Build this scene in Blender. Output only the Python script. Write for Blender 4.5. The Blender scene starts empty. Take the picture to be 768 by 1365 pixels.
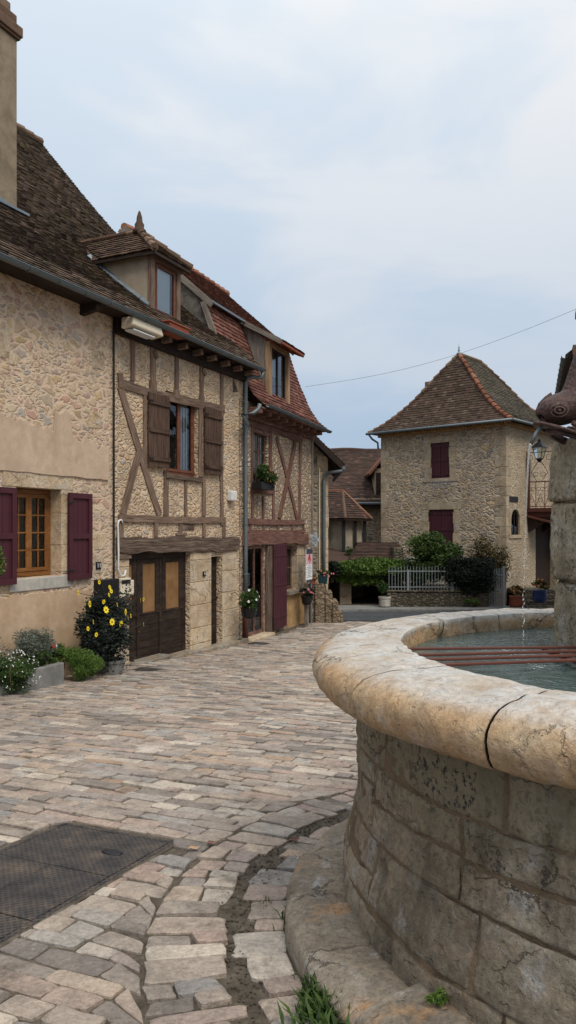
import bpy, math, random
import numpy as np
from mathutils import Vector, Matrix, noise

C = bpy.context.scene.collection
SC = bpy.context.scene
R = math.radians

# ------------------------------------------------------------------ camera, sky, sun, exposure
cam_d = bpy.data.cameras.new('camera')
cam_d.sensor_fit = 'VERTICAL'; cam_d.sensor_height = 36.0
cam_d.lens = 36.0 * 1000 / 1365
cam_d.shift_y = 22.5 / 1365
cam_d.clip_start = 0.05; cam_d.clip_end = 3000
cam = bpy.data.objects.new('camera', cam_d); C.objects.link(cam)
cam.location = (0, 0, 1.6); cam.rotation_euler = (R(90), 0, 0)
SC.camera = cam
SC.view_settings.view_transform = 'Standard'
SC.view_settings.look = 'None'
SC.view_settings.gamma = 1
SC.view_settings.exposure = 0.0
SUN_EL, SUN_AZ = 52, 150          # azimuth measured clockwise from +Y (behind the camera, to the right)

W = bpy.data.worlds.new('World'); SC.world = W; W.use_nodes = True
wt = W.node_tree; wt.nodes.clear()
def wn(t, **k):
    n = wt.nodes.new(t)
    for a, b in k.items():
        if a in n.inputs: n.inputs[a].default_value = b
        else: setattr(n, a, b)
    return n
wo = wn('ShaderNodeOutputWorld'); bg = wn('ShaderNodeBackground'); bg.inputs['Strength'].default_value = 0.1
sky = wn('ShaderNodeTexSky'); sky.sky_type = 'NISHITA'; sky.sun_disc = False
sky.sun_elevation = R(SUN_EL); sky.sun_rotation = R(SUN_AZ); sky.air_density = 1.0; sky.dust_density = 2.0
tc = wn('ShaderNodeTexCoord')
sep = wn('ShaderNodeSeparateXYZ'); wt.links.new(tc.outputs['Generated'], sep.inputs[0])
# overcast luminance grows towards the zenith
gr = wn('ShaderNodeValToRGB')
e = gr.color_ramp.elements
e[0].position = 0.0; e[0].color = (4.0, 4.95, 6.4, 1)
e[1].position = 1.0; e[1].color = (17.0, 17.2, 17.6, 1)
for p_, c_ in ((0.16, (5.2, 6.1, 7.3, 1)), (0.34, (6.7, 7.4, 8.3, 1)), (0.56, (8.7, 9.1, 9.55, 1))):
    el = gr.color_ramp.elements.new(p_); el.color = c_
wt.links.new(sep.outputs['Z'], gr.inputs[0])
mp = wn('ShaderNodeMapping'); mp.inputs['Scale'].default_value = (1.0, 1.0, 2.6)
mp.inputs['Location'].default_value = (0.3, 0.1, 0.25)
wt.links.new(tc.outputs['Generated'], mp.inputs[0])
nz = wn('ShaderNodeTexNoise'); nz.inputs['Scale'].default_value = 2.6; nz.inputs['Detail'].default_value = 6; nz.inputs['Roughness'].default_value = 0.5
nz.inputs['Distortion'].default_value = 0.5
wt.links.new(mp.outputs[0], nz.inputs[0])
cr = wn('ShaderNodeMapRange'); cr.inputs['From Min'].default_value = 0.40; cr.inputs['From Max'].default_value = 0.62
cr.interpolation_type = 'SMOOTHSTEP'
wt.links.new(nz.outputs[0], cr.inputs[0])
cm = wn('ShaderNodeMix'); cm.data_type = 'RGBA'; cm.blend_type = 'MULTIPLY'; cm.inputs[0].default_value = 1
cl = wn('ShaderNodeMix'); cl.data_type = 'RGBA'
cl.inputs[6].default_value = (0.90, 0.965, 1.02, 1); cl.inputs[7].default_value = (1.13, 1.09, 1.05, 1)
wt.links.new(cr.outputs[0], cl.inputs[0])
wt.links.new(gr.outputs[0], cm.inputs[6]); wt.links.new(cl.outputs[2], cm.inputs[7])
ms = wn('ShaderNodeMix'); ms.data_type = 'RGBA'; ms.inputs[0].default_value = 0.9
wt.links.new(sky.outputs[0], ms.inputs[6]); wt.links.new(cm.outputs[2], ms.inputs[7])
wt.links.new(ms.outputs[2], bg.inputs['Color']); wt.links.new(bg.outputs[0], wo.inputs[0])

sd = bpy.data.lights.new('sun', 'SUN'); sd.energy = 2.4; sd.angle = R(24); sd.color = (1.0, 0.93, 0.82)
sun = bpy.data.objects.new('sun', sd); C.objects.link(sun)
az = R(SUN_AZ); el_ = R(SUN_EL)
dvec = Vector((math.sin(az) * math.cos(el_), math.cos(az) * math.cos(el_), math.sin(el_)))
sun.rotation_euler = dvec.to_track_quat('Z', 'Y').to_euler()

# ------------------------------------------------------------------ mesh helpers
rng = random.Random(7)
def rr(a, b): return rng.uniform(a, b)
def nz3(x, y, z, s=1.0): return noise.noise(Vector((x * s, y * s, z * s)))

class Frame:
    """a facade frame: x runs along the wall, y goes back into the building, z is up"""
    def __init__(s, ox=0, oy=0, ux=1, uy=0):
        l = math.hypot(ux, uy); s.o = (ox, oy); s.u = (ux / l, uy / l); s.n = (-uy / l, ux / l)
    def w(s, u, t, z): return (s.o[0] + u * s.u[0] + t * s.n[0], s.o[1] + u * s.u[1] + t * s.n[1], z)
    def loc(s, x, y): dx, dy = x - s.o[0], y - s.o[1]; return (dx * s.u[0] + dy * s.u[1], dx * s.n[0] + dy * s.n[1])
    def p(s, px, py, t=0.0):
        """sight line through a measured point of the photograph -> (u, z) on the plane at depth t"""
        X = (px - 384) / 1000.0
        ox, oy = s.o[0] + t * s.n[0], s.o[1] + t * s.n[1]
        u = (X * oy - ox) / (s.u[0] - X * s.u[1])
        return u, 1.6 + (705 - py) / 1000.0 * (oy + u * s.u[1])
    def ang(s): return math.atan2(s.u[1], s.u[0])
WF = Frame()

OFF = {}
def tag(o, label=None, cat=None, group=None, kind=None):
    if label: o['label'] = label
    if cat: o['category'] = cat
    if group: o['group'] = group
    if kind: o['kind'] = kind
    return o
def thing(name, label, cat, fr=WF, base=(0, 0, 0), group=None):
    o = bpy.data.objects.new(name, None); C.objects.link(o)
    o.empty_display_size = 0.2
    o.location = fr.w(*base); o.rotation_euler = (0, 0, fr.ang())
    OFF[o.name] = (fr, base)
    return tag(o, label, cat, group)

class MB:
    def __init__(s): s.v = []; s.f = []; s.t = []; s.g = []
    def add(s, vs, fs, tint=None, gr=None):
        k = len(s.v); s.v += vs
        s.f += [tuple(i + k for i in f) for f in fs]
        if tint is None: tint = (rng.random(), rng.random(), rng.random())
        s.t += [tint] * len(vs)
        s.g += gr if gr else [(a[0], a[1], a[2]) for a in vs]
    def box(s, x0, x1, y0, y1, z0, z1, tint=None):
        vs = [(x0, y0, z0), (x1, y0, z0), (x1, y1, z0), (x0, y1, z0), (x0, y0, z1), (x1, y0, z1), (x1, y1, z1), (x0, y1, z1)]
        s.hexa(vs, tint)
    def hexa(s, vs, tint=None, gr=None):
        s.add(vs, [(0, 3, 2, 1), (4, 5, 6, 7), (0, 1, 5, 4), (1, 2, 6, 5), (2, 3, 7, 6), (3, 0, 4, 7)], tint, gr)
    def quad(s, a, b, c, d, tint=None): s.add([a, b, c, d], [(0, 1, 2, 3)], tint)
    def poly(s, pts, tint=None): s.add(list(pts), [tuple(range(len(pts)))], tint)
    def slab(s, pts, t0, t1, tint=None):
        """outline (u,z) extruded in depth t0 (front) .. t1"""
        n = len(pts)
        vs = [(p[0], t0, p[1]) for p in pts] + [(p[0], t1, p[1]) for p in pts]
        fs = [tuple(range(n)), tuple(range(2 * n - 1, n - 1, -1))] + [(i, i + n, (i + 1) % n + n, (i + 1) % n) for i in range(n)]
        s.add(vs, fs, tint)
    def prism(s, pts, z0, z1, tint=None):
        n = len(pts)
        vs = [(p[0], p[1], z0) for p in pts] + [(p[0], p[1], z1) for p in pts]
        fs = [tuple(range(n - 1, -1, -1)), tuple(range(n, 2 * n))] + [(i, (i + 1) % n, (i + 1) % n + n, i + n) for i in range(n)]
        s.add(vs, fs, tint)
    def beam(s, p0, p1, w, t0, t1, rough=0.08, seg=None, w1=None):
        """timber between (u,z) points lying in a facade, width w, depth t0..t1"""
        dx, dz = p1[0] - p0[0], p1[1] - p0[1]; L = math.hypot(dx, dz)
        if L < 1e-6: return
        dx /= L; dz /= L; nx, nz_ = -dz, dx
        seg = seg or max(2, int(L / 0.16)); k = rr(0, 50)
        w1 = w if w1 is None else w1
        vs = []; gs = []; bow = rr(-1, 1) * 0.012 * min(L, 2.5)
        for i in range(seg + 1):
            a = i / seg; c = (p0[0] + dx * L * a, p0[1] + dz * L * a)
            ww = (w + (w1 - w) * a) / 2; b = bow * math.sin(math.pi * a)
            o1 = ww * (1 + rough * 2 * nz3(k + a * L * 3, 1.3, 0)) + b
            o2 = ww * (1 + rough * 2 * nz3(k + a * L * 3, 7.7, 0)) - b
            tf = t0 + rough * 0.12 * nz3(k + a * L * 4, 3.1, 5)
            for (o, t, gy) in ((-o2, tf, 0), (o1, tf, w), (o1, t1, w * 1.5), (-o2, t1, -w * .5)):
                vs.append((c[0] + nx * o, t, c[1] + nz_ * o)); gs.append((k + a * L, gy + k, 0))
        fs = []
        for i in range(seg):
            for j in range(4):
                a, b_ = i * 4 + j, i * 4 + (j + 1) % 4
                fs.append((a, a + 4, b_ + 4, b_))
        fs += [(0, 1, 2, 3), (seg * 4 + 3, seg * 4 + 2, seg * 4 + 1, seg * 4)]
        s.add(vs, fs, None, gs)
    def bar(s, p0, p1, w, h, tint=None):
        """square bar between two 3-D points"""
        a, b = Vector(p0), Vector(p1); d = (b - a).normalized()
        up = Vector((0, 0, 1)) if abs(d.z) < .95 else Vector((0, 1, 0))
        x = d.cross(up).normalized() * w / 2; y = x.cross(d).normalized() * h / 2
        vs = [tuple(q) for q in (a - x - y, a + x - y, a + x + y, a - x + y, b - x - y, b + x - y, b + x + y, b - x + y)]
        L = (b - a).length; k = rr(0, 30)
        gs = [(k + (0 if i < 4 else L), k + (0, w, w + h, -h)[i % 4], 0) for i in range(8)]
        s.hexa(vs, tint, gs)
    def tube(s, pts, r, n=8, tint=None, caps=True):
        pts = [Vector(p) for p in pts]; m = len(pts)
        rs = r if isinstance(r, (list, tuple)) else [r] * m
        vs = []; prev = None
        for i, p in enumerate(pts):
            d = (pts[min(i + 1, m - 1)] - pts[max(i - 1, 0)]).normalized()
            if prev is None:
                x = d.orthogonal().normalized()
            else:
                x = (prev - d * prev.dot(d)).normalized()
            prev = x; y = d.cross(x)
            for j in range(n):
                a = 2 * math.pi * j / n
                vs.append(tuple(p + (x * math.cos(a) + y * math.sin(a)) * rs[i]))
        fs = [(i * n + j, i * n + (j + 1) % n, (i + 1) * n + (j + 1) % n, (i + 1) * n + j) for i in range(m - 1) for j in range(n)]
        if caps: fs += [tuple(range(n - 1, -1, -1)), tuple(range((m - 1) * n, m * n))]
        s.add(vs, fs, tint)
    def lathe(s, prof, c=(0, 0, 0), n=20, tint=None, sq=(1, 1), jit=0):
        vs = []; m = len(prof)
        for r_, z in prof:
            for j in range(n):
                a = 2 * math.pi * j / n; q = r_ * (1 + jit * nz3(math.cos(a) * 2, math.sin(a) * 2, z * 4 + c[0]))
                vs.append((c[0] + q * math.cos(a) * sq[0], c[1] + q * math.sin(a) * sq[1], c[2] + z))
        fs = [(i * n + j, i * n + (j + 1) % n, (i + 1) * n + (j + 1) % n, (i + 1) * n + j) for i in range(m - 1) for j in range(n)]
        fs += [tuple(range(n - 1, -1, -1)), tuple(range((m - 1) * n, m * n))]
        s.add(vs, fs, tint)
    def build(s, name, mat, root=None, smooth=False, bevel=0, label=None, fr=WF, split=False):
        if split:
            par = list(range(len(s.v)))
            def find(i):
                while par[i] != i: par[i] = par[par[i]]; i = par[i]
                return i
            for f in s.f:
                for i in f[1:]: par[find(i)] = find(f[0])
            first = None
            for r_ in sorted({find(f[0]) for f in s.f}):
                ids = [i for i in range(len(s.v)) if find(i) == r_]; mp_ = {q: k_ for k_, q in enumerate(ids)}
                m = MB(); m.v = [s.v[i] for i in ids]; m.t = [s.t[i] for i in ids]; m.g = [s.g[i] for i in ids]
                m.f = [tuple(mp_[i] for i in f) for f in s.f if find(f[0]) == r_]
                o = m.build(name, mat, root, smooth, bevel, label, fr); first = first or o
            return first
        me = bpy.data.meshes.new(name)
        vs = s.v
        frr, off = WF, (0, 0, 0)
        r0 = root
        while r0 is not None and r0.parent is not None: r0 = r0.parent
        if r0 is not None and r0.name in OFF:
            frr, off = OFF[r0.name]
            arr = np.array(vs, float) - np.array(off)
        else:
            arr = np.array([fr.w(*q) for q in vs], float) if fr is not WF else np.array(vs, float)
        me.from_pydata(arr.tolist(), [], s.f)
        a = me.attributes.new('tint', 'FLOAT_VECTOR', 'POINT'); a.data.foreach_set('vector', np.array(s.t, 'f').ravel())
        a = me.attributes.new('gr', 'FLOAT_VECTOR', 'POINT'); a.data.foreach_set('vector', np.array(s.g, 'f').ravel())
        if smooth: me.polygons.foreach_set('use_smooth', [True] * len(me.polygons))
        me.materials.append(mat); me.update()
        o = bpy.data.objects.new(name, me); C.objects.link(o)
        if root is not None: o.parent = root
        if bevel:
            b = o.modifiers.new('bevel', 'BEVEL'); b.width = bevel; b.segments = 2; b.limit_method = 'ANGLE'; b.angle_limit = R(40)
            b.harden_normals = False
        if label: o['label'] = label
        return o

def foliage(b, c, rad, n, size, seed=0, clumps=14, droop=0.0, tb=(0, 1), elong=1.8, flat=0.0):
    """n leaves spread through clumps inside an ellipsoid: uneven outline with gaps"""
    g = random.Random(seed)
    cl = []
    for i in range(clumps):
        while True:
            x, y, z = g.uniform(-1, 1), g.uniform(-1, 1), g.uniform(-1, 1)
            d = math.sqrt(x * x + y * y + z * z)
            if .2 < d < 1: break
        k = g.uniform(.55, .95) / max(d, .4)
        cl.append((x * k * .8, y * k * .8, z * k * .8, g.uniform(.28, .5), g.random()))
    for i in range(n):
        q = g.choice(cl)
        v = Vector((g.gauss(0, 1), g.gauss(0, 1), g.gauss(0, 1))).normalized() * q[3] * (g.random() ** .4)
        p = Vector((c[0] + (q[0] + v.x) * rad[0], c[1] + (q[1] + v.y) * rad[1], c[2] + (q[2] + v.z) * rad[2]))
        d = Vector((g.gauss(0, 1), g.gauss(0, 1), g.gauss(0, .6) - droop)).normalized()
        e_ = d.cross(Vector((g.gauss(0, 1), g.gauss(0, 1), g.gauss(0, 1)))).normalized()
        s_ = size * g.uniform(.6, 1.3); h = s_ / elong
        m = d.cross(e_) * h * .25
        vs = [p - d * s_ * .5, p + e_ * h * .5 + m, p + d * s_ * .5, p - e_ * h * .5 + m]
        t = (tb[0] + (tb[1] - tb[0]) * min(1, max(0, q[4] * .6 + g.random() * .4)), g.random(), g.random())
        b.add([tuple(a) for a in vs], [(0, 1, 2, 3)], t)

def flower(b, p, r, n=8, seed=0, nor=None):
    g = random.Random(seed); nor = Vector(nor or (g.uniform(-.5, .9), -1, g.uniform(.1, .7))).normalized()
    x = nor.orthogonal().normalized(); y = nor.cross(x); p = Vector(p)
    for i in range(n):
        a = 2 * math.pi * i / n; d = x * math.cos(a) + y * math.sin(a); e_ = x * -math.sin(a) + y * math.cos(a)
        vs = [p + nor * r * .05, p + d * r * .6 + e_ * r * .28 + nor * r * .1, p + d * r + nor * r * .18, p + d * r * .6 - e_ * r * .28 + nor * r * .1]
        b.add([tuple(q) for q in vs], [(0, 1, 2, 3)])

def text_mesh(name, body, size, fr, u, t, z, mat, root, align='CENTER'):
    cu = bpy.data.curves.new(name, 'FONT'); cu.body = body; cu.size = size; cu.extrude = 0.001; cu.align_x = align; cu.align_y = 'CENTER'
    tmp = bpy.data.objects.new('tmp', cu); C.objects.link(tmp)
    dg = bpy.context.evaluated_depsgraph_get()
    me = bpy.data.meshes.new_from_object(tmp.evaluated_get(dg))
    bpy.data.objects.remove(tmp)
    _, off = OFF[[r for r in (root, root.parent, root.parent.parent if root.parent else None) if r is not None and r.name in OFF][0].name]
    me.transform(Matrix.Translation((u - off[0], t - off[1], z - off[2])) @ Matrix.Rotation(R(90), 4, 'X'))
    me.materials.clear(); me.materials.append(mat)
    o = bpy.data.objects.new(name, me); C.objects.link(o); o.parent = root
    return o

# ------------------------------------------------------------------ materials
class NT:
    def __init__(s, name):
        s.m = bpy.data.materials.new(name); s.m.use_nodes = True; s.t = s.m.node_tree; s.t.nodes.clear()
        s.out = s.n('ShaderNodeOutputMaterial'); s.b = s.n('ShaderNodeBsdfPrincipled'); s.L(s.b.outputs[0], s.out.inputs[0])
        s.b.inputs['Specular IOR Level'].default_value = 0.3
    def n(s, t, **k):
        n = s.t.nodes.new(t)
        for a, b in k.items(): setattr(n, a, b)
        return n
    def L(s, a, b): s.t.links.new(a, b)
    def coord(s, kind='Object'): return s.n('ShaderNodeTexCoord').outputs[kind]
    def attr(s, name): n = s.n('ShaderNodeAttribute'); n.attribute_name = name; return n.outputs['Vector']
    def map(s, v, scale=(1, 1, 1), loc=(0, 0, 0)):
        n = s.n('ShaderNodeMapping'); s.L(v, n.inputs[0]); n.inputs['Scale'].default_value = scale; n.inputs['Location'].default_value = loc
        return n.outputs[0]
    def noise(s, v, scale, detail=4, rough=.55, dist=0, col=False):
        n = s.n('ShaderNodeTexNoise'); s.L(v, n.inputs['Vector']); n.inputs['Scale'].default_value = scale
        n.inputs['Detail'].default_value = detail; n.inputs['Roughness'].default_value = rough; n.inputs['Distortion'].default_value = dist
        return n.outputs['Color' if col else 0]
    def vor(s, v, scale, feature='F1', rnd=1):
        n = s.n('ShaderNodeTexVoronoi', feature=feature); s.L(v, n.inputs['Vector']); n.inputs['Scale'].default_value = scale
        n.inputs['Randomness'].default_value = rnd
        return n
    def ramp(s, v, stops, interp='LINEAR'):
        n = s.n('ShaderNodeValToRGB'); r = n.color_ramp; r.interpolation = interp
        while len(r.elements) < len(stops): r.elements.new(0.5)
        for e_, (p, c) in zip(r.elements, stops): e_.position = p; e_.color = (*c, 1) if not isinstance(c, float) else (c, c, c, 1)
        s.L(v, n.inputs[0]); return n.outputs[0]
    def rng(s, v, a, b, c=0, d=1, smooth=False):
        n = s.n('ShaderNodeMapRange'); s.L(v, n.inputs[0])
        if smooth: n.interpolation_type = 'SMOOTHSTEP'
        for i, q in enumerate((a, b, c, d)): n.inputs[i + 1].default_value = q
        return n.outputs[0]
    def mix(s, f, a, b, mode='MIX'):
        n = s.n('ShaderNodeMix', data_type='RGBA', blend_type=mode)
        for i, q in ((0, f), (6, a), (7, b)):
            if isinstance(q, (int, float)) and i == 0: n.inputs[0].default_value = q
            elif isinstance(q, tuple): n.inputs[i].default_value = (*q, 1)
            else: s.L(q, n.inputs[i])
        return n.outputs[2]
    def math(s, op, a, b=0.5, c=None):
        n = s.n('ShaderNodeMath', operation=op)
        for i, q in enumerate((a, b, c)):
            if q is None: continue
            if isinstance(q, (int, float)): n.inputs[i].default_value = q
            else: s.L(q, n.inputs[i])
        return n.outputs[0]
    def sepx(s, v, i): n = s.n('ShaderNodeSeparateXYZ'); s.L(v, n.inputs[0]); return n.outputs[i]
    def vadd(s, a, b, k):
        n = s.n('ShaderNodeVectorMath', operation='MULTIPLY_ADD'); s.L(b, n.inputs[0]); n.inputs[1].default_value = (k, k, k); s.L(a, n.inputs[2]); return n.outputs[0]
    def bump(s, h, dist=0.02, strength=1.0, prev=None):
        n = s.n('ShaderNodeBump'); s.L(h, n.inputs['Height']); n.inputs['Distance'].default_value = dist; n.inputs['Strength'].default_value = strength
        if prev is not None: s.L(prev, n.inputs['Normal'])
        return n.outputs[0]
    def fin(s, col, rough=.85, normal=None, metal=0, spec=None):
        if isinstance(col, tuple): s.b.inputs['Base Color'].default_value = (*col, 1)
        else: s.L(col, s.b.inputs['Base Color'])
        if isinstance(rough, (int, float)): s.b.inputs['Roughness'].default_value = rough
        else: s.L(rough, s.b.inputs['Roughness'])
        s.b.inputs['Metallic'].default_value = metal
        if spec is not None: s.b.inputs['Specular IOR Level'].default_value = spec
        if normal is not None: s.L(normal, s.b.inputs['Normal'])
        return s.m

def m_rubble(name, stops, mortar, scale=5.0, asp=(1, 1, 1.7), mw=(0.03, 0.09), bump=0.03, vary=.45, wide=0.0, dist=.10):
    """irregular rubble: cells of their own colour set in mortar; wide>0 lets the mortar swallow whole patches"""
    k = NT(name); co = k.coord()
    w = k.vadd(co, k.noise(co, 3.0, 3, col=True), dist)
    w = k.vadd(w, k.noise(co, 14.0, 2, col=True), dist * .35)
    mpd = k.map(w, asp)
    v = k.vor(mpd, scale); e = k.vor(mpd, scale, 'DISTANCE_TO_EDGE')
    v2 = k.vor(mpd, scale * 1.9); e2 = k.vor(mpd, scale * 1.9, 'DISTANCE_TO_EDGE')
    pick = k.rng(k.noise(co, scale * .42, 3, .5), .50, .53)
    cc = k.mix(pick, v.outputs['Color'], v2.outputs['Color'])
    ed = k.math('ADD', k.math('MULTIPLY', e.outputs['Distance'], k.math('SUBTRACT', 1.0, pick)), k.math('MULTIPLY', k.math('MULTIPLY', e2.outputs['Distance'], .8), pick))
    cell = k.sepx(cc, 0); cell2 = k.sepx(cc, 1)
    col = k.ramp(cell, stops)
    col = k.mix(.55, col, k.ramp(k.noise(co, 9, 6, .65), [(.25, (.45, .43, .40)), (.5, (.75, .74, .72)), (.75, (1.0, .97, .92))]), 'MULTIPLY')
    col = k.mix(vary, col, k.ramp(cell2, [(0, (.62, .62, .62)), (1, (1.25, 1.22, 1.18))]), 'MULTIPLY')
    n1 = k.noise(co, 2.2, 5, .6); n2 = k.noise(co, 40, 4, .7)
    edge = k.math('ADD', ed, k.math('MULTIPLY', k.math('SUBTRACT', n1, .5), wide * .5))
    edge = k.math('ADD', edge, k.math('MULTIPLY', k.math('SUBTRACT', n2, .5), .05))
    mask = k.rng(edge, mw[0] + wide * .1, mw[1] + wide * .1, 0, 1, True)
    mcol = k.mix(.5, mortar, k.ramp(k.noise(co, 22, 5, .7), [(.3, (.55, .55, .55)), (.7, (1.15, 1.13, 1.1))]), 'MULTIPLY')
    col = k.mix(mask, mcol, col)
    # long weather stains
    st = k.noise(k.map(co, (1.2, 1.2, .35)), 1.3, 5, .6)
    col = k.mix(.5, col, k.ramp(st, [(.3, (.68, .66, .63)), (.6, (1.05, 1.04, 1.02))]), 'MULTIPLY')
    h = k.math('ADD', k.math('MULTIPLY', k.rng(edge, mw[0], mw[1] + .14, 0, 1, True), .8), k.math('MULTIPLY', k.noise(co, 28, 6, .7), .35))
    h = k.math('ADD', h, k.math('MULTIPLY', k.math('MULTIPLY', cell2, mask), .4))
    return k.fin(col, .92, k.bump(h, bump), spec=.15)

def m_plaster(name, c1, c2, bump=.006, scale=1.0):
    k = NT(name); co = k.coord()
    n = k.noise(co, 1.7 * scale, 6, .62, .4); f = k.noise(co, 60, 4, .7)
    col = k.mix(k.rng(n, .35, .68), c1, c2)
    col = k.mix(.5, col, k.ramp(k.noise(k.map(co, (1.5, 1.5, .4)), 2.5, 6, .65), [(.3, (.70, .67, .63)), (.62, (1.05, 1.04, 1.02))]), 'MULTIPLY')
    col = k.mix(.5, col, k.ramp(k.noise(co, 7, 7, .75), [(.3, (.72, .70, .67)), (.65, (1.12, 1.1, 1.08))]), 'MULTIPLY')
    col = k.mix(.35, col, k.ramp(f, [(.3, (.7, .7, .7)), (.7, (1.15, 1.15, 1.15))]), 'MULTIPLY')
    return k.fin(col, .93, k.bump(k.math('ADD', f, k.math('MULTIPLY', n, .8)), bump), spec=.12)

def m_wood(name, c1, c2, c3, rough=.85, bump=.006, sc=1.0):
    k = NT(name); g = k.attr('gr')
    n = k.noise(k.map(g, (2.5 * sc, 45 * sc, 10)), 1.0, 6, .65, .6)
    n2 = k.noise(k.map(g, (1.2, 5, 1)), 1.6, 3)
    col = k.ramp(n, [(.28, c1), (.5, c2), (.74, c3)])
    col = k.mix(.6, col, k.ramp(n2, [(.3, (.55, .52, .5)), (.7, (1.2, 1.18, 1.15))]), 'MULTIPLY')
    tn = k.sepx(k.attr('tint'), 0)
    col = k.mix(.6, col, k.ramp(tn, [(0, (.72, .7, .7)), (1, (1.15, 1.12, 1.1))]), 'MULTIPLY')
    return k.fin(col, rough, k.bump(n, bump), spec=.2)

def m_paint(name, c, rough=.5, vary=.35, bump=.0015, spec=.3):
    k = NT(name); co = k.coord()
    n = k.noise(co, 3.0, 6, .65); f = k.noise(k.map(co, (30, 30, 4)), 2, 4, .6)
    col = k.mix(vary, c, k.ramp(n, [(.3, (.55, .55, .55)), (.7, (1.35, 1.3, 1.3))]), 'MULTIPLY')
    col = k.mix(vary, col, k.ramp(f, [(.3, (.7, .7, .7)), (.7, (1.2, 1.2, 1.2))]), 'MULTIPLY')
    return k.fin(col, k.rng(n, .3, .7, rough * .85, min(1, rough * 1.2)), k.bump(f, bump), spec=spec)

def m_metal(name, c, rough=.45, metal=.8, vary=.35, bump=.001):
    k = NT(name); co = k.coord(); n = k.noise(co, 5, 7, .7)
    col = k.mix(vary, c, k.ramp(n, [(.3, (.5, .5, .5)), (.7, (1.3, 1.3, 1.3))]), 'MULTIPLY')
    return k.fin(col, k.rng(n, .3, .7, rough * .8, min(1, rough * 1.3)), k.bump(k.noise(co, 60, 4), bump), metal)

def m_tile(name, stops, moss=(.045, .05, .02), moss_amt=.4, lichen=.3, zmoss=None, dark=1.0):
    k = NT(name); tn = k.attr('tint'); co = k.coord()
    col = k.ramp(k.sepx(tn, 0), stops)
    col = k.mix(.5, col, k.ramp(k.noise(co, 24, 5, .7), [(.3, (.5, .5, .5)), (.7, (1.3, 1.28, 1.25))]), 'MULTIPLY')
    big = k.noise(co, .9, 5, .6)
    col = k.mix(.55, col, k.ramp(big, [(.35, (.62, .62, .62)), (.65, (1.2, 1.17, 1.15))]), 'MULTIPLY')
    li = k.rng(k.noise(co, 11, 5, .7), .60, .72, 0, lichen)
    col = k.mix(li, col, (.28, .28, .25))
    mo = k.noise(co, 5.5, 6, .72)
    if zmoss is not None:
        zz = k.rng(k.sepx(co, 2), zmoss[0], zmoss[1], .16, 0.0, True)
        mo = k.math('ADD', mo, zz)
    mk = k.rng(mo, .60 - moss_amt * .12, .70 - moss_amt * .1, 0, .85)
    col = k.mix(mk, col, k.mix(k.noise(co, 30, 3), moss, (moss[0] * 2.2, moss[1] * 2.0, moss[2] * 1.5)))
    h = k.math('ADD', k.noise(co, 45, 5, .7), k.math('MULTIPLY', mk, .8))
    return k.fin(col, .9, k.bump(h, .008), spec=.15)

def m_leaf(name, stops, rough=.6):
    k = NT(name); col = k.ramp(k.sepx(k.attr('tint'), 0), stops)
    col = k.mix(.4, col, k.ramp(k.sepx(k.attr('tint'), 1), [(0, (.6, .65, .5)), (1, (1.3, 1.25, 1.2))]), 'MULTIPLY')
    k.fin(col, rough, spec=.25)
    tr = k.n('ShaderNodeBsdfTranslucent'); k.L(col, tr.inputs[0])
    mx = k.n('ShaderNodeMixShader'); mx.inputs[0].default_value = .25
    k.L(k.b.outputs[0], mx.inputs[1]); k.L(tr.outputs[0], mx.inputs[2]); k.L(mx.outputs[0], k.out.inputs[0])
    return k.m

def m_glass(name, tint=(.55, .6, .6), refl=.6):
    k = NT(name)
    k.t.nodes.remove(k.b)
    t = k.n('ShaderNodeBsdfTransparent'); t.inputs[0].default_value = (*tint, 1)
    g = k.n('ShaderNodeBsdfGlossy'); g.inputs[1].default_value = .03; g.inputs[0].default_value = (.8, .85, .9, 1)
    co = k.coord(); k.L(k.bump(k.noise(co, 2.5, 2), .004), g.inputs['Normal'])
    f = k.n('ShaderNodeFresnel'); f.inputs[0].default_value = 1.5
    mx = k.n('ShaderNodeMixShader'); k.L(k.math('MULTIPLY', f.outputs[0], refl + .8), mx.inputs[0]); k.L(t.outputs[0], mx.inputs[1]); k.L(g.outputs[0], mx.inputs[2])
    k.L(mx.outputs[0], k.out.inputs[0]); return k.m

M = {}
M['stoneA'] = m_rubble('flush pointed rubble', [(0, (.50, .38, .26)), (.25, (.58, .45, .33)), (.45, (.50, .31, .24)), (.62, (.42, .38, .34)), (.8, (.54, .40, .23)), (1, (.62, .53, .42))],
                      (.62, .48, .355), 3.9, (1, 1, 2.0), (.0, .13), .012, .5, wide=.30, dist=.24)
M['stoneB'] = m_rubble('infill rubble', [(0, (.56, .42, .28)), (.3, (.64, .50, .35)), (.55, (.54, .37, .24)), (.75, (.47, .41, .35)), (1, (.70, .58, .43))],
                      (.64, .49, .345), 5.6, (1, 1, 1.8), (.01, .11), .028, .45, wide=.28, dist=.17)
M['stoneC'] = m_rubble('raised rubble', [(0, (.60, .46, .31)), (.3, (.66, .52, .37)), (.5, (.55, .38, .28)), (.72, (.46, .41, .36)), (1, (.70, .58, .45))],
                      (.27, .205, .145), 6.3, (1, 1, 1.3), (.03, .09), .04, .5, wide=.0)
M['stoneE'] = m_rubble('block rubble', [(0, (.36, .29, .20)), (.4, (.30, .27, .22)), (.7, (.22, .19, .16)), (1, (.42, .35, .25))],
                      (.38, .33, .26), 3.4, (1, 1, 1.4), (.02, .07), .03, .5)
M['stoneT'] = m_rubble('tower rubble', [(0, (.44, .34, .24)), (.2, (.55, .44, .32)), (.4, (.33, .285, .24)), (.6, (.55, .40, .24)), (.78, (.27, .245, .22)), (1, (.66, .57, .45))],
                      (.57, .48, .375), 3.9, (1, 1, 2.0), (.0, .10), .028, .65, wide=.12, dist=.16)
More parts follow.
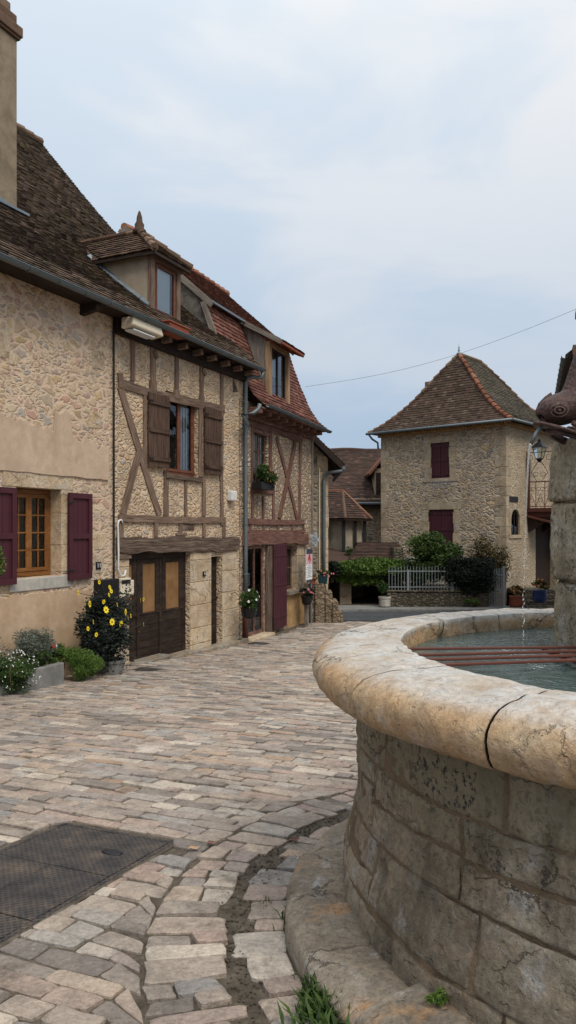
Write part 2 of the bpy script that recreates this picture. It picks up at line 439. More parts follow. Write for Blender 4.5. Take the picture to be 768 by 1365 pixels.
M['stoneT2'] = m_rubble('tower side rubble', [(0, (.40, .32, .22)), (.5, (.46, .37, .26)), (1, (.36, .31, .25))],
                      (.50, .41, .30), 6.5, (1, 1, 1.4), (.02, .12), .02, .45, wide=.3)
M['stoneDark'] = m_rubble('dark mossy rubble', [(0, (.10, .085, .06)), (.5, (.16, .14, .11)), (1, (.22, .19, .14))],
                      (.07, .06, .045), 5.5, (1, 1, 1.7), (.03, .1), .04, .5)
M['stoneLow'] = m_rubble('low wall rubble', [(0, (.28, .20, .13)), (.5, (.34, .27, .19)), (1, (.22, .18, .14))],
                      (.22, .17, .12), 5.0, (1, 1, 1.2), (.0, .12), .04, .5, wide=.2, dist=.2)
M['chim'] = m_plaster('weathered chimney render', (.20, .16, .115), (.33, .265, .19), .008, 1.5)
M['plasterA'] = m_plaster('beige roughcast', (.48, .365, .27), (.56, .435, .325), .006)
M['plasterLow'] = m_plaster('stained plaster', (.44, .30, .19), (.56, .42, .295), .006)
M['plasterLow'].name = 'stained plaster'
def contact_shade_grime(m, z0, z1, c=(.17, .12, .075), amt=.75):  # splash dirt low on the wall, painted in to double as contact shade
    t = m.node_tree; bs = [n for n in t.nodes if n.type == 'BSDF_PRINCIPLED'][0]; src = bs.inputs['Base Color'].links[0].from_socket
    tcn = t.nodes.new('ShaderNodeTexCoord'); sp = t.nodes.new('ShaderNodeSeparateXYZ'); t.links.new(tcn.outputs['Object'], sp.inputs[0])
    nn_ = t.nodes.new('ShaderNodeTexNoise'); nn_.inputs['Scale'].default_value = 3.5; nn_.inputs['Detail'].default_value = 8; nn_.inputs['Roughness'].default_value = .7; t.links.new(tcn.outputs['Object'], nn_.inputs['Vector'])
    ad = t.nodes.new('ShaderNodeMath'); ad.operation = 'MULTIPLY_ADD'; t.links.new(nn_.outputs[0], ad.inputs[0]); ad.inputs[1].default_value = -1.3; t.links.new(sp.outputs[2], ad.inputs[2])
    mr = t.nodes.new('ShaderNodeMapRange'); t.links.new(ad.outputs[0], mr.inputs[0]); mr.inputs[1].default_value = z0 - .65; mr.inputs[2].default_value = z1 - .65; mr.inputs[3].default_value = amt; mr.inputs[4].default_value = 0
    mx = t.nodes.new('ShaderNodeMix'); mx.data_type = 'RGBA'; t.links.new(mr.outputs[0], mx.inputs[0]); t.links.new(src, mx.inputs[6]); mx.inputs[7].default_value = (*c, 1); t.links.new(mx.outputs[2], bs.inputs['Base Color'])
contact_shade_grime(M['plasterLow'], 0.0, .55)
M['cheek'] = m_plaster('dormer plaster', (.30, .245, .18), (.36, .30, .23), .004)
M['cheek2'] = m_plaster('pale grey plaster', (.33, .28, .215), (.43, .375, .30), .006, 2)
M['grey_gable'] = m_plaster('grey roughcast gable', (.10, .095, .085), (.24, .225, .20), .03, 3)
M['sillstone'] = m_plaster('grey sill stone', (.38, .37, .34), (.50, .47, .42), .006, 4)
M['ochre'] = m_plaster('ochre render', (.36, .22, .10), (.50, .34, .18), .012, 2)
M['timber'] = m_wood('weathered timber', (.060, .040, .029), (.175, .120, .088), (.33, .25, .195))
M['timberR'] = m_wood('red brown timber', (.055, .026, .020), (.155, .080, .062), (.28, .175, .145))
M['lintel'] = m_wood('old oak lintel', (.030, .021, .016), (.125, .088, .066), (.31, .245, .19), bump=.03, sc=.7)
M['darkwood'] = m_wood('dark boards', (.010, .007, .005), (.030, .019, .014), (.060, .040, .029), .7)
M['shutwood'] = m_wood('brown boards', (.028, .017, .012), (.080, .048, .034), (.16, .108, .080), .8)
M['greywood'] = m_wood('grey boards', (.09, .08, .07), (.20, .18, .155), (.32, .29, .25))
M['palewood'] = m_wood('pale new wood', (.22, .14, .08), (.36, .24, .14), (.45, .33, .21))
M['orangewood'] = m_wood('varnished wood', (.11, .045, .014), (.22, .095, .03), (.30, .14, .05), .4, .002)
M['redwood'] = m_wood('red brown window wood', (.07, .025, .015), (.16, .06, .035), (.22, .09, .05), .5, .002)
M['tanpanel'] = m_plaster('tan panel', (.21, .115, .05), (.27, .155, .075), .002, 2)
M['maroon'] = m_paint('maroon paint', (.058, .014, .021), .55, .3)
M['zinc'] = m_metal('zinc', (.15, .175, .185), .55, .6)
M['lead'] = m_metal('lead', (.20, .24, .27), .55, .6)
M['iron'] = m_metal('dark iron', (.03, .03, .035), .55, .5)
M['rust'] = m_metal('rusted iron', (.11, .04, .028), .75, .15, .6)
M['white'] = m_paint('white paint', (.62, .62, .60), .45, .2)
M['cream'] = m_paint('cream casing', (.62, .55, .42), .45, .2)
M['black'] = m_paint('black plastic', (.012, .012, .013), .4, .3)
M['fence'] = m_paint('pale grey paint', (.21, .235, .245), .5, .35)
M['glass'] = m_glass('window glass', (.82, .86, .86))
M['glassd'] = m_glass('shop glass', (.62, .66, .66), .3)
M['cloth'] = m_paint('net curtain', (.62, .64, .66), .9, .2)
M['blind'] = m_paint('white blind', (.74, .80, .85), .8, .1)
M['cable'] = m_paint('black cable', (.014, .014, .014), .5, .1)
M['asphalt'] = m_plaster('asphalt', (.060, .065, .072), (.085, .09, .10), .004, 1)
M['terracotta'] = m_paint('terracotta', (.26, .075, .04), .8, .4)
M['concrete'] = m_plaster('concrete', (.17, .17, .165), (.25, .25, .24), .006, 3)
M['leafG'] = m_leaf('green leaf', [(0, (.018, .035, .010)), (.5, (.045, .085, .022)), (1, (.09, .14, .035))])
M['leafL'] = m_leaf('light leaf', [(0, (.04, .08, .015)), (.5, (.09, .16, .03)), (1, (.15, .22, .05))])
M['leafD'] = m_leaf('dark leaf', [(0, (.008, .012, .009)), (.6, (.018, .026, .018)), (1, (.04, .05, .03))])
M['leafX'] = m_leaf('blue black leaf', [(0, (.010, .014, .013)), (.6, (.028, .036, .032)), (1, (.065, .078, .062))])
M['leafS'] = m_leaf('silver leaf', [(0, (.07, .09, .07)), (.5, (.14, .16, .13)), (1, (.22, .24, .20))])
M['leafR'] = m_leaf('reddish leaf', [(0, (.06, .03, .015)), (.5, (.10, .08, .03)), (1, (.16, .13, .05))])
M['yellow'] = m_paint('yellow petal', (.80, .62, .03), .6, .15)
M['centre'] = m_paint('flower centre', (.22, .09, .01), .8, .15)
M['wpetal'] = m_paint('white petal', (.75, .75, .70), .6, .1)
M['rpetal'] = m_paint('red petal', (.45, .02, .02), .6, .1)
M['opetal'] = m_paint('orange petal', (.35, .12, .04), .6, .1)
M['ppetal'] = m_paint('pink petal', (.55, .14, .17), .6, .1)
M['signgrey'] = m_metal('galvanised grey', (.42, .44, .45), .5, .3)
M['palepink'] = m_paint('pale pink print', (.60, .40, .42), .6, .1)
M['paper'] = m_paint('paper', (.72, .73, .74), .7, .1)
M['bluepot'] = m_paint('blue glaze', (.03, .045, .13), .3, .2)
M['greenpot'] = m_paint('dark green pot', (.008, .035, .04), .4, .2)
M['ink'] = m_paint('ink', (.05, .05, .06), .6, 0)
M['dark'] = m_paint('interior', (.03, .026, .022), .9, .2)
tile_brown = [(0, (.050, .036, .028)), (.4, (.085, .060, .045)), (.75, (.115, .078, .055)), (1, (.17, .125, .095))]
M['tileA'] = m_tile('old brown tiles', [(0, (.055, .040, .032)), (.4, (.080, .056, .042)), (.8, (.115, .078, .057)), (1, (.16, .115, .085))], moss_amt=.25, lichen=.3)
M['tileB'] = m_tile('mossy brown tiles', [(0, (.055, .040, .030)), (.4, (.085, .058, .043)), (.8, (.12, .082, .06)), (1, (.165, .12, .09))], moss=(.05, .050, .012), moss_amt=.55, lichen=.3, zmoss=(4.6, 6.6))
M['tileD'] = m_tile('dormer tiles', [(0, (.065, .042, .031)), (.5, (.10, .064, .046)), (1, (.15, .098, .07))], moss_amt=.3)
M['tileC'] = m_tile('red tiles', [(0, (.095, .040, .030)), (.4, (.135, .057, .043)), (.75, (.17, .073, .055)), (1, (.23, .11, .082))], moss_amt=-.4, lichen=.12)
M['tileC2'] = m_tile('brown red tiles', [(0, (.09, .038, .026)), (.5, (.13, .058, .040)), (1, (.19, .09, .06))], moss_amt=0, lichen=.2)
M['tileT'] = m_tile('tower tiles', [(0, (.050, .034, .026)), (.4, (.068, .046, .035)), (.88, (.092, .06, .046)), (1, (.15, .11, .085))], moss_amt=.2, lichen=.25)
M['tileT2'] = m_tile('tower side tiles', [(0, (.045, .038, .03)), (.5, (.075, .062, .05)), (1, (.11, .09, .075))], moss_amt=.7, lichen=.2)
M['tileV'] = m_tile('back roof tiles', [(0, (.050, .034, .029)), (.5, (.068, .043, .035)), (.93, (.088, .053, .043)), (1, (.16, .09, .065))], moss_amt=.1, lichen=.2)
M['hip'] = m_tile('ridge tiles', [(0, (.16, .062, .035)), (.5, (.24, .10, .06)), (1, (.32, .16, .10))], moss_amt=.0, lichen=.35)
M['hipB'] = m_tile('old ridge tiles', [(0, (.09, .05, .035)), (.5, (.15, .095, .065)), (1, (.22, .15, .11))], moss_amt=.3, lichen=.4)

def m_fstone(name, c1, c2, c3, spots=.5, wet=0, spotz=None, orange=.75, streak=0, bump=.018, top=None, band=None, nose=None):
    k = NT(name); co = k.coord(); tn = k.attr('tint')
    a = k.noise(co, 1.8, 7, .62, .7); b = k.noise(co, 6, 7, .7, .3); f = k.noise(co, 55, 5, .72)
    col = k.ramp(a, [(.30, c1), (.5, c2), (.68, c3)])
    col = k.mix(.55, col, k.ramp(b, [(.3, (.50, .50, .49)), (.52, (.92, .91, .9)), (.72, (1.3, 1.26, 1.2))]), 'MULTIPLY')
    col = k.mix(.5, col, k.ramp(k.sepx(tn, 0), [(0, (.72, .73, .76)), (.5, (1, .97, .93)), (1, (1.22, 1.14, 1.0))]), 'MULTIPLY')
    # grey white lichen and orange rust staining
    col = k.mix(k.rng(k.noise(co, 4.2, 7, .68, 1.0), .56, .66, 0, .6), col, (.40, .41, .41))
    col = k.mix(k.rng(k.noise(k.map(co, (1, 1, 1), (9, 3, 1)), 3.1, 6, .62, .8), .54, .68, 0, orange), col, (.40, .235, .115))
    col = k.mix(.75, col, k.ramp(k.noise(co, 38, 6, .78), [(.32, (.45, .44, .42)), (.5, (.95, .94, .93)), (.66, (1.35, 1.33, 1.3))]), 'MULTIPLY')
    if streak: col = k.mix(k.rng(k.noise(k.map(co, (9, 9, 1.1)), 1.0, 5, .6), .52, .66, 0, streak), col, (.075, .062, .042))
    if top is not None: col = k.mix(k.math('MULTIPLY', k.rng(k.sepx(co, 2), top[0], top[1], 0, 1, True), k.rng(b, .36, .60, .25, .9)), col, k.mix(k.rng(k.noise(co, 30, 5, .75), .35, .65), (.34, .335, .32), (.56, .555, .54)))
    if nose is not None: col = k.mix(k.math('MULTIPLY', k.math('MULTIPLY', k.rng(k.sepx(co, 2), nose[0], nose[1], 0, 1, True), k.rng(k.sepx(co, 2), nose[2], nose[3], 1, 0, True)), k.rng(k.noise(co, 2.4, 5, .6), .36, .58, 0, .85)), col, k.mix(k.rng(k.noise(co, 30, 5, .75), .35, .65), (.33, .19, .085), (.50, .33, .18)))
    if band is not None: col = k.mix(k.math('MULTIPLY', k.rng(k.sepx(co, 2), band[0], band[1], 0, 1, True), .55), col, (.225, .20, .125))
    # black lichen spots
    v = k.vor(k.vadd(k.map(co, (1, 1, .6)), k.noise(co, 38, 4, .7, col=True), .06), 46)
    area = k.rng(k.noise(k.map(co, (1, 1, .7), (4, 7, 2)), 2.6, 4, .6), .44, .56, 0, 1)
    if spotz is not None:
        zz = k.rng(k.sepx(co, 2), spotz[0], spotz[1], 0, 1, True); area = k.math('MULTIPLY', k.math('ADD', area, .35), zz)
    sp = k.math('MULTIPLY', k.rng(v.outputs['Distance'], .28, .46, 1, 0), area)
    sp = k.math('MULTIPLY', sp, k.rng(k.noise(co, 17, 3), .42, .50, 0, 1))
    sp = k.math('MULTIPLY', sp, spots)
    col = k.mix(sp, col, (.035, .035, .033))
    # thin cracks
    e = k.vor(k.vadd(k.map(co, (1, 1, 1.3)), k.noise(co, 5, 5, .7, col=True), .22), 2.3, 'DISTANCE_TO_EDGE')
    crk = k.math('MULTIPLY', k.rng(e.outputs['Distance'], .003, .011, 1, 0), k.rng(k.noise(co, 2.0, 2), .46, .56, 0, 1))
    col = k.mix(k.math('MULTIPLY', crk, .6), col, (.08, .06, .045))
    pit = k.rng(k.noise(co, 26, 3, .5), .30, .40, 0, 1)
    h = k.math('ADD', k.math('MULTIPLY', f, .4), k.math('MULTIPLY', b, .8))
    h = k.math('SUBTRACT', h, k.math('MULTIPLY', crk, .7)); h = k.math('ADD', h, k.math('MULTIPLY', pit, .3))
    return k.fin(col, k.rng(a, .3, .7, .62 - wet, .85), k.bump(h, bump), spec=.3)
RIMZ0 = -.228
M['ashlarT'] = m_fstone('ochre dressed stone', (.30, .235, .155), (.43, .35, .25), (.53, .46, .36), .3, orange=.3, bump=.02)
M['ashlar'] = m_fstone('dressed limestone', (.38, .28, .175), (.53, .425, .30), (.60, .51, .39), .25, orange=.45, bump=.02)
M['coping'] = m_fstone('coping limestone', (.33, .235, .145), (.46, .36, .25), (.50, .475, .43), .22, orange=.6, top=(1.0 - RIMZ0, 1.055 - RIMZ0), nose=(.84 - RIMZ0, .90 - RIMZ0, 1.0 - RIMZ0, 1.055 - RIMZ0))
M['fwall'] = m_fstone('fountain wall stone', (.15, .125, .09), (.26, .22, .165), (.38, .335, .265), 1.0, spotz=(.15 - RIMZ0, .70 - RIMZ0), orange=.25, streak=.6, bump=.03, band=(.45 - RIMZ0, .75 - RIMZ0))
M['fstep'] = m_fstone('step stone', (.17, .14, .11), (.25, .215, .17), (.33, .30, .255), .3, .1)
M['pillar'] = m_fstone('pillar stone', (.21, .185, .125), (.34, .30, .22), (.50, .475, .40), .7, orange=.35, streak=.35, bump=.03)
M['mortarF'] = m_plaster('sandy mortar', (.14, .105, .07), (.25, .185, .125), .02, 5)

k = NT('paving stone'); co = k.coord(); tn = k.attr('tint')
col = k.ramp(k.sepx(tn, 0), [(0, (.20, .18, .165)), (.18, (.31, .27, .235)), (.42, (.41, .35, .295)), (.60, (.38, .295, .25)), (.74, (.29, .28, .27)), (.90, (.53, .47, .40)), (1, (.34, .24, .17))])
col = k.mix(.65, col, k.ramp(k.noise(co, 7, 7, .7, .4), [(.30, (.42, .41, .40)), (.5, (.95, .93, .91)), (.70, (1.38, 1.34, 1.28))]), 'MULTIPLY')
col = k.mix(.5, col, k.ramp(k.noise(co, .55, 4, .6), [(.35, (.72, .70, .68)), (.65, (1.15, 1.14, 1.12))]), 'MULTIPLY')
col = k.mix(k.rng(k.noise(co, 16, 5, .7), .60, .72, 0, .5), col, (.46, .43, .38))
col = k.mix(k.rng(k.noise(k.map(co, (1, 1, 1), (5, 8, 0)), 3.3, 6, .7), .56, .68, 0, .65), col, (.11, .09, .07))
col = k.mix(.7, col, k.ramp(k.noise(co, 42, 6, .78), [(.32, (.5, .49, .48)), (.5, (.97, .96, .95)), (.66, (1.3, 1.28, 1.25))]), 'MULTIPLY')
h = k.math('ADD', k.noise(co, 22, 7, .7), k.math('MULTIPLY', k.noise(co, 90, 3), .25))
M['paver'] = k.fin(col, k.rng(k.sepx(tn, 1), 0, 1, .6, .88), k.bump(h, .022), spec=.3)
k = NT('joint dirt'); co = k.coord()
col = k.ramp(k.noise(co, 9, 7, .75), [(.3, (.045, .036, .028)), (.5, (.10, .083, .064)), (.72, (.19, .16, .125))])
M['dirt'] = k.fin(col, .95, k.bump(k.noise(co, 70, 5, .7), .01), spec=.1)
k = NT('water'); co = k.coord()
k.b.inputs['Base Color'].default_value = (.06, .10, .092, 1); k.b.inputs['Roughness'].default_value = .03
k.b.inputs['IOR'].default_value = 1.33; k.b.inputs['Specular IOR Level'].default_value = .6
k.b.inputs['Transmission Weight'].default_value = .25
wv = k.noise(k.map(co, (1, 1.6, 1)), 9, 3, .55, 1.2); wv2 = k.noise(co, 28, 2, .5)
k.L(k.bump(k.math('ADD', wv, k.math('MULTIPLY', wv2, .3)), .034), k.b.inputs['Normal']); M['water'] = k.m
k = NT('falling water'); k.b.inputs['Base Color'].default_value = (.95, .97, 1, 1); k.b.inputs['Roughness'].default_value = .05
k.b.inputs['Transmission Weight'].default_value = .9; k.b.inputs['IOR'].default_value = 1.33; M['stream'] = k.m
k = NT('chequer plate'); co = k.coord()
chk = k.n('ShaderNodeTexWave', wave_type='BANDS', bands_direction='DIAGONAL'); k.L(co, chk.inputs[0]); chk.inputs['Scale'].default_value = 16
chk2 = k.n('ShaderNodeTexWave', wave_type='BANDS', bands_direction='DIAGONAL'); k.L(k.map(co, (-1, 1, 1)), chk2.inputs[0]); chk2.inputs['Scale'].default_value = 16
pat = k.math('MAXIMUM', chk.outputs[1], chk2.outputs[1])
nn = k.noise(co, 6, 7, .7)
col = k.ramp(nn, [(.3, (.020, .020, .022)), (.48, (.050, .046, .045)), (.6, (.085, .068, .056)), (.72, (.15, .125, .10))])
col = k.mix(.7, col, k.ramp(pat, [(.2, (.5, .5, .5)), (.9, (1.5, 1.5, 1.5))]), 'MULTIPLY')
M['plate'] = k.fin(col, .55, k.bump(pat, .006), .35)
k = NT('brown cast iron'); co = k.coord(); nn = k.noise(co, 7, 7, .7)
col = k.ramp(nn, [(.3, (.040, .022, .018)), (.55, (.085, .048, .040)), (.75, (.14, .09, .075))])
sc_v = k.vor(k.map(co, (1, 1, 1)), 42); col = k.mix(k.rng(k.noise(co, 9, 6, .7), .56, .68, 0, .5), col, (.20, .165, .14))
col = k.mix(.5, col, k.ramp(sc_v.outputs['Distance'], [(0, (1.2, 1.2, 1.2)), (.6, (.55, .55, .55))]), 'MULTIPLY')
M['castiron'] = k.fin(col, .55, k.bump(k.noise(co, 60, 5), .006, 1, k.bump(sc_v.outputs['Distance'], -.004)), .25)
# ------------------------------------------------------------------ ground
def gz(y):
    if y < -6: return 0.39
    if y < 16: return -0.065 * y
    if y < 20: a = (y - 16) / 4; return -1.04 - 0.13 * a + 0.04 * a * a
    if y < 25: return -1.13
    if y < 28: return -1.13 - 0.22 * (y - 25) / 3
    return -1.35
AB = Frame(-9.43, 0, .463, 1)
LV = Frame(-8.11 , 0, .39, 1)            # the shop house turns a little
FC = (1.97, 3.51)                        # centre of the fountain
RF = 2.612                                # radius inside which the paving turns round the fountain

b = MB()
ys = [-300, -60, -20, -6, -3, 0, 3, 6, 9, 12, 14, 16, 17, 18, 19, 20, 22.4, 25, 26.5, 28, 40, 80, 300, 1500]
xs = [-1500, -100, -20, 0, 20, 100, 1500]
vs = [(x, y, gz(y) - 0.016) for y in ys for x in xs]
fs = [(i * 7 + j, i * 7 + j + 1, (i + 1) * 7 + j + 1, (i + 1) * 7 + j) for i in range(len(ys) - 1) for j in range(6)]
b.add(vs, fs); g_ = b.build('ground', M['dirt'], smooth=False); tag(g_, kind='structure')

def stone(b, q, zf, h, inset=.006, round_=.08, wob=.008, near=True):
    """one worn sett from a four-cornered outline (world x,y)"""
    pts = []
    cx = sum(p[0] for p in q) / 4; cy = sum(p[1] for p in q) / 4
    k = rr(0, 90)
    for i in range(4):
        a, c = q[i], q[(i + 1) % 4]
        fr_ = (round_, .5, 1 - round_) if near else (round_, 1 - round_)
        for t in fr_:
            x = a[0] + (c[0] - a[0]) * t; y = a[1] + (c[1] - a[1]) * t
            w_ = wob * (1.6 if near else 1)
            pts.append((x + w_ * nz3(x * 9, y * 9, k), y + w_ * nz3(x * 9, y * 9, k + 9)))
    n = len(pts); z0 = h; tx, ty = rr(-.03, .03), rr(-.03, .03)
    def Z(x, y, d): return zf(y) + z0 + tx * (x - cx) + ty * (y - cy) - d + (.004 * nz3(x * 11, y * 11, k) if near else 0)
    vs = [(x, y, zf(y) - .03) for x, y in pts]
    e1 = ((q[1][0] + q[2][0] - q[0][0] - q[3][0]) / 2, (q[1][1] + q[2][1] - q[0][1] - q[3][1]) / 2)
    e2 = ((q[3][0] + q[2][0] - q[0][0] - q[1][0]) / 2, (q[3][1] + q[2][1] - q[0][1] - q[1][1]) / 2)
    l1, l2 = max(.03, math.hypot(*e1)), max(.03, math.hypot(*e2)); det = e1[0] * e2[1] - e1[1] * e2[0]; det = det if abs(det) > 1e-5 else 1e-5
    L = min(l1, l2)
    def ins(s):
        k1, k2 = max(.1, 1 - 2 * s / l1), max(.1, 1 - 2 * s / l2); out = []
        for x, y in pts:
            dx, dy = x - cx, y - cy; a_ = (dx * e2[1] - dy * e2[0]) / det; c_ = (e1[0] * dy - e1[1] * dx) / det
            out.append((cx + a_ * k1 * e1[0] + c_ * k2 * e2[0], cy + a_ * k1 * e1[1] + c_ * k2 * e2[1]))
        return out
    r1 = ins(inset * .15); r2 = ins(inset)
    vs += [(x, y, Z(x, y, .005)) for x, y in r1] + [(x, y, Z(x, y, .001)) for x, y in r2]
    if near:
        r3 = ins(L * .22); vs += [(x, y, Z(x, y, -.000)) for x, y in r3]
    vs.append((cx, cy, Z(cx, cy, -.0005)))
    m = 4 if near else 3
    fs = [(i * n + j, i * n + (j + 1) % n, (i + 1) * n + (j + 1) % n, (i + 1) * n + j) for i in range(m - 1) for j in range(n)]
    fs += [((m - 1) * n + j, (m - 1) * n + (j + 1) % n, m * n) for j in range(n)]
    b.add(vs, fs)

COVER = ((-1.43, 5.01), (-.68, 4.57))
cu_, cn_ = (-.415, -.91), (.866, -.50)
def in_cover(x, y, m=.02):
    dx, dy = x + .68, y - 4.57
    a = dx * AB.u[0] + dy * AB.u[1]; s = dx * AB.n[0] + dy * AB.n[1]
    return -2.4 - m < a < m and -m < s < .87 + m
b = MB(); v = 1.0
while v < 26.5:
    wdt = rr(.085, .15) if v < 9 else rr(.09, .145)
    s = .02 + rr(0, .3)
    skew = 0
    # wavy courses
    while s < 13.5:
        ln = rr(.16, .42) * (1 if rng.random() > .12 else .55)
        a = (v + .02 * nz3(s * .9, v * .5, 0) * 3, s); 
        def Pt(u_, s_):
            u2 = u_ + .05 * nz3(s_ * .6, u_ * .25, 3.3) + .012 * nz3(s_ * 7, u_ * 7, 0)
            return AB.w(u2, -s_, 0)[:2]
        gp = rr(.002, .006)
        jit = lambda: rr(-.009, .009)
        q = [Pt(v + gp + jit(), s + gp), Pt(v + wdt - gp + jit(), s + gp + jit()), Pt(v + wdt - gp + jit(), s + ln - gp), Pt(v + gp + jit(), s + ln - gp + jit())]
        cx = sum(p[0] for p in q) / 4; cy = sum(p[1] for p in q) / 4
        s += ln
        nq = []
        for x, y in q:
            r_ = math.hypot(x - FC[0], y - FC[1])
            if r_ < RF + .004: x = FC[0] + (x - FC[0]) * (RF + .004) / r_; y = FC[1] + (y - FC[1]) * (RF + .004) / r_
            dx, dy = x + .68, y - 4.57; a_ = dx * AB.u[0] + dy * AB.u[1]; c_ = dx * AB.n[0] + dy * AB.n[1]
            if -2.43 < a_ < .03 and -.03 < c_ < .90:
                m_ = min((a_ + 2.43, 0), (.03 - a_, 1), (c_ + .03, 2), (.90 - c_, 3))
                if m_[1] == 0: a_ = -2.43
                elif m_[1] == 1: a_ = .03
                elif m_[1] == 2: c_ = -.03
                else: c_ = .90
                x, y = -.68 + a_ * AB.u[0] + c_ * AB.n[0], 4.57 + a_ * AB.u[1] + c_ * AB.n[1]
            nq.append((x, y))
        q = nq
        ar = abs(sum(q[i][0] * q[(i + 1) % 4][1] - q[(i + 1) % 4][0] * q[i][1] for i in range(4))) / 2
        if ar < .0014: continue
        cx = sum(p[0] for p in q) / 4; cy = sum(p[1] for p in q) / 4
        if cy < .9 or cy > 22.2 - .012 * cx * cx: continue
        if math.hypot(cx - FC[0], cy - FC[1]) < RF + .004: continue
        if in_cover(cx, cy, .015): continue
        if LV.loc(cx, cy)[1] > -.06 and cy > 17.5: continue
        if cx > 8: continue
        near = math.hypot(cx, cy) < 7.5 and abs(cx) < cy * .6 + 1
        stone(b, q[::-1], gz, rr(-.009, .008), near=near)
    v += wdt
# ring of setts that follows the fountain, outside the gully
for (r0, r1, l0, l1) in ((2.275, 2.606, .085, .17), (1.985, 2.185, .10, .22)):
    th = 0
    while th < 2 * math.pi - .06:
        d = rr(l0, l1) / r0; th1 = min(th + d, 2 * math.pi)
        ra, rb = (r0 + rr(-.05, .05), r1 + rr(-.006, .0)) if r0 > 2.2 else (r0, r1 + rr(-.07, .05))
        if rng.random() < .6 and r0 > 2.2:
            rm = (ra + rb) / 2 + rr(-.03, .03); rs = [(ra, rm), (rm, rb)]
        else: rs = [(ra, rb)]
        for a_, c_ in rs:
            g = .004
            P_ = lambda t, r_: (FC[0] + (r_ + rr(-.012, .012)) * math.cos(t), FC[1] + (r_ + rr(-.012, .012)) * math.sin(t))
            q = [P_(th + g / r0, a_ + g), P_(th + g / r0, c_ - g), P_(th1 - g / r0, c_ - g), P_(th1 - g / r0, a_ + g)]
            cyy = sum(p[1] for p in q) / 4
            stone(b, q, gz, rr(-.012, .010), inset=.009, near=True, wob=.014)
        th = th1
pv = b.build('paving', M['paver'], smooth=False); tag(pv, kind='structure')
# small earth and gravel in the gully round the fountain
b = MB()
for i in range(1500):
    th = rr(2.4, 4.6); r_ = 2.22 + rng.gauss(0, .07)
    x, y = FC[0] + r_ * math.cos(th), FC[1] + r_ * math.sin(th); s_ = rr(.002, .008)
    z = gz(y) - .013
    b.lathe([(s_ * .6, 0), (s_, s_ * .5), (s_ * .5, s_)], (x, y, z), 5)
gv = b.build('gully_earth', M['dirt'], smooth=True); tag(gv, kind='stuff')

# road beyond the square
b = MB()
pts = [(-2, 22.3), (3, 22.25), (8, 21.9), (14, 21.3), (30, 20), (30, 23.8), (8, 24.7), (3, 24.75), (-2, 24.6)]
b.add([(x, y, -1.13 + .004) for x, y in pts], [tuple(range(len(pts)))])
o = b.build('road', M['asphalt']); tag(o, kind='structure')
b = MB()
pts = [(-2, 24.6), (3, 24.75), (8, 24.7), (30, 23.8), (30, 25.2), (-2, 26.2)]
n = len(pts)
b.prism(pts, -1.3, -1.05)
o = b.build('pavement', M['concrete'], bevel=.01); tag(o, kind='structure')
b = MB()
pts = [(-40, 26.2), (-2, 26.2), (30, 25.2), (40, 24.8), (40, 60), (-40, 60)]
b.add([(x, y, gz(y) + .012 if y < 50 else gz(y) + .012) for x, y in pts], [tuple(range(n))])
o = b.build('yard', M['dirt']); tag(o, kind='structure')

# ------------------------------------------------------------------ facade helpers
def wall_grid(b, u0, u1, z0, z1, holes=(), t=0.0, rev=.25):
    us = sorted({u0, u1} | {h[0] for h in holes} | {h[1] for h in holes}); zs = sorted({z0, z1} | {h[2] for h in holes} | {h[3] for h in holes})
    us = [u for u in us if u0 <= u <= u1]; zs = [z for z in zs if z0 <= z <= z1]
    for i in range(len(us) - 1):
        for j in range(len(zs) - 1):
            cu, cz = (us[i] + us[i + 1]) / 2, (zs[j] + zs[j + 1]) / 2
            if any(h[0] < cu < h[1] and h[2] < cz < h[3] for h in holes): continue
            b.quad((us[i], t, zs[j]), (us[i + 1], t, zs[j]), (us[i + 1], t, zs[j + 1]), (us[i], t, zs[j + 1]))
    for h in holes:
        r_ = h[4] if len(h) > 4 else rev
        a, c, d, e_ = h[:4]
        b.quad((a, t, d), (a, t, e_), (a, t + r_, e_), (a, t + r_, d)); b.quad((c, t, d), (c, t + r_, d), (c, t + r_, e_), (c, t, e_))
        b.quad((a, t, e_), (c, t, e_), (c, t + r_, e_), (a, t + r_, e_)); b.quad((a, t, d), (a, t + r_, d), (c, t + r_, d), (c, t, d))

def tiles(b, P, q0, q1, srange, w=.17, e=.11, th=.014, lift=.026):
    """plain tiles laid course by course on the surface P(s,q); srange(q) -> s0,s1"""
    rows = int((q1 - q0) / e)
    for i in range(rows + 1):
        q = q0 + i * e; s0, s1 = srange(min(q, q1))
        if s1 - s0 < .02: continue
        m = max(1, round((s1 - s0) / w)); off = (i % 2) * .5 * w
        s = s0 - off
        while s < s1 - .01:
            a, c = max(s, s0), min(s + w - .004, s1); s += w
            if c - a < .015: continue
            qa = q + rr(-.008, .008); qb = q + e * 1.25
            A, B_, Cc, D = Vector(P(a, qa)), Vector(P(c, qa)), Vector(P(c, qb)), Vector(P(a, qb))
            n = (B_ - A).cross(D - A).normalized()
            if n.z < 0: n = -n
            l0 = lift + rr(-.003, .010); l1 = .004; tw = rr(-.005, .005)
            A2, B2 = A + n * (l0 + tw), B_ + n * (l0 - tw); C2, D2 = Cc + n * l1, D + n * l1
            vs = [tuple(x) for x in (A2, B2, C2, D2, A2 - n * (th + .006), B2 - n * (th + .006))]
            b.add(vs, [(0, 1, 2, 3), (4, 5, 1, 0), (4, 0, 3), (5, 2, 1)])
def sheet(b, P, ss, qs):
    vs = [tuple(P(s, q)) for q in qs for s in ss]; n = len(ss)
    b.add(vs, [(i * n + j, i * n + j + 1, (i + 1) * n + j + 1, (i + 1) * n + j) for i in range(len(qs) - 1) for j in range(n - 1)])
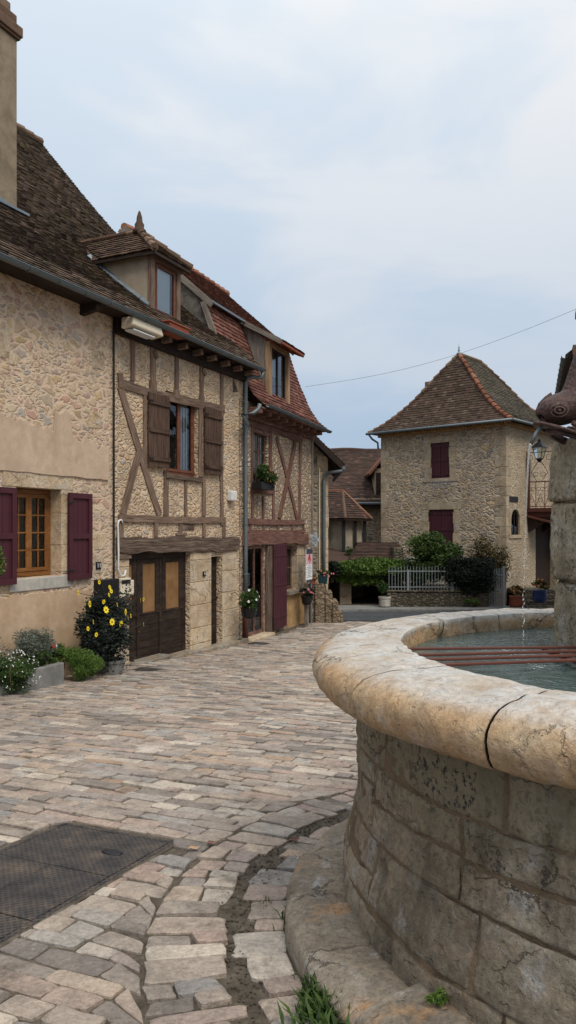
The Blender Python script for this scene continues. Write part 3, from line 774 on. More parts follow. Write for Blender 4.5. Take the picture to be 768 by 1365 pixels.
def prof(points):
    """arc-length parametrised (t,z) profile"""
    L = [0]
    for a, c in zip(points, points[1:]): L.append(L[-1] + math.dist(a, c))
    def f(q):
        if q <= 0:
            a, c = points[0], points[1]; k = q / (L[1] - L[0]); return a[0] + (c[0] - a[0]) * k, a[1] + (c[1] - a[1]) * k
        for i in range(len(points) - 1):
            if q <= L[i + 1] or i == len(points) - 2:
                k = (q - L[i]) / (L[i + 1] - L[i]); a, c = points[i], points[i + 1]
                return a[0] + (c[0] - a[0]) * k, a[1] + (c[1] - a[1]) * k
    return f, L[-1]

def window(root, u0, u1, z0, z1, t, mat, nx=2, nz_=4, fw=.055, leaves=2, glass='glass', mun=.022, name='window_frame'):
    b = MB(); d = .05
    def fb(a, c, e_, f_, dd=0): b.box(a, c, t - dd, t + d, e_, f_)
    fb(u0, u1, z1 - fw, z1); fb(u0, u1, z0, z0 + fw); fb(u0, u0 + fw, z0 + fw, z1 - fw); fb(u1 - fw, u1, z0 + fw, z1 - fw)
    W_ = (u1 - u0 - 2 * fw) / leaves
    for l in range(leaves):
        a = u0 + fw + l * W_; c = a + W_; f2 = fw * .8
        b.box(a + .002, a + f2, t - .012, t + .03, z0 + fw + .002, z1 - fw - .002); b.box(c - f2, c - .002, t - .012, t + .03, z0 + fw + .002, z1 - fw - .002)
        b.box(a + f2, c - f2, t - .012, t + .03, z0 + fw + .002, z0 + fw + f2); b.box(a + f2, c - f2, t - .012, t + .03, z1 - fw - f2, z1 - fw - .002)
        for i in range(1, nx): x = a + f2 + (c - a - 2 * f2) * i / nx; b.box(x - mun / 2, x + mun / 2, t - .006, t + .022, z0 + fw + f2, z1 - fw - f2)
        for i in range(1, nz_): z = z0 + fw + f2 + (z1 - z0 - 2 * fw - 2 * f2) * i / nz_; b.box(a + f2, c - f2, t - .005, t + .021, z - mun / 2, z + mun / 2)
    fr_ = b.build(name, mat, root, bevel=.004)
    g = MB(); g.quad((u0 + fw, t + .015, z0 + fw), (u1 - fw, t + .015, z0 + fw), (u1 - fw, t + .015, z1 - fw), (u0 + fw, t + .015, z1 - fw))
    g.build('pane', M[glass], fr_)
    return fr_

def plank_shutter(root, u0, u1, z0, z1, t, mat, style='ledged', tilt=0.0, label=None):
    """open shutter lying against the wall; t is its back, it stands 4 cm proud"""
    b = MB(); n = max(3, round((u1 - u0) / .12)); w = (u1 - u0) / n
    T = lambda u: t - .035 + tilt * (u - u0)
    for i in range(n):
        a, c = u0 + i * w + .003, u0 + (i + 1) * w - .003
        ja, jb = (rr(-.006, .006), rr(-.006, .006)) if style == 'ledged' else (0, 0)
        k = rr(0, 40)
        vs = [(a, T(a), z0 + ja), (c, T(c), z0 + ja), (c, T(c) + .025, z0 + ja), (a, T(a) + .025, z0 + ja), (a, T(a), z1 + jb), (c, T(c), z1 + jb), (c, T(c) + .025, z1 + jb), (a, T(a) + .025, z1 + jb)]
        gs = [(k + (0 if q < 4 else z1 - z0), k + (0, w, w, 0)[q % 4], 0) for q in range(8)]
        b.hexa(vs, None, gs)
    def ledge(za, zb, ua=u0, ub=u1, d=.03):
        k = rr(0, 40)
        vs = [(ua, T(ua) - d, za), (ub, T(ub) - d, za), (ub, T(ub) - .001, za), (ua, T(ua) - .001, za), (ua, T(ua) - d, zb), (ub, T(ub) - d, zb), (ub, T(ub) - .001, zb), (ua, T(ua) - .001, zb)]
        b.hexa(vs, None, [(k + (0, ub - ua, ub - ua, 0)[q % 4], k + (0 if q < 4 else zb - za), 0) for q in range(8)])
    H = z1 - z0
    if style == 'ledged':
        for z in (z0 + .12, z0 + H * .47, z1 - .22): ledge(z, z + .085)
    elif style == 'framed':
        f = .085
        ledge(z0 - .004, z0 + f); ledge(z1 - f, z1 + .004); ledge(z0 + H * .5 - f / 2, z0 + H * .5 + f / 2, u0 + f, u1 - f)
        ledge(z0 + f, z1 - f, u0 - .003, u0 + f); ledge(z0 + f, z1 - f, u1 - f, u1 + .003)
    elif style == 'closed':
        for z in (z0 + H * .12, z0 + H * .5, z1 - H * .15): ledge(z, z + .05, d=.012)
    o = b.build('shutter', mat, root, bevel=.003, label=label)
    h = MB()
    for z in (z0 + .16, z1 - .16):
        h.box(u0 - .04, u0 + .10, T(u0) - .045, T(u0) - .031, z - .012, z + .012)
    h.build('hinge', M['iron'], o, split=True)
    return o

def gutter(root, fr_pts, r=.065, mat='zinc', brackets=True, name='gutter'):
    """half round gutter along two (u,t,z) points"""
    a, c = fr_pts; b = MB(); n = 9
    L = c[0] - a[0]; m = max(1, int(L / 1.2)); prev = None
    vs = []; fs = []
    for i in range(m + 1):
        k = i / m; u = a[0] + L * k; t0 = a[1] + (c[1] - a[1]) * k; z0 = a[2] + (c[2] - a[2]) * k + (.012 * nz3(u, 1, 2))
        for j in range(n):
            an = math.pi * j / (n - 1); vs.append((u, t0 - r * math.cos(an), z0 - r * math.sin(an)))
        for j in range(n):
            an = math.pi * (n - 1 - j) / (n - 1); vs.append((u, t0 - (r - .006) * math.cos(an), z0 - (r - .006) * math.sin(an)))
    N = 2 * n
    for i in range(m):
        for j in range(N): fs.append((i * N + j, i * N + (j + 1) % N, (i + 1) * N + (j + 1) % N, (i + 1) * N + j))
    fs += [tuple(range(N)), tuple(range(m * N + N - 1, m * N - 1, -1))]
    b.add(vs, fs)
    # rolled front lip and joints
    b.tube([(a[0], a[1] - r, a[2]), (c[0], c[1] - r, c[2])], .010, 6)
    o = b.build(name, M[mat], root, smooth=False)
    if brackets:
        u = a[0] + .3
        h = MB()
        while u < c[0]:
            k = (u - a[0]) / L; t0 = a[1] + (c[1] - a[1]) * k; z0 = a[2] + (c[2] - a[2]) * k
            h.tube([(u, t0 - (r + .008) * math.cos(math.pi * j / 8), z0 - (r + .008) * math.sin(math.pi * j / 8)) for j in range(9)], .008, 4)
            u += .62
        h.build('bracket', M[mat], o, split=True)
    return o

# ------------------------------------------------------------------ stone house (left)
P = AB.p
UJ = P(151, 500)[0]                       # joint between the two houses
UE = P(324, 600)[0]                       # far end of the timbered one
U0A = 5.2
ZE = 5.85
def abprof():
    pts = []
    for i in range(15):
        t = -.42 + (6.5 + .42) * i / 14; tt = max(0, min(1, t / 6.5))
        pts.append((t, ZE + .03 + t * 1.0 - .42 * math.sin(math.pi * tt ** .9)))
    return pts
ABP = abprof(); abf, ABL = prof(ABP)
def zroof(t):
    for a, c in zip(ABP, ABP[1:]):
        if t <= c[0]: return a[1] + (c[1] - a[1]) * (t - a[0]) / (c[0] - a[0])
    return ABP[-1][1]
gA = gz(11.5)
A = thing('stone_house', 'pale stone and plaster house at the left with maroon shutters and a tall chimney', 'house', AB, (P(60, 800)[0], 0, gA))
wA0, wz0 = P(20, 772); wA1, wz1 = P(82, 653)
zl = P(0, 627)[1]
b = MB()
wall_grid(b, U0A, UJ, -2, ZE + .02, [(wA0, wA1, wz0, wz1, .30)])
b.quad((U0A, 0, -2), (U0A, 0, ZE), (U0A, 13, ZE), (U0A, 13, -2)); b.quad((UJ, 13, -2), (UJ, 13, ZE), (U0A, 13, ZE), (U0A, 13, -2))
b.poly([(U0A, 0, ZE), (U0A, 6.5, ZE + 6.4), (U0A, 13, ZE)])
b.build('wall', M['stoneA'], A)
# plaster coats with ragged edges
def ragged(u0, u1, zf, step=.06, amp=.05, k=0):
    n = int((u1 - u0) / step); return [(u0 + (u1 - u0) * i / n, zf(u0 + (u1 - u0) * i / n) + amp * nz3(i * .31 + k, k, 2) + amp * .4 * nz3(i * 1.7, k, 5)) for i in range(n + 1)]
b = MB()
uR = P(144, 600)[0]
top = ragged(U0A, uR, lambda u: 3.30 - .10 * (u - P(0, 600)[0]) + (.35 if P(92, 600)[0] - .35 < u < P(92, 600)[0] + .05 else 0), .05, .16, 3)
bot = ragged(U0A, uR - .02, lambda u: zl + .015 * nz3(u * 3, 0, 0), .12, .012, 9)
side = [(uR + .012 * nz3(i, 3, 3), 3.0 - i * .1) for i in range(5)]
out = bot + side[::-1] + top[::-1]
b.slab(out, -.028, .0)
b.build('plaster_band', M['plasterA'], A, bevel=.006)
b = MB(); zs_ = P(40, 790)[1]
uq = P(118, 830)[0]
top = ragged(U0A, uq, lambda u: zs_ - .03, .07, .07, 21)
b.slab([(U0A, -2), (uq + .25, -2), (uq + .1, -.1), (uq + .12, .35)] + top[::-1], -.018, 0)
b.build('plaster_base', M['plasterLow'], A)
# dressed stone round the window
b = MB()
def blocks(b, u0, u1, z0, z1, hz, t0=-.006, t1=.02, jit=.03):
    z = z0
    while z < z1 - .02:
        h = min(hz * rr(.8, 1.25), z1 - z)
        if z1 - z - h < .08: h = z1 - z
        b.box(u0 - (jit and rr(0, jit)), u1 + (jit and rr(0, jit)), t0 + rr(-.002, .002), t1, z + .004, z + h - .004); z += h
blocks(b, wA1 + .002, wA1 + .20, wz0 + .06, wz1, .42, -.008, .29)
blocks(b, wA0 - .20, wA0 - .002, wz0 + .06, wz1, .42, -.008, .29)
b.box(wA0 - .25, wA0 + .5, -.012, .295, wz1 + .002, wz1 + .26); b.box(wA0 + .506, wA1 + .28, -.009, .295, wz1 + .002, wz1 + .255)
b.build('window_surround', M['ashlar'], A, bevel=.008, split=True)
b = MB(); b.box(wA0 - .12, wA1 + .22, -.022, .30, wz0 - .20, wz0 - .002)
b.build('sill', M['sillstone'], A, bevel=.015)
wf = window(A, wA0 + .01, wA1 - .01, wz0 + .01, wz1 - .01, .22, M['orangewood'], 2, 4, .075, 2)
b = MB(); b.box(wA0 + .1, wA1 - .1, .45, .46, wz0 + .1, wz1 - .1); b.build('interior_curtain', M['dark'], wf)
b = MB(); uu = (wA0 + wA1) / 2 + .3; b.lathe([(.0, 0), (.012, .02), (.02, .1), (.012, .24), (.0, .26)], (uu, .33, wz0 + .55), 8); b.build('ornament', M['cloth'], wf, smooth=True)
u_, z_ = P(88, 773); u2, z2 = P(119, 659)
plank_shutter(A, u_, u2, z_, P(88, 657)[1], -.02, M['maroon'], 'framed', .02)
u_, z_ = P(-14, 782); u2, z2 = P(19, 651)
plank_shutter(A, P(19, 700, -.04)[0] - .62, P(19, 700, -.04)[0], P(19, 778)[1], P(19, 651)[1], -.02, M['maroon'], 'framed', -.02)
# corner quoins near the joint
b = MB()
for (px, py, w, h) in ((131, 752, .30, .34), (133, 722, .34, .30), (131, 480, .36, .34), (122, 440, .3, .2), (126, 560, .36, .30), (3, 455, .34, .5), (16, 478, .28, .2)):
    u_, z_ = P(px, py); b.slab([(u_ - w / 2 + .02, z_ - h / 2), (u_ + w / 2 - .03, z_ - h / 2 + .01), (u_ + w / 2, z_ + h / 2 - .04), (u_ + w / 2 - .05, z_ + h / 2), (u_ - w / 2, z_ + h / 2 - .01)], -.010, .02)
b.build('quoin', M['ashlar'], A, bevel=.012, split=True)
def number_plate(root, px, py, txt, s=.10, fr=AB, t=-.03):
    u_, z_ = fr.p(px, py, t); b = MB(); b.box(u_ - s / 2, u_ + s / 2, t, t + .022, z_ - s / 2, z_ + s / 2)
    o = b.build('number_plate', M['black'], root, bevel=.003)
    text_mesh('numeral', txt, s * .85, fr, u_, t - .004, z_, M['paper'], o)
number_plate(A, 132, 754, '11', .13)
# cables down the joint
b = MB()
pts = [(P(150, 418)[0] + .02 * nz3(i, 0, 0), -.03, P(150, 418)[1] + (P(150, 775)[1] - P(150, 418)[1]) * i / 14) for i in range(15)]
b.tube(pts, .017, 6); b.tube([(p[0] + .03 + .015 * nz3(i, 5, 5), -.02, p[2]) for i, p in enumerate(pts)], .009, 5)
b.tube([(P(px, 0)[0], -.05, ZE - .20 - .05 * math.sin(px * .09)) for px in range(0, 152, 8)], .022, 6)
b.build('cable', M['cable'], A, smooth=True)
b = MB()
arc = [P(160, 697), P(158, 693), P(155, 694), P(153.5, 699), P(154, 712), P(154.5, 740), P(154, 758), P(157, 766), P(160, 768), P(163, 766), P(164, 760)]
b.tube([(q[0], -.06, q[1]) for q in arc], .018, 8)
b.build('conduit', M['white'], A, smooth=True)

# roof of the left house
def roof_ab(root, u0, u1, mat, ridge=True, vergeR=False):
    Pf = lambda s, q: (s, *abf(q))
    b = MB(); sheet(b, Pf, [u0, u1], [ABL * i / 14 for i in range(15)])
    b.quad((u0, 6.5, ABP[-1][1]), (u1, 6.5, ABP[-1][1]), (u1, 13.4, ZE - .3), (u0, 13.4, ZE - .3))
    tiles(b, Pf, 0, ABL, lambda q: (u0, u1 + (.02 * nz3(q * 5, 0, 0) if vergeR else 0)), .17, .105)
    o = b.build('roof', mat, root)
    return o
rA = roof_ab(A, U0A, UJ, M['tileA'])
b = MB(); u = U0A
while u < UJ: b.tube([(u, 6.5, ABP[-1][1] - .02), (u + .36, 6.5, ABP[-1][1] + .005)], [.11, .125], 8); u += .34
b.build('ridge_tile', M['hipB'], rA)
# chimney
chu, cht = None, 2.23
px_r = 24
uC = P(23, 250, cht)[0]
b = MB(); zb = zroof(1.7) - .3; zt = 11.0
b.box(uC - 1.0, uC, cht, cht + .62, zb, zt)
ch = b.build('chimney', M['chim'], rA, bevel=.02)
b = MB(); b.hexa([(uC - 1.03, cht - .03, zb + .3), (uC + .03, cht - .03, zb + .3), (uC + .03, cht + .66, zb + .3), (uC - 1.03, cht + .66, zb + .3), (uC - 1.01, cht - .02, zb + 1.0), (uC + .012, cht - .02, zb + .75), (uC + .012, cht + .64, zb + 1.4), (uC - 1.01, cht + .64, zb + 1.4)])
b.box(uC - 1.15, uC + .14, cht - .18, cht - .02, zroof(cht - .1) + .0, zroof(cht - .1) + .05)
b.build('flashing', M['lead'], rA)
b = MB(); b.box(uC - 1.05, uC + .05, cht - .05, cht + .67, zt, zt + .05)
for i in range(5):
    k = i / 5; b.box(uC - 1.08 + .5 * k, uC + .08 - .5 * k, cht - .08 + .3 * k, cht + .70 - .3 * k, zt + .052 + .2 * i, zt + .05 + .2 * (i + 1))
b.build('chimney_cap', M['hipB'], rA, bevel=.02)
zg = abf(0)[1] - .03
gutter(A, ((U0A, -.50, zg), (UJ - .0, -.50, zg)))
b = MB(); b.box(U0A, UJ, -.40, .0, zg - .02, zg + .04); 
u = UJ - .9
while u < UJ - .5: b.hexa([(u, -.36, zg - .14), (u + .11, -.36, zg - .14), (u + .11, -.001, zg - .20), (u, -.001, zg - .20), (u, -.36, zg - .022), (u + .11, -.36, zg - .022), (u + .11, -.001, zg - .022), (u, -.001, zg - .022)]); u += .62
b.build('eave_board', M['darkwood'], A)

# ------------------------------------------------------------------ timber framed house
gB = gz(16)
H = thing('timber_framed_house', 'timber framed house with brown plank shutters, garage doors and a mossy roof with a dormer', 'house', AB, (P(235, 860)[0], 0, gB))
bx0, bz0 = P(221, 632); bx1, bz1 = P(264, 533)
gx0, gzt = P(172, 734); gx1 = P(253, 734)[0]; gzt = 1.19
dx0 = P(281, 742)[0]; dx1 = P(296, 742)[0]; dzt = .98
b = MB()
wall_grid(b, UJ + .002, UE, -2, ZE + .02, [(bx0, bx1, bz0, bz1, .18), (gx0, gx1, -2, gzt, .22), (dx0, dx1, -2, dzt, .25)])
b.poly([(UE, 0, -2), (UE, 13, -2), (UE, 13, ZE), (UE, 6.5, ZE + 6.2), (UE, 3, zroof(3) - .05), (UE, 0, ZE)])
b.quad((UE, 13, -2), (UJ, 13, -2), (UJ, 13, ZE), (UE, 13, ZE))
b.build('wall', M['stoneB'], H)
T0, T1 = -.035, .02
def tb(p0, p1, w=.14, root=H, mat='timber', fr=AB, t0=T0, t1=T1, **k):
    a, c = fr.p(*p0), fr.p(*p1); b = MB(); b.beam(a, c, w * .88, t0 + rr(-.004, .004), t1, **k)
    return b.build('timber', M[mat], root, bevel=.006)
# rails
tb((157, 511), (198, 524), .20); tb((198, 524), (298, 546), .19)
tb((157, 690), (299, 693), .15, t0=-.045)
tb((159, 497), (161, 518), .16)
for x, ya, yb, w in ((176, 450, 508, .13), (203, 447, 520, .17), (234.5, 455, 530, .14), (268, 467, 538, .17), (295, 478, 700, .13)): tb((x, ya), (x, yb), w)
tb((159, 515), (212, 687), .19, t0=-.03); tb((186, 597), (162, 687), .16, t0=-.055)
for x, ya, yb, w in ((220.5, 628, 688, .17), (247, 640, 688, .10), (271, 634, 688, .14)): tb((x, ya), (x, yb), w)
tb((203.5, 468), (207, 478), .12, t0=-.07); tb((268, 492), (272, 500), .12, t0=-.07); tb((234.5, 520), (234.5, 531), .20, t0=-.04); tb((203, 508), (203, 521), .24, t0=-.04); tb((268, 528), (268, 539), .22, t0=-.04)
for x, ya, yb, w in ((160, 696, 717, .19), (207, 696, 716, .14), (240, 696, 716, .13), (271, 696, 716, .13), (298, 696, 716, .14)): tb((x, ya), (x, yb), w)
tb((234, 712), (247, 712), .07, t0=-.05)
b = MB(); u_, z_ = P(251, 701); b.box(u_ - .25, u_ + .22, -.02, .01, z_ - .09, z_ + .05); b.build('timber', M['lintel'], H, bevel=.01)
# window posts
tb((192, 523), (192.5, 624), .10); tb((267, 538), (267, 636), .17); tb((293, 545), (293, 640), .07)
tb((219, 634), (268, 640), .10, t0=-.06, mat='lintel')
wf = window(H, bx0 + .005, bx1 - .005, bz0 + .01, bz1 - .01, .09, M['redwood'], 1, 1, .07, 2)
b = MB()
for i in range(7):
    u_ = (bx0 + bx1) / 2 + .05 + i * .058; b.box(u_, u_ + .052, .17 + (i % 2) * .02, .18 + (i % 2) * .02, bz0 + .1, bz1 - .1)
b.build('curtain', M['cloth'], wf)
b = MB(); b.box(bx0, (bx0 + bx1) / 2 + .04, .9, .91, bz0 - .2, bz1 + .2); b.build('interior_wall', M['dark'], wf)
zt_, zb_ = P(221, 530)[1], P(221, 625)[1]
plank_shutter(H, P(194.5, 600)[0], P(220, 600)[0], zb_, zt_, -.04, M['shutwood'], 'ledged', -.06)
plank_shutter(H, P(269.5, 600)[0], P(291.5, 600)[0], P(291, 634)[1], P(291, 548)[1], -.05, M['shutwood'], 'ledged', .0)
# lintel beam
b = MB(); a_, c_ = P(154, 729), P(316, 730)
b.beam((a_[0], 1.31), (c_[0], 1.24), .30, -.07, .10, rough=.16, seg=40)
b.build('lintel', M['lintel'], H, bevel=.012)
b = MB(); b.beam((P(155, 735)[0], 1.14), (gx0 + .03, 1.12), .16, -.05, .03, rough=.14); b.build('lintel_end', M['lintel'], H, bevel=.01)
# stone jambs
b = MB()
blocks(b, gx1 + .002, dx0 - .002, -1.3, 1.09, .42, -.02, .20, 0)
blocks(b, dx1 + .002, P(315, 800)[0], -1.4, 1.08, .5, -.02, .20, 0)
blocks(b, UJ + .08, gx0 - .004, -1.2, 1.04, .4, -.012, .20, 0)
b.build('jamb_stone', M['ashlar'], H, bevel=.012, split=True)
# garage door: three framed leaves, tan panels above boards
b = MB(); W_ = gx1 - gx0; th = .12; zk = P(215, 817)[1]
cols = [(P(172, 0)[0], P(188, 0)[0]), (P(191, 0)[0], P(218, 0)[0]), (P(222, 0)[0], P(249, 0)[0])]
gd = MB()
gd.box(gx0, gx1, th - .02, th + .05, gzt - .17, gzt - .002)
gd.box(gx1 - .13, gx1 - .002, th - .02, th + .05, -1.2, gzt - .172)
for (a, c) in cols:
    z = -1.15
    while z < zk - .02:
        h = .145; gd.box(a + .004, c - .004, th - .004 + rr(-.003, .003), th + .03, z + .003, min(z + h, zk) - .003); z += h
    for e_ in (a, c - .13): gd.box(e_, e_ + .13, th - .02, th + .04, zk, gzt - .172)
    gd.box(a + .13, c - .13, th - .018, th + .04, gzt - .27, gzt - .174); gd.box(a + .13, c - .13, th - .018, th + .04, zk, zk + .04)
for x in (cols[0][1], cols[1][1]): gd.box(x - .001, x + (cols[1][0] - cols[0][1]) + .001, th - .03, th + .03, -1.15, gzt - .173)
gdo = gd.build('garage_door', M['darkwood'], H, bevel=.005)
for (a, c) in cols:
    b = MB(); b.box(a + .132, c - .132, th + .0, th + .012, zk + .042, gzt - .272); b.build('panel', M['tanpanel'], gdo)
b = MB(); u_, z_ = P(249.5, 768, .09); b.box(u_ - .025, u_ + .025, th - .035, th - .02, z_ - .07, z_ + .05); b.build('door_notice', M['paper'], gdo)
b = MB()
nb = 4
for i in range(nb):
    a = dx0 + (dx1 - dx0) * i / nb; b.box(a + .003, a + (dx1 - dx0) / nb - .003, .14, .17, -1.25, dzt - .005)
b.box(dx0, dx1, .12, .139, .0, .06); 
dd = b.build('side_door', M['darkwood'], H, bevel=.004)
b = MB(); b.lathe([(.018, 0), (.018, .03)], (dx0 + .1, .10, -.12), 8); b.build('door_handle', M['iron'], dd)
number_plate(H, 273, 765, '9', .11, t=-.045)
# threshold stones
b = MB()
for (a, c, z) in ((gx0 - .1, gx0 + 1.1, 0), (gx0 + 1.11, gx1 + .05, .0), (gx1 + .06, dx0 - .02, .02), (dx0 - .01, UE - .1, .03)):
    y = AB.w((a + c) / 2, 0, 0)[1]; b.box(a, c, -.22, .10, gz(y) - .2, gz(y) + .05 + z)
b.build('threshold', M['fstep'], H, bevel=.02, split=True)

# gutter, joist ends, downpipe
gutter(H, ((UJ + .002, -.50, zg), (UE + .12, -.50, zg - .03)))
b = MB(); b.box(UJ, UE + .1, -.40, -.002, zg - .02, zg + .04); b.box(UJ, UE, -.10, -.002, zg - .30, zg - .021); b.build('eave_board', M['darkwood'], H)
for i in range(9):
    u_ = UJ + .25 + i * .58; b = MB()
    b.bar((u_, .02, zg - .13), (u_, -.30, zg - .11), .11, .11); b.build('joist_end', M['timber'], H, bevel=.008)
b = MB(); x = UE - .03; r_ = .05
b.tube([(x + .1, -.50, zg - .08), (x + .09, -.48, zg - .22), (x + .02, -.16, ZE - .62), (x, -.09, ZE - .75), (x, -.09, 3), (x, -.09, 1), (x, -.09, -.1)], r_, 10)
dp = b.build('downpipe', M['zinc'], H, smooth=True)
b = MB(); b.tube([(x, -.09, -.1), (x, -.09, -1.12)], r_ + .008, 10); b.build('pipe_foot', M['rust'], dp, smooth=True)
b = MB()
for z in (4.6, 3.2, 1.7, .5): b.tube([(x, -.09, z), (x, -.09, z + .04)], r_ + .012, 10)
b.build('collar', M['zinc'], dp, split=True)
# roof and dormer
rH = roof_ab(H, UJ + .002, UE + .18, M['tileB'], vergeR=True)
b = MB(); u = UJ
while u < UE + .1: b.tube([(u, 6.5, ABP[-1][1] - .02), (u + .36, 6.5, ABP[-1][1] + .005)], [.11, .125], 8); u += .34
b.build('ridge_tile', M['hipB'], rH)
dt = .10
du0 = P(200, 380, dt)[0]; du1 = P(238, 390, dt)[0]; dz0 = 5.93; dz1 = P(202, 340, dt)[1]
duc = (du0 + du1) / 2
D = bpy.data.objects.new('dormer', None)
b = MB()
for s_, e_ in ((du0 + .02, du0 + .03), (du1 - .03, du1 - .02)):
    b.slab([(0, 0)], 0, 0) if False else None
tb_ = dt
for x0_, x1_ in ((du0 + .01, du0 + .07), (du1 - .07, du1 - .01)):
    # triangular cheek from the face back to the slope
    tback = dt + 1.5
    b.add([(x, t, z) for x in (x0_, x1_) for (t, z) in ((dt + .03, zroof(dt) - .05), (dt + .03, dz1), (1.75, dz1), (1.5, zroof(1.4)))],
          [(0, 1, 2, 3), (7, 6, 5, 4), (0, 4, 5, 1), (1, 5, 6, 2), (2, 6, 7, 3), (3, 7, 4, 0)])
dch = b.build('dormer_cheek', M['cheek'], rH, split=True)
b = MB()
b.bar((du0 + .05, dt, dz0 - .15), (du0 + .05, dt, dz1), .12, .10); b.bar((du1 - .05, dt, dz0 - .15), (du1 - .05, dt, dz1), .12, .10)
b.bar((du0 - .05, dt - .01, dz1 - .02), (du1 + .05, dt - .01, dz1 - .02), .12, .12)
b.build('dormer_post', M['timber'], rH, bevel=.006, split=True)
wf = window(rH, du0 + .12, du1 - .12, dz0 - .05, dz1 - .09, dt - .02, M['redwood'], 1, 1, .05, 1)
b = MB(); b.quad((du0 + .17, dt + .03, dz0), (du1 - .28, dt + .03, dz0), (du1 - .28, dt + .03, dz1 - .15), (du0 + .17, dt + .03, dz1 - .15)); b.build('blind', M['blind'], wf)
b = MB()
n_ = 8
for i in range(n_):
    t0 = dt + 1.45 * i / n_; t1 = dt + 1.45 * (i + 1) / n_ + .02
    b.hexa([(du0 - .10, t0, zroof(t0) + .02), (du0 + .03, t0, zroof(t0) + .05), (du0 + .03, t1, zroof(t1) + .05), (du0 - .10, t1, zroof(t1) + .02), (du0 - .10, t0, zroof(t0) + .045), (du0 + .008, t0, zroof(t0) + .10), (du0 + .008, t1, zroof(t1) + .10), (du0 - .10, t1, zroof(t1) + .045)])
b.build('flashing', M['lead'], rH)
# dormer roof: hipped to the front
ez = dz1 + .02; oh = .16; rz = ez + .68; ft = dt - .22; ha = dt + .62; hw = (du1 - du0) / 2 + oh
def side(sgn):
    L = math.hypot(hw, rz - ez)
    def Pf(s, q): k = q / L; return (duc + sgn * (hw * (1 - k)), s, ez + (rz - ez) * k)
    return Pf, L
b = MB()
for sg in (-1, 1):
    Pf, L = side(sg)
    tb2 = 2.6
    tiles(b, Pf, 0, L, lambda q: (ft + (ha - ft) * q / L, 1.45 + (zr_t - 1.45) * q / L if False else 1.25 + 1.0 * q / L), .16, .10)
    b.add([(duc + sg * hw, ft, ez), (duc, ha, rz), (duc, tb2, rz), (duc + sg * hw, 1.7, ez)], [(0, 1, 2, 3)])
Lf = math.hypot(ha - ft, rz - ez)
Pf = lambda s, q: (s, ft + (ha - ft) * q / Lf, ez + (rz - ez) * q / Lf)
tiles(b, Pf, 0, Lf, lambda q: (duc - hw * (1 - q / Lf), duc + hw * (1 - q / Lf)), .16, .10)
b.poly([(duc - hw, ft, ez), (duc + hw, ft, ez), (duc, ha, rz)])
b.poly([(duc - hw, ft, ez - .012), (duc - hw, 1.8, ez - .012), (duc + hw, 1.8, ez - .012), (duc + hw, ft, ez - .012)])
b.build('dormer_roof', M['tileD'], rH)
b = MB()
for sg in (-1, 1):
    for i in range(4):
        k0, k1 = i / 4, (i + 1.12) / 4; k1 = min(k1, 1)
        b.tube([(duc + sg * hw * (1 - k0), ft + (ha - ft) * k0, ez + (rz - ez) * k0 + .04), (duc + sg * hw * (1 - k1), ft + (ha - ft) * k1, ez + (rz - ez) * k1 + .03)], [.085, .065], 8)
for i in range(5): b.tube([(duc, ha + i * .3, rz + .02), (duc, ha + i * .3 + .32, rz + .02)], [.075, .065], 8)
b.build('dormer_hip_tile', M['hipB'], rH, smooth=False)
b = MB(); b.lathe([(.13, -.05), (.14, .02), (.09, .07), (.10, .14), (.065, .20), (.055, .30), (.025, .40), (.0, .44)], (duc, ha, rz + .03), 12); b.build('finial', M['tileD'], rH, smooth=True)
b = MB(); b.bar((duc - hw + .03, ft + .03, ez - .05), (duc + hw - .03, ft + .03, ez - .05), .05, .06); b.bar((duc - hw + .03, ft + .05, ez - .05), (duc - hw + .03, 1.5, ez - .05), .05, .06)
b.build('dormer_fascia', M['darkwood'], rH)

# things fixed to the timbered house
t_ = thing('floodlight', 'cream floodlight casing hung just below the gutter of the timber framed house', 'lamp', AB, (P(188, 437, -.35)[0], -.35, P(188, 437, -.35)[1]))
u_, z_ = P(190, 438, -.35); b = MB()
b.hexa([(u_ - .48, -.50, z_ - .06), (u_ + .48, -.50, z_ - .06), (u_ + .48, -.22, z_ - .10), (u_ - .48, -.22, z_ - .10), (u_ - .46, -.48, z_ + .10), (u_ + .44, -.48, z_ + .10), (u_ + .44, -.22, z_ + .12), (u_ - .46, -.22, z_ + .12)])
b.build('casing', M['cream'], t_, bevel=.03)
b = MB(); b.box(u_ - .40, u_ + .25, -.46, -.25, z_ - .135, z_ - .10); b.build('lamp_glass', M['cloth'], t_, bevel=.02)
b = MB(); b.bar((u_, -.22, z_ + .02), (u_, .0, z_ - .05), .04, .04); b.build('arm', M['iron'], t_)
t_ = thing('window_box', 'terracotta window box hung under the dormer at the gutter', 'planter', AB, (P(232, 440, -.25)[0], -.25, P(232, 440, -.25)[1]))
u_, z_ = P(232, 441, -.38); b = MB(); b.hexa([(u_ - .30, -.50, z_ - .10), (u_ + .30, -.50, z_ - .10), (u_ + .30, -.26, z_ - .10), (u_ - .30, -.26, z_ - .10), (u_ - .36, -.52, z_ + .08), (u_ + .36, -.52, z_ + .08), (u_ + .36, -.24, z_ + .08), (u_ - .36, -.24, z_ + .08)])
b.build('box', M['terracotta'], t_, bevel=.01)
b = MB(); b.box(u_ - .38, u_ + .38, -.54, -.22, z_ + .082, z_ + .11); b.build('rim', M['terracotta'], t_, bevel=.006)
b = MB(); u_, z_ = P(311, 661, -.1); b.box(u_ - .13, u_ + .13, -.14, .0, z_ - .12, z_ + .12)
o = b.build('alarm_box', M['white'], None, bevel=.03, fr=AB); tag(o, 'small white box on the wall beside the grey downpipe', 'alarm box')
b = MB(); u0_, z0_ = P(134.5, 798, -.16); u1_, z1_ = P(158, 771, -.16); b.box(u0_, u1_, -.18, -.002, z0_, z1_)
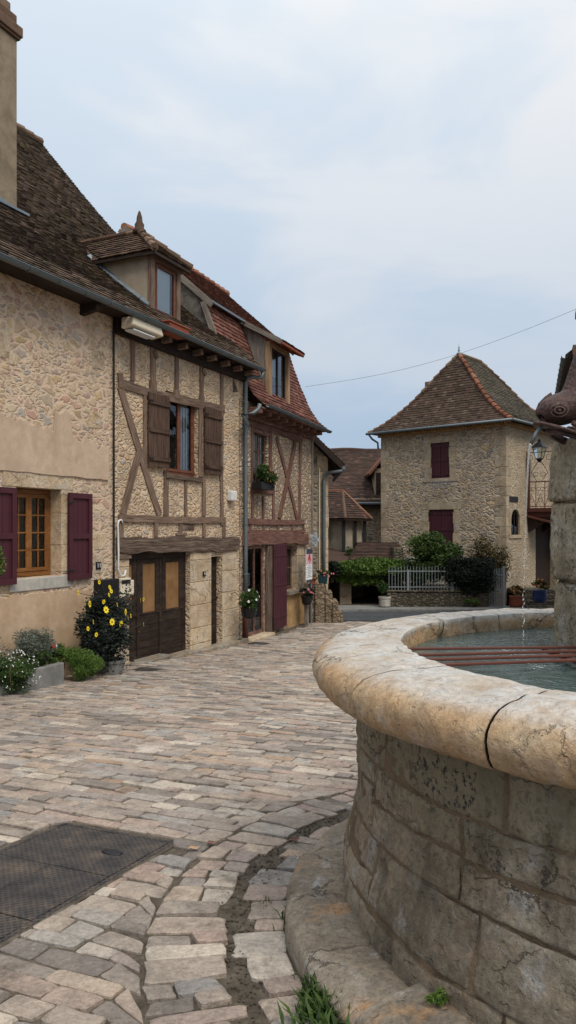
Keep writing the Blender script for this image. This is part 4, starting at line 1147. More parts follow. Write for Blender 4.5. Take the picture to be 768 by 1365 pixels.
o = b.build('meter_box', M['black'], None, bevel=.01, fr=AB); tag(o, 'black meter box on the wall above the dahlia bush', 'meter box')
u0_, z0_ = P(159, 797, -.12); u1_, z1_ = P(173, 770, -.12); u2_ = P(179.5, 770, -.12)[0]
t_ = thing('letter_box', 'cream mail box with a dark flap beside the garage doors', 'letter box', AB, (u0_, 0, z0_))
b = MB(); b.box(u0_, u1_, -.15, -.03, z0_, z1_); b.box(u1_ + .001, u2_, -.11, -.03, z0_ + .02, z1_ - .05); b.build('case', M['cream'], t_, bevel=.01)
b = MB(); b.box(u0_ + .03, u1_ - .02, -.158, -.151, z1_ - .10, z1_ - .03)
for (a, c) in ((.15, .62), (.4, .4), (.7, .3), (.35, .2), (.8, .12)): b.box(u0_ + (u1_ - u0_) * a, u0_ + (u1_ - u0_) * a + .02, -.155, -.151, z0_ + .3 * c, z0_ + .3 * c + .015)
b.build('flap', M['black'], t_)

# ------------------------------------------------------------------ shop house
PC = LV.p
UC0 = (17.57) * math.hypot(.39, 1); UC1 = 22.62 * math.hypot(.39, 1); gC = -1.13
UW0 = UC0 + .3
S = thing('shop_house', 'shop house with red brown timbers and a steep red tiled mansard roof', 'shop', LV, (PC(370, 840)[0], 0, gC))
ZC = 4.62
hw0, hz0 = PC(337, 650); hw1, hz1 = PC(356, 578)
sx0 = PC(323.5, 800)[0]; sx1 = PC(351, 800)[0]; stz = PC(335, 728)[1]
nx0, nz0 = PC(382, 788); nx1, nz1 = PC(396, 727); nz1 = stz - .05
sbz = PC(345, 843)[1]
b = MB()
wall_grid(b, UW0, UC1, -2, ZC + .1, [(hw0, hw1, hz0, hz1, .2), (sx0, sx1, sbz, stz, .04), (nx0, nx1, nz0, nz1, .3)])
b.poly([(UC1, 0, -2), (UC1, 6, -2), (UC1, 6, ZC), (UC1, 5.2, 7.07), (UC1, 3, 9.05), (UC1, .85, 7.05), (UC1, 0, ZC)])
b.build('wall', M['stoneC'], S)
b = MB(); b.poly([(UC0, -.1, 4.8), (UC0, .78, 7.03), (UC0, 3, 9.03), (UC0, 5.2, 7.0), (UC0, 6, 4.6)]); b.build('gable', M['grey_gable'], S)
b = MB(); b.slab([(PC(382, 840)[0], -2), (UC1 - .25, -2), (UC1 - .2, nz0 - .1), (nx0 - .02, nz0 - .1)], -.03, .01); b.build('render_base', M['ochre'], S)
def tc_(p0, p1, w, **k): return tb(p0, p1, w, root=S, mat='timberR', fr=LV, **k)
tc_((323, 562), (402, 588), .17); tc_((336, 566), (336, 697), .13); tc_((360, 575), (360, 655), .22)
tc_((364, 655), (364, 694), .16); tc_((350, 661), (350, 693), .11); tc_((335, 653), (365, 655), .20)
tc_((368, 583), (396, 694), .17); tc_((392, 590), (371, 692), .17, t0=-.06); tc_((400, 585), (399, 696), .17)
tc_((336, 573), (358, 580), .10)
tc_((330, 695), (404, 696), .16, t0=-.05)
for x in (333, 351, 370, 389, 404): tc_((x, 699), (x, 709), .12)
tc_((328, 708.5), (405, 708.5), .09, t0=-.06)
tc_((411, 590), (410.5, 700), .07, mat2=None) if False else None
b = MB(); b.beam((PC(322.5, 719)[0], PC(322.5, 719)[1]), (PC(407, 719)[0], PC(322.5, 719)[1] - .05), .30, -.11, .10, rough=.12, seg=30); b.build('lintel', M['timberR'], S, bevel=.012)
b = MB(); b.beam((PC(357.5, 730)[0], stz), (PC(357.5, 845)[0], -1.12), .42, -.09, .12, rough=.07); b.build('door_post', M['lintel'], S, bevel=.015)
b = MB(); b.beam((UC1 - .03, -1.1), (UC1 - .03, ZC), .08, -.05, .01); b.build('corner_board', M['greywood'], S)
wf = window(S, hw0 + .01, hw1 - .01, hz0, hz1 - .02, .05, M['timberR'], 1, 3, .035, 2, mun=.022)
b = MB()
for i in range(10): u_ = hw0 + .1 + i * .065; b.box(u_, u_ + .045, .075 + (i % 2) * .012, .085 + (i % 2) * .015, hz0 + .1, hz1 - .1)
b.build('curtain', M['cloth'], wf)
# shop door glazing
gl = MB(); gl.box(sx0, sx0 + .06, -.01, .05, sbz, stz); gl.box(sx1 - .09, sx1, -.01, .05, sbz, stz); gl.box(sx0, sx1, -.01, .05, sbz, sbz + .07); gl.box(sx0, sx1, -.01, .05, stz - .07, stz)
gl.box((sx0 + sx1) / 2 + .02, (sx0 + sx1) / 2 + .07, -.01, .05, sbz + .07, stz - .07)
gf = gl.build('shop_front', M['timberR'], S)
b = MB(); b.quad((sx0 + .05, .02, sbz + .05), (sx1 - .08, .02, sbz + .05), (sx1 - .08, .02, stz - .05), (sx0 + .05, .02, stz - .05)); b.build('pane', M['glassd'], gf)
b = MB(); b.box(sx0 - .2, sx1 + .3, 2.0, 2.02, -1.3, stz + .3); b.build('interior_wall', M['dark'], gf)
b = MB(); b.box(sx0 + .08, sx1 - .1, .10, .6, sbz + .02, sbz + .04)
b.build('display_base', M['dark'], gf)
for i in range(14):
    u_ = rr(sx0 + .1, sx1 - .2); h = rr(.08, .28); b = MB(); t__ = rr(.10, .35); z__ = sbz + .05 + rr(0, .3)
    b.box(u_, u_ + rr(.08, .2), t__, t__ + .05, z__, z__ + h)
    b.build('display_item', M[['paper', 'ochre', 'leafG', 'cloth', 'bluepot', 'cream'][i % 6]], gf)
u_, z_ = PC(330.5, 773, .03); b = MB(); b.box(u_ - .10, u_ + .11, .03, .035, z_ - .15, z_ + .16); no = b.build('notice', M['paper'], gf)
b = MB()
for i in range(5): b.box(u_ - .07, u_ + .07, .0285, .0295, z_ + .10 - i * .05, z_ + .11 - i * .05)
b.build('writing', M['ink'], no)
plank_shutter(S, PC(363.5, 800, -.1)[0], PC(381, 800, -.1)[0], -1.02, stz + .02, -.10, M['maroon'], 'closed')
wf = window(S, nx0 + .01, nx1 - .01, nz0 + .01, nz1 - .01, .16, M['timberR'], 1, 2, .05, 1, 'glassd')
for i in range(9):
    b = MB(); u_ = rr(nx0 + .1, nx1 - .2); z__ = nz0 + .1 + (i // 2) * .27
    if i % 3: b.lathe([(.0, 0), (.06, .02), (.09, .08), (.05, .16), (.0, .18)], (u_, .34, z__), 9)
    else: b.box(u_, u_ + .14, .33, .35, z__, z__ + .12)
    b.build('display_item', M[['paper', 'cloth', 'ppetal', 'bluepot', 'cream'][i % 5]], wf, smooth=bool(i % 3))
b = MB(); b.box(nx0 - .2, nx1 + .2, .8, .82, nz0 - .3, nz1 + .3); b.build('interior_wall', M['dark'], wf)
b = MB(); blocks(b, nx1 + .002, PC(404.5, 760)[0], nz0, nz1 + .05, .42, -.02, .28); b.build('jamb_stone', M['ashlar'], S, bevel=.012, split=True)
b = MB(); b.box(nx0 - .12, PC(406, 790)[0], -.16, .02, nz0 - .10, nz0 - .002); b.build('sill', M['fstep'], S, bevel=.01)
b = MB(); b.box(sx0 - .1, sx1 + .1, -.30, .12, -1.3, sbz - .03); b.build('door_step', M['ashlar'], S, bevel=.02)
# mansard roof
lp, LL = prof([(-.46, 4.60), (-.20, 4.80), (.08, 5.22), (.34, 5.80), (.58, 6.42), (.80, 7.07)])
up_, UL = prof([(.66, 7.02), (3.0, 9.12)])
UCR = UC1 + .05
b = MB(); Pl = lambda s, q: (s, *lp(q)); Pu = lambda s, q: (s, *up_(q))
UCs = UW0 + .42; sheet(b, Pl, [UC0, UCR], [1.0 + (LL - 1.0) * i / 9 for i in range(10)]); sheet(b, Pl, [UCs, UCR], [1.0 * i / 5 for i in range(6)]); tiles(b, Pl, 0, LL, lambda q: (UC0 if q > 1.0 else UCs, UCR), .17, .115)
rS = b.build('roof', M['tileC'], S)
b = MB(); sheet(b, Pu, [UC0 - .02, UCR + .05], [0, UL]); tiles(b, Pu, 0, UL, lambda q: (UC0 - .02, UCR + .05), .17, .115)
b.quad((UC0 - .02, 3, 9.12), (UCR + .05, 3, 9.12), (UCR + .05, 5.4, 7.0), (UC0 - .02, 5.4, 7.0)); b.quad((UC0 - .02, 5.4, 7.0), (UCR + .05, 5.4, 7.0), (UCR, 6.3, 4.5), (UC0, 6.3, 4.5))
b.build('upper_roof', M['tileC2'], rS)
b = MB(); u = UC0 - .05
while u < UCR: b.tube([(u, 3, 9.10), (u + .36, 3, 9.125)], [.10, .12], 8); u += .34
b.build('ridge_tile', M['hip'], rS)
b = MB()
b.bar((UC0 - .04, .55, 6.90), (UC0 - .04, 3.0, 9.07), .05, .14); b.bar((UC0 - .04, .80, 7.0), (UC0 - .04, .15, 5.2), .05, .13); b.bar((UC0 - .10, 1.9, 7.95), (UC0 - .10, 3.1, 9.0), .05, .10)
b.bar((UCR + .04, .60, 6.94), (UCR + .04, 3.0, 9.05), .04, .12)
b.build('verge_board', M['greywood'], rS, split=True)
b = MB(); b.bar((UC0, .60, 7.0), (UCR, .60, 7.0), .05, .05); b.build('break_flashing', M['lead'], rS)
gutter(S, ((UC0 + .78, -.53, 4.60), (UCR + .12, -.53, 4.53)), .062)
b = MB(); b.box(UW0 + .3, UCR, -.44, .0, 4.50, 4.54); b.box(UW0 + .3, UCR, -.08, -.002, 4.28, 4.498); b.build('eave_board', M['timberR'], S)
for i in range(9):
    u_ = UW0 + .35 + i * .56; b = MB(); b.bar((u_, .02, 4.42), (u_, -.42, 4.44), .12, .12); b.build('joist_end', M['timberR'], S, bevel=.008)
b = MB(); x0_ = PC(345, 545, -.5)[0]
ctr = AB.w(UE - .03, -.09, 3.9); cl_ = LV.loc(ctr[0], ctr[1])
b.tube([(x0_, -.53, 4.54), (x0_ - .02, -.50, 4.42), (x0_ - .15, -.42, 4.30), (x0_ - .45, -.30, 4.24), (cl_[0] + .08, cl_[1] - .02, 4.12), (cl_[0] + .03, cl_[1], 3.95), (cl_[0] + .01, cl_[1], 3.85)], .05, 10)
b.build('gutter_outlet', M['zinc'], S, smooth=True)
# dormer of the shop house
q0 = PC(357, 500, 0)[0]; q1 = PC(383.5, 500, 0)[0]; mz0 = 4.93; mz1 = 6.42
b = MB()
for x in (q0 + .02, q1 - .05):
    b.add([(xx, t, z) for xx in (x, x + .03) for (t, z) in ((.06, 5.15), (.06, mz1 + .12), (.75, 7.02), (.70, 6.85))], [(0, 1, 2, 3), (7, 6, 5, 4), (0, 4, 5, 1), (1, 5, 6, 2), (2, 6, 7, 3), (3, 7, 4, 0)],
          None, [(50 + z, t * 1, 0) for xx in (0, 1) for (t, z) in ((.06, 5.15), (.06, 6.5), (.75, 7.02), (.70, 6.85))])
b.build('dormer_cheek', M['greywood'], rS, split=True)
b = MB()
for x in (q0 + .06, q1 - .06): b.bar((x, .0, mz0), (x, .0, mz1), .14, .14)
b.bar((q0, .0, mz1), (q1, .0, mz1), .12, .12)
b.build('dormer_post', M['palewood'], rS, bevel=.006, split=True)
wf = window(rS, q0 + .13, q1 - .13, mz0 + .04, mz1 - .06, .02, M['iron'], 1, 1, .04, 2)
b = MB(); b.box(q0 - .02, q1 + .02, -.12, .10, mz0 - .06, mz0 + .0); b.build('dormer_sill', M['lead'], rS, bevel=.006)
b = MB(); b.box(q0 + .1, q1 - .1, .3, .31, mz0, mz1); b.build('interior_curtain', M['cloth'], wf)
dp_, DL = prof([(-.46, 6.42), (.80, 7.12)])
b = MB(); Pd = lambda s, q: (s, *dp_(q)); e0, e1 = q0 - .12, q1 + .12
sheet(b, Pd, [e0, e1], [0, DL]); tiles(b, Pd, 0, DL, lambda q: (e0, e1), .17, .115)
b.add([(x, t, z - .06) for x in (e0, e1) for t, z in ((-.44, 6.42), (.78, 7.10))], [(0, 1, 3, 2)])
b.build('dormer_roof', M['tileC2'], rS)
b = MB(); b.bar((e0, -.44, 6.38), (e0, .78, 7.06), .04, .12); b.bar((e1, -.44, 6.38), (e1, .78, 7.06), .04, .12); b.build('dormer_verge', M['greywood'], rS, split=True)
b = MB(); b.bar((e0, -.42, 6.385), (e1, -.42, 6.385), .05, .07)
for x in (q0 + .05, (q0 + q1) / 2, q1 - .05): b.bar((x, -.40, 6.37), (x, .1, 6.60), .08, .09)
b.build('dormer_rafter', M['terracotta'], rS, split=True)

# ------------------------------------------------------------------ small stone house past the shop
E = thing('gabled_stone_house', 'small rubble stone house with an open gable next to the shop house', 'house', WF, (.5, 23.6, -1.13))
ex1, ey = 1.24, 23.55; ye = 28.5
zsl = lambda x: 3.62 + (1.72 - x) * 1.0        # right slope
b = MB(); xr = -1.9
b.poly([(-5, ey, -2), (ex1, ey, -2), (ex1, ey, zsl(ex1) - .12), (xr, ey, zsl(xr) - .12), (-5, ey, zsl(xr) - 3.1)])
b.quad((ex1, ey, -2), (ex1, ye, -2), (ex1, ye, zsl(ex1) - .1), (ex1, ey, zsl(ex1) - .1))
b.poly([(ex1, ye, -2), (-5, ye, -2), (-5, ye, zsl(xr) - 3.1), (xr, ye, zsl(xr) - .12), (ex1, ye, zsl(ex1) - .12)])
b.build('wall', M['stoneE'], E)
b = MB(); blocks(b, ex1 - .32, ex1 + .012, -1.1, 3.9, .35); 
for i, v_ in enumerate(b.v): b.v[i] = (v_[0], v_[1] + ey, v_[2])
b.build('quoin', M['ashlar'], E, bevel=.01, split=True)
Lr = 5.2; fq = lambda q: (1.74 - q * .7071, 3.58 + q * .7071)
Pe = lambda s, q: (fq(q)[0], s, fq(q)[1])
b = MB(); sheet(b, Pe, [ey - .42, ye + .2], [0, Lr]); tiles(b, Pe, 0, Lr, lambda q: (ey - .42, ye + .2), .17, .11)
b.quad((fq(Lr)[0], ey - .42, fq(Lr)[1]), (fq(Lr)[0], ye, fq(Lr)[1]), (fq(Lr)[0] - 3, ye, fq(Lr)[1] - 3), (fq(Lr)[0] - 3, ey - .42, fq(Lr)[1] - 3))
rE = b.build('roof', M['tileV'], E)
b = MB()
b.bar((1.70, ey - .40, 3.50), (fq(Lr)[0], ey - .40, fq(Lr)[1] - .08), .05, .16); b.bar((1.66, ey - .1, 3.46), (fq(Lr)[0], ey - .1, fq(Lr)[1] - .12), .08, .12)
for k_ in (.5, 1.2, 1.9, 2.6): b.bar((fq(k_)[0], ey - .42, fq(k_)[1] - .12), (fq(k_)[0], ey + .05, fq(k_)[1] - .12), .1, .1)
b.build('verge_board', M['darkwood'], rE, split=True)
b = MB(); b.tube([(1.72, ey - .45, 3.48), (1.72, ye, 3.44)], .06, 8)
ge = b.build('gutter', M['zinc'], E)
b = MB(); b.tube([(1.70, ey - .40, 3.40), (1.3, ey - .16, 3.36), (1.16, ey - .10, 3.28), (1.12, ey - .10, 3.1), (1.12, ey - .10, 1), (1.12, ey - .10, -.2)], .055, 8); b.build('downpipe', M['zinc'], E, smooth=True)
b = MB(); b.tube([(.98, ey - .06, -.2), (.98, ey - .06, 3.5)], .02, 6); b.build('conduit', M['cream'], E)
# ------------------------------------------------------------------ square tower house
TW = Frame(3.8, 30.6, .749, -.663); WT, DTp = 5.42, 4.82
TZ = 5.40
PT = TW.p
T = thing('tower_house', 'square stone tower house with a steep pointed tiled roof and closed maroon shutters', 'house', TW, (WT / 2, 0, -1.3))
u1a, zua = PT(573.5, 638); u1b, zub = PT(600, 589)
u2a, zla = PT(570, 733); u2b, zlb = PT(605.5, 679)
b = MB(); wall_grid(b, 0, WT, -2, TZ, [(u1a, u1b, zua, zub, .15), (u2a, u2b, zla, zlb, .15)])
b.build('wall', M['stoneT'], T)
TS = Frame(*TW.w(WT, 0, 0)[:2], .663, .749)          # the face round the right-hand corner
PS = TS.p
def ts(u, t, z): w = TS.w(u, t, z); l = TW.loc(w[0], w[1]); return (l[0], l[1], z)
ar0, arz0 = PS(681, 713); ar1, arz1 = PS(692.5, 679); arz1 -= (ar1 - ar0) / 2 - .02; AH = (ar1 - ar0) / 2
sd0 = PS(714, 0)[0]; sd1 = PS(739, 0)[0]; sdz = PS(714, 699)[1]
b = MB(); wall_grid(b, 0, DTp, -2, TZ, [(ar0, ar1, arz0, arz1 + AH, .09), (sd0, sd1 + .3, -1.2, sdz, .4)])
b.v = [ts(*q) for q in b.v]
b.quad((0, 0, -2), (0, 0, TZ), (0, DTp, TZ), (0, DTp, -2)); b.quad((0, DTp, -2), (0, DTp, TZ), (WT, DTp, TZ), (WT, DTp, -2))
b.build('side_wall', M['stoneT2'], T)
b = MB(); z = -1.3; i = 0
while z < TZ - .1:
    h = rr(.30, .42); w1, w2 = ((.44, .20), (.24, .36))[i % 2]; h = min(h, TZ - z)
    b.box(WT - w1, WT + .012, -.012, w2, z + .004, z + h - .004); z += h; i += 1
z = -1.3; i = 0
while z < TZ - .1:
    h = rr(.30, .42); w1 = (.40, .24)[i % 2]; h = min(h, TZ - z); b.box(-.012, w1, -.012, .4, z + .004, z + h - .004); z += h; i += 1
b.build('quoin', M['ashlarT'], T, bevel=.01, split=True)
b = MB()
for (a, c, d, e_) in ((u1a, u1b, zua, zub), (u2a, u2b, zla, zlb)):
    blocks(b, a - .20, a - .002, d, e_, .35, -.012, .10, .06); blocks(b, c + .002, c + .20, d, e_, .35, -.012, .10, .06)
    b.box(a - .28, c + .28, -.016, .10, e_ + .002, e_ + .26); b.box(a - .3, c + .3, -.03, .10, d - .14, d - .002)
b.build('window_surround', M['ashlarT'], T, bevel=.008, split=True)
for (a, c, d, e_) in ((u1a, u1b, zua, zub), (u2a, u2b, zla, zlb)):
    m_ = (a + c) / 2
    for (p_, q_) in ((a + .004, m_ - .006), (m_ + .006, c - .004)):
        b = MB(); n = 4
        for i in range(n): w_ = (q_ - p_) / n; b.box(p_ + i * w_ + .004, p_ + (i + 1) * w_ - .004, .045, .07, d + .01, e_ - .01)
        for z in (d + .12, (d + e_) / 2, e_ - .16): b.box(p_, q_, .028, .044, z - .035, z + .035)
        sh = b.build('shutter', M['maroon'], T, bevel=.002)
        h = MB()
        for z in (d + .12, e_ - .16): h.box(p_ if p_ < m_ - .1 else q_ - .2, p_ + .2 if p_ < m_ - .1 else q_, .018, .027, z - .012, z + .012)
        h.build('hinge', M['iron'], sh)
b = MB(); a_, za_ = PT(572, 653, -.2); c_, zb_ = PT(599, 645, -.2)
b.tube([(a_, -.18, zb_), (c_, -.18, zb_)], .015, 5); b.tube([(a_, -.18, zb_ - .14), (c_, -.18, zb_ - .14)], .010, 5)
n = 7
for i in range(n + 1):
    x = a_ + (c_ - a_) * i / n; b.tube([(x, -.18, zb_ - (.30 if i in (2, 5) else .16)), (x, -.18, zb_ + .08)], .010, 4)
    b.tube([(x + .05 * math.cos(k_ * .8), -.18, zb_ + .10 + .05 * math.sin(k_ * .8)) for k_ in range(9)], .008, 4)
for x in (a_, c_): b.tube([(x, -.18, zb_ - .14), (x, .0, zb_ - .14)], .010, 4)
b.build('window_rail', M['fence'], T)
# cornice of tile ends
b = MB(); oh = .10
b.box(-.10, WT + .10, -.10, .0, TZ - .09, TZ - .02); 
x = -.05
while x < WT + .05: b.box(x, x + .075, -.16, -.02, TZ - .02, TZ + .045); x += .13
b.box(-.22, WT + .22, -.24, .0, TZ + .048, TZ + .075)
b2 = MB(); b2.box(.0, DTp, -.10, -.002, TZ - .088, TZ - .022)
x = .0
while x < DTp: b2.box(x, x + .075, -.16, -.02, TZ - .022, TZ + .045); x += .13
b2.box(.0, DTp, -.24, -.002, TZ + .05, TZ + .073)
b.add([ts(*q) for q in b2.v], b2.f)
b.build('cornice', M['ochre'], T)
# roof: concave hipped pyramid with a short ridge
oh = .38; AZ = 8.55; EZ = TZ + .06; HA, HB = 1.49, 3.33
fz_ = lambda k_: np.interp(k_, [0, .10, .21, .35, .5, .73, 1], [0, .055, .13, .25, .39, .68, 1])
def surf(kind):
    def Pf(s, q):
        k_ = max(0.0, min(1.0, q)); z = EZ + (AZ - EZ) * float(fz_(k_))
        if kind == 'front': return (s, -oh + (HA + oh) * k_, z)
        if kind == 'right': return (WT + oh - (WT / 2 + oh) * k_, s, z)
        if kind == 'left': return (-oh + (WT / 2 + oh) * k_, s, z)
        return (s, DTp + oh - (DTp - HB + oh) * k_, z)
    return Pf
def tiled(b, kind, rng_):
    Pf = surf(kind); ks = np.linspace(0, 1, 200); pts = [Pf(0, float(k_)) for k_ in ks]
    cl = [0]
    for a, c in zip(pts, pts[1:]): cl.append(cl[-1] + math.dist(a, c))
    L = cl[-1]; K = lambda q: float(np.interp(q, cl, ks))
    for i in range(13):
        k0, k1 = i / 13, (i + 1) / 13; a0, a1 = rng_(k0); c0, c1 = rng_(k1); b.quad(Pf(a0, k0), Pf(a1, k0), Pf(c1, k1), Pf(c0, k1))
    tiles(b, lambda s, q: Pf(s, K(q)), 0, L, lambda q: rng_(K(q)), .17, .12)
rf = lambda k_: (-oh + (WT / 2 + oh) * k_, WT + oh - (WT / 2 + oh) * k_)
rs = lambda k_: (-oh + (HA + oh) * k_, DTp + oh - (DTp - HB + oh) * k_)
b = MB(); tiled(b, 'front', rf); b.poly([(-oh, -oh, EZ - .01), (WT + oh, -oh, EZ - .01), (WT + oh, DTp + oh, EZ - .01), (-oh, DTp + oh, EZ - .01)])
tiled(b, 'left', rs)
rT = b.build('roof', M['tileT'], T)
b = MB(); tiled(b, 'right', rs); tiled(b, 'back', rf); b.build('side_roof', M['tileT2'], rT)
def hipline(cx, cy, ax, ay, mat, r0=.075):
    b = MB(); n = 15
    for i in range(n):
        k0, k1 = i / n, min(1, (i + 1.15) / n)
        z0, z1 = EZ + (AZ - EZ) * float(fz_(k0)), EZ + (AZ - EZ) * float(fz_(k1))
        b.tube([(cx + (ax - cx) * k0, cy + (ay - cy) * k0, z0 + .045), (cx + (ax - cx) * k1, cy + (ay - cy) * k1, z1 + .02)], [r0 + .02, r0 - .01], 8)
    b.build('hip_tile', mat, rT)
hipline(WT + oh, -oh, WT / 2, HA, M['hip']); hipline(-oh, -oh, WT / 2, HA, M['hipB'], .06); hipline(WT + oh, DTp + oh, WT / 2, HB, M['hipB'], .06)
b = MB(); b.tube([(WT / 2, HA, AZ + .02), (WT / 2, HB, AZ + .02)], .08, 8); b.build('ridge_tile', M['hipB'], rT)
b = MB(); b.lathe([(.10, 0), (.09, .06), (.03, .10), (.05, .16), (.02, .22), (.035, .27), (.01, .33), (.0, .48)], (WT / 2, HA, AZ), 10); b.build('finial', M['lead'], rT, smooth=True)
b = MB(); b.box(.9, 1.25, 1.9, 2.3, 6.2, 7.75); b.build('chimney', M['hipB'], rT) 
b = MB(); b.tube([(-oh - .05, -oh - .06, EZ - .0), (WT + oh + .05, -oh - .06, EZ - .0)], .055, 8); b.tube([(WT + oh + .06, -oh, EZ), (WT + oh + .06, DTp + oh, EZ)], .055, 8)
b.tube([(-.3, -oh - .05, EZ - .05), (-.22, -.3, EZ - .22), (-.1, -.1, EZ - .35), (-.09, -.08, EZ - .6)], .04, 8)
b.build('gutter', M['zinc'], T, smooth=True)
# arched window, doorway, sign on the side wall
b = MB()
n = 9; w_ = (ar1 - ar0) / 2; cx = (ar0 + ar1) / 2
for i in range(n):
    a0, a1 = math.pi * i / n, math.pi * (i + 1) / n
    for (ri, ro, t0, t1) in ((w_ - .002, w_ + .16, -.02, .1),):
        vs = [ts(cx + r_ * math.cos(a_), t_, arz1 - .02 + r_ * math.sin(a_)) for (r_, a_) in ((ri, a0), (ro, a0), (ro, a1), (ri, a1)) for t_ in (t0, t1)]
        b.add(vs, [(0, 2, 4, 6), (1, 7, 5, 3), (0, 1, 3, 2), (2, 3, 5, 4), (4, 5, 7, 6), (6, 7, 1, 0)])
b2 = MB(); blocks(b2, ar1 + .002, ar1 + .16, arz0, arz1 - .02, .35, -.02, .1, 0); blocks(b2, ar0 - .16, ar0 - .002, arz0, arz1 - .02, .35, -.02, .1, 0); b2.box(ar0 - .18, ar1 + .18, -.04, .1, arz0 - .12, arz0 - .002)
b.add([ts(*q) for q in b2.v], b2.f)
b.build('window_surround', M['ashlarT'], T)
b = MB(); b2 = MB(); b2.box(ar0, ar1, .05, .06, arz0, arz1 + AH); b.add([ts(*q) for q in b2.v], b2.f); aw = b.build('arched_window', M['glassd'], T)
b = MB()
for sg in (-1, 1):
    arc_ = [(cx + sg * w_ * math.cos(a_), arz1 - .02 + w_ * math.sin(a_)) for a_ in [math.pi / 2 * i / 8 for i in range(9)]]
    poly_ = [(cx + sg * (w_ + .001), arz1 + AH + .001)] + arc_
    b.poly([ts(u_, .002, z_) for u_, z_ in poly_])
b.build('arch_head', M['stoneT2'], T, split=True)
b = MB(); b2 = MB(); b2.box(cx - .02, cx + .02, .03, .049, arz0, arz1 + AH); b2.box(ar0, ar1, .03, .049, arz1 - .4, arz1 - .36); b2.box(ar0, ar1, .08, .089, arz0, arz1 + AH); b.add([ts(*q) for q in b2.v], b2.f); b.build('glazing_bar', M['darkwood'], aw)
b = MB(); b2 = MB(); a_, z_ = PS(679, 668); c_, zc_ = PS(690, 663); b2.box(a_, c_, -.03, -.001, z_ - .02, zc_ + .02)
b.add([ts(*q) for q in b2.v], b2.f); b.build('wall_plaque', M['iron'], T)
b = MB(); b2 = MB(); b2.box(sd0 + .0, sd1 + .3, .3, .34, -1.2, sdz); b.add([ts(*q) for q in b2.v], b2.f); dd = b.build('door', M['darkwood'], T)
b = MB(); b2 = MB(); b2.box(sd0 + .25, sd0 + .5, .28, .299, -.6, sdz - .2); b.add([ts(*q) for q in b2.v], b2.f); b.build('door_glass', M['glassd'], dd)
# balcony on the side wall
BY = 1.05
B_ = thing('balcony', 'iron balcony with scrollwork railing on the side of the tower house', 'balcony', TS, (PS(702, 0)[0], 0, PS(702, 677)[1]))
ba = PS(702, 640)[0]; bb = ba + 3.0
fz0 = PS(712, 680, -BY)[1]; frz = PS(712, 642, -BY)[1]
zfl = 2.38
b = MB(); b.box(ba, bb, -BY, -.005, zfl - .14, zfl); b.box(ba + .1, bb - .1, -BY + .1, -.01, zfl - .34, zfl - .142); b.build('floor', M['rust'], B_)
b = MB()
for u_ in (ba + .1, ba + 1.4, bb - .1): b.hexa([(u_, -.05, zfl - .9), (u_ + .1, -.05, zfl - .9), (u_ + .1, -.002, zfl - .9), (u_, -.002, zfl - .9), (u_, -BY + .15, zfl - .36), (u_ + .1, -BY + .15, zfl - .36), (u_ + .1, -.002, zfl - .36), (u_, -.002, zfl - .36)])
b.build('bracket', M['darkwood'], B_, split=True)
def rail_panel(b, p0, p1, z0, z1, n):
    L = math.dist(p0, p1); dx, dy = (p1[0] - p0[0]) / L, (p1[1] - p0[1]) / L
    Q = lambda s, z: (p0[0] + dx * s, p0[1] + dy * s, z)
    b.tube([Q(0, z0 + .06), Q(L, z0 + .06)], .016, 5); b.tube([Q(0, z1), Q(L, z1)], .022, 5)
    for i in range(n + 1):
        s = L * i / n; b.tube([Q(s, z0), Q(s, z1)], .014, 5)
        if i < n:
            m_ = s + L / n / 2; h = z1 - z0; r_ = L / n * .22
            b.tube([Q(s, z0 + .06), Q(m_, z0 + h * .55), Q(s + L / n, z0 + .06)], .010, 4)
            for sg in (-1, 1): b.tube([Q(m_ + sg * r_ * (1 + math.cos(a_)), z0 + h * .72 + r_ * math.sin(a_)) for a_ in [k_ * .7 for k_ in range(9)]], .009, 4)
            b.tube([Q(m_ + r_ * math.cos(a_), z0 + h * .3 + r_ * math.sin(a_)) for a_ in [k_ * .7 for k_ in range(10)]], .009, 4)
b = MB(); rail_panel(b, (ba, -BY), (bb, -BY), zfl, zfl + .98, 6); rail_panel(b, (ba, -BY), (ba, -.02), zfl, zfl + .98, 3); rail_panel(b, (bb, -BY), (bb, -.02), zfl, zfl + .98, 3)
b.build('railing', M['rust'], B_)
b = MB(); b.box(ba - .03, ba + .05, -.12, -.02, zfl + .0, 4.5); b.build('corner_post', M['rust'], B_)
# lantern scroll above the side rail, in the plane of that rail
b = MB(); lx = ba; yy = -.50; zt = 4.20
b.tube([(ba, -.04, 4.46), (ba, -1.05, 4.46)], .014, 5); b.tube([(ba, -1.05, zfl + .98), (ba, -1.05, 4.46)], .014, 5)
for sg in (-1, 1):
    b.tube([(ba, yy + sg * .03, zt - .05), (ba, yy + sg * .20, zt - .30), (ba, yy + sg * .32, zt - .50), (ba, yy + sg * .10, zfl + 1.0)], .012, 5)
    b.tube([(ba, yy + sg * (.14 + .09 * math.cos(a_)), zt - .56 + .08 * math.sin(a_)) for a_ in [k_ * .6 for k_ in range(11)]], .010, 4)
    b.tube([(ba, yy + sg * (.36 + .1 * math.cos(a_)), zt + .06 + .10 * math.sin(a_)) for a_ in [k_ * .6 for k_ in range(11)]], .010, 4)
b.build('scroll_frame', M['iron'], B_)
Ln = thing('street_lantern', 'dark four sided lantern standing on the balcony scrollwork', 'lantern', TS, (lx, yy, zt))
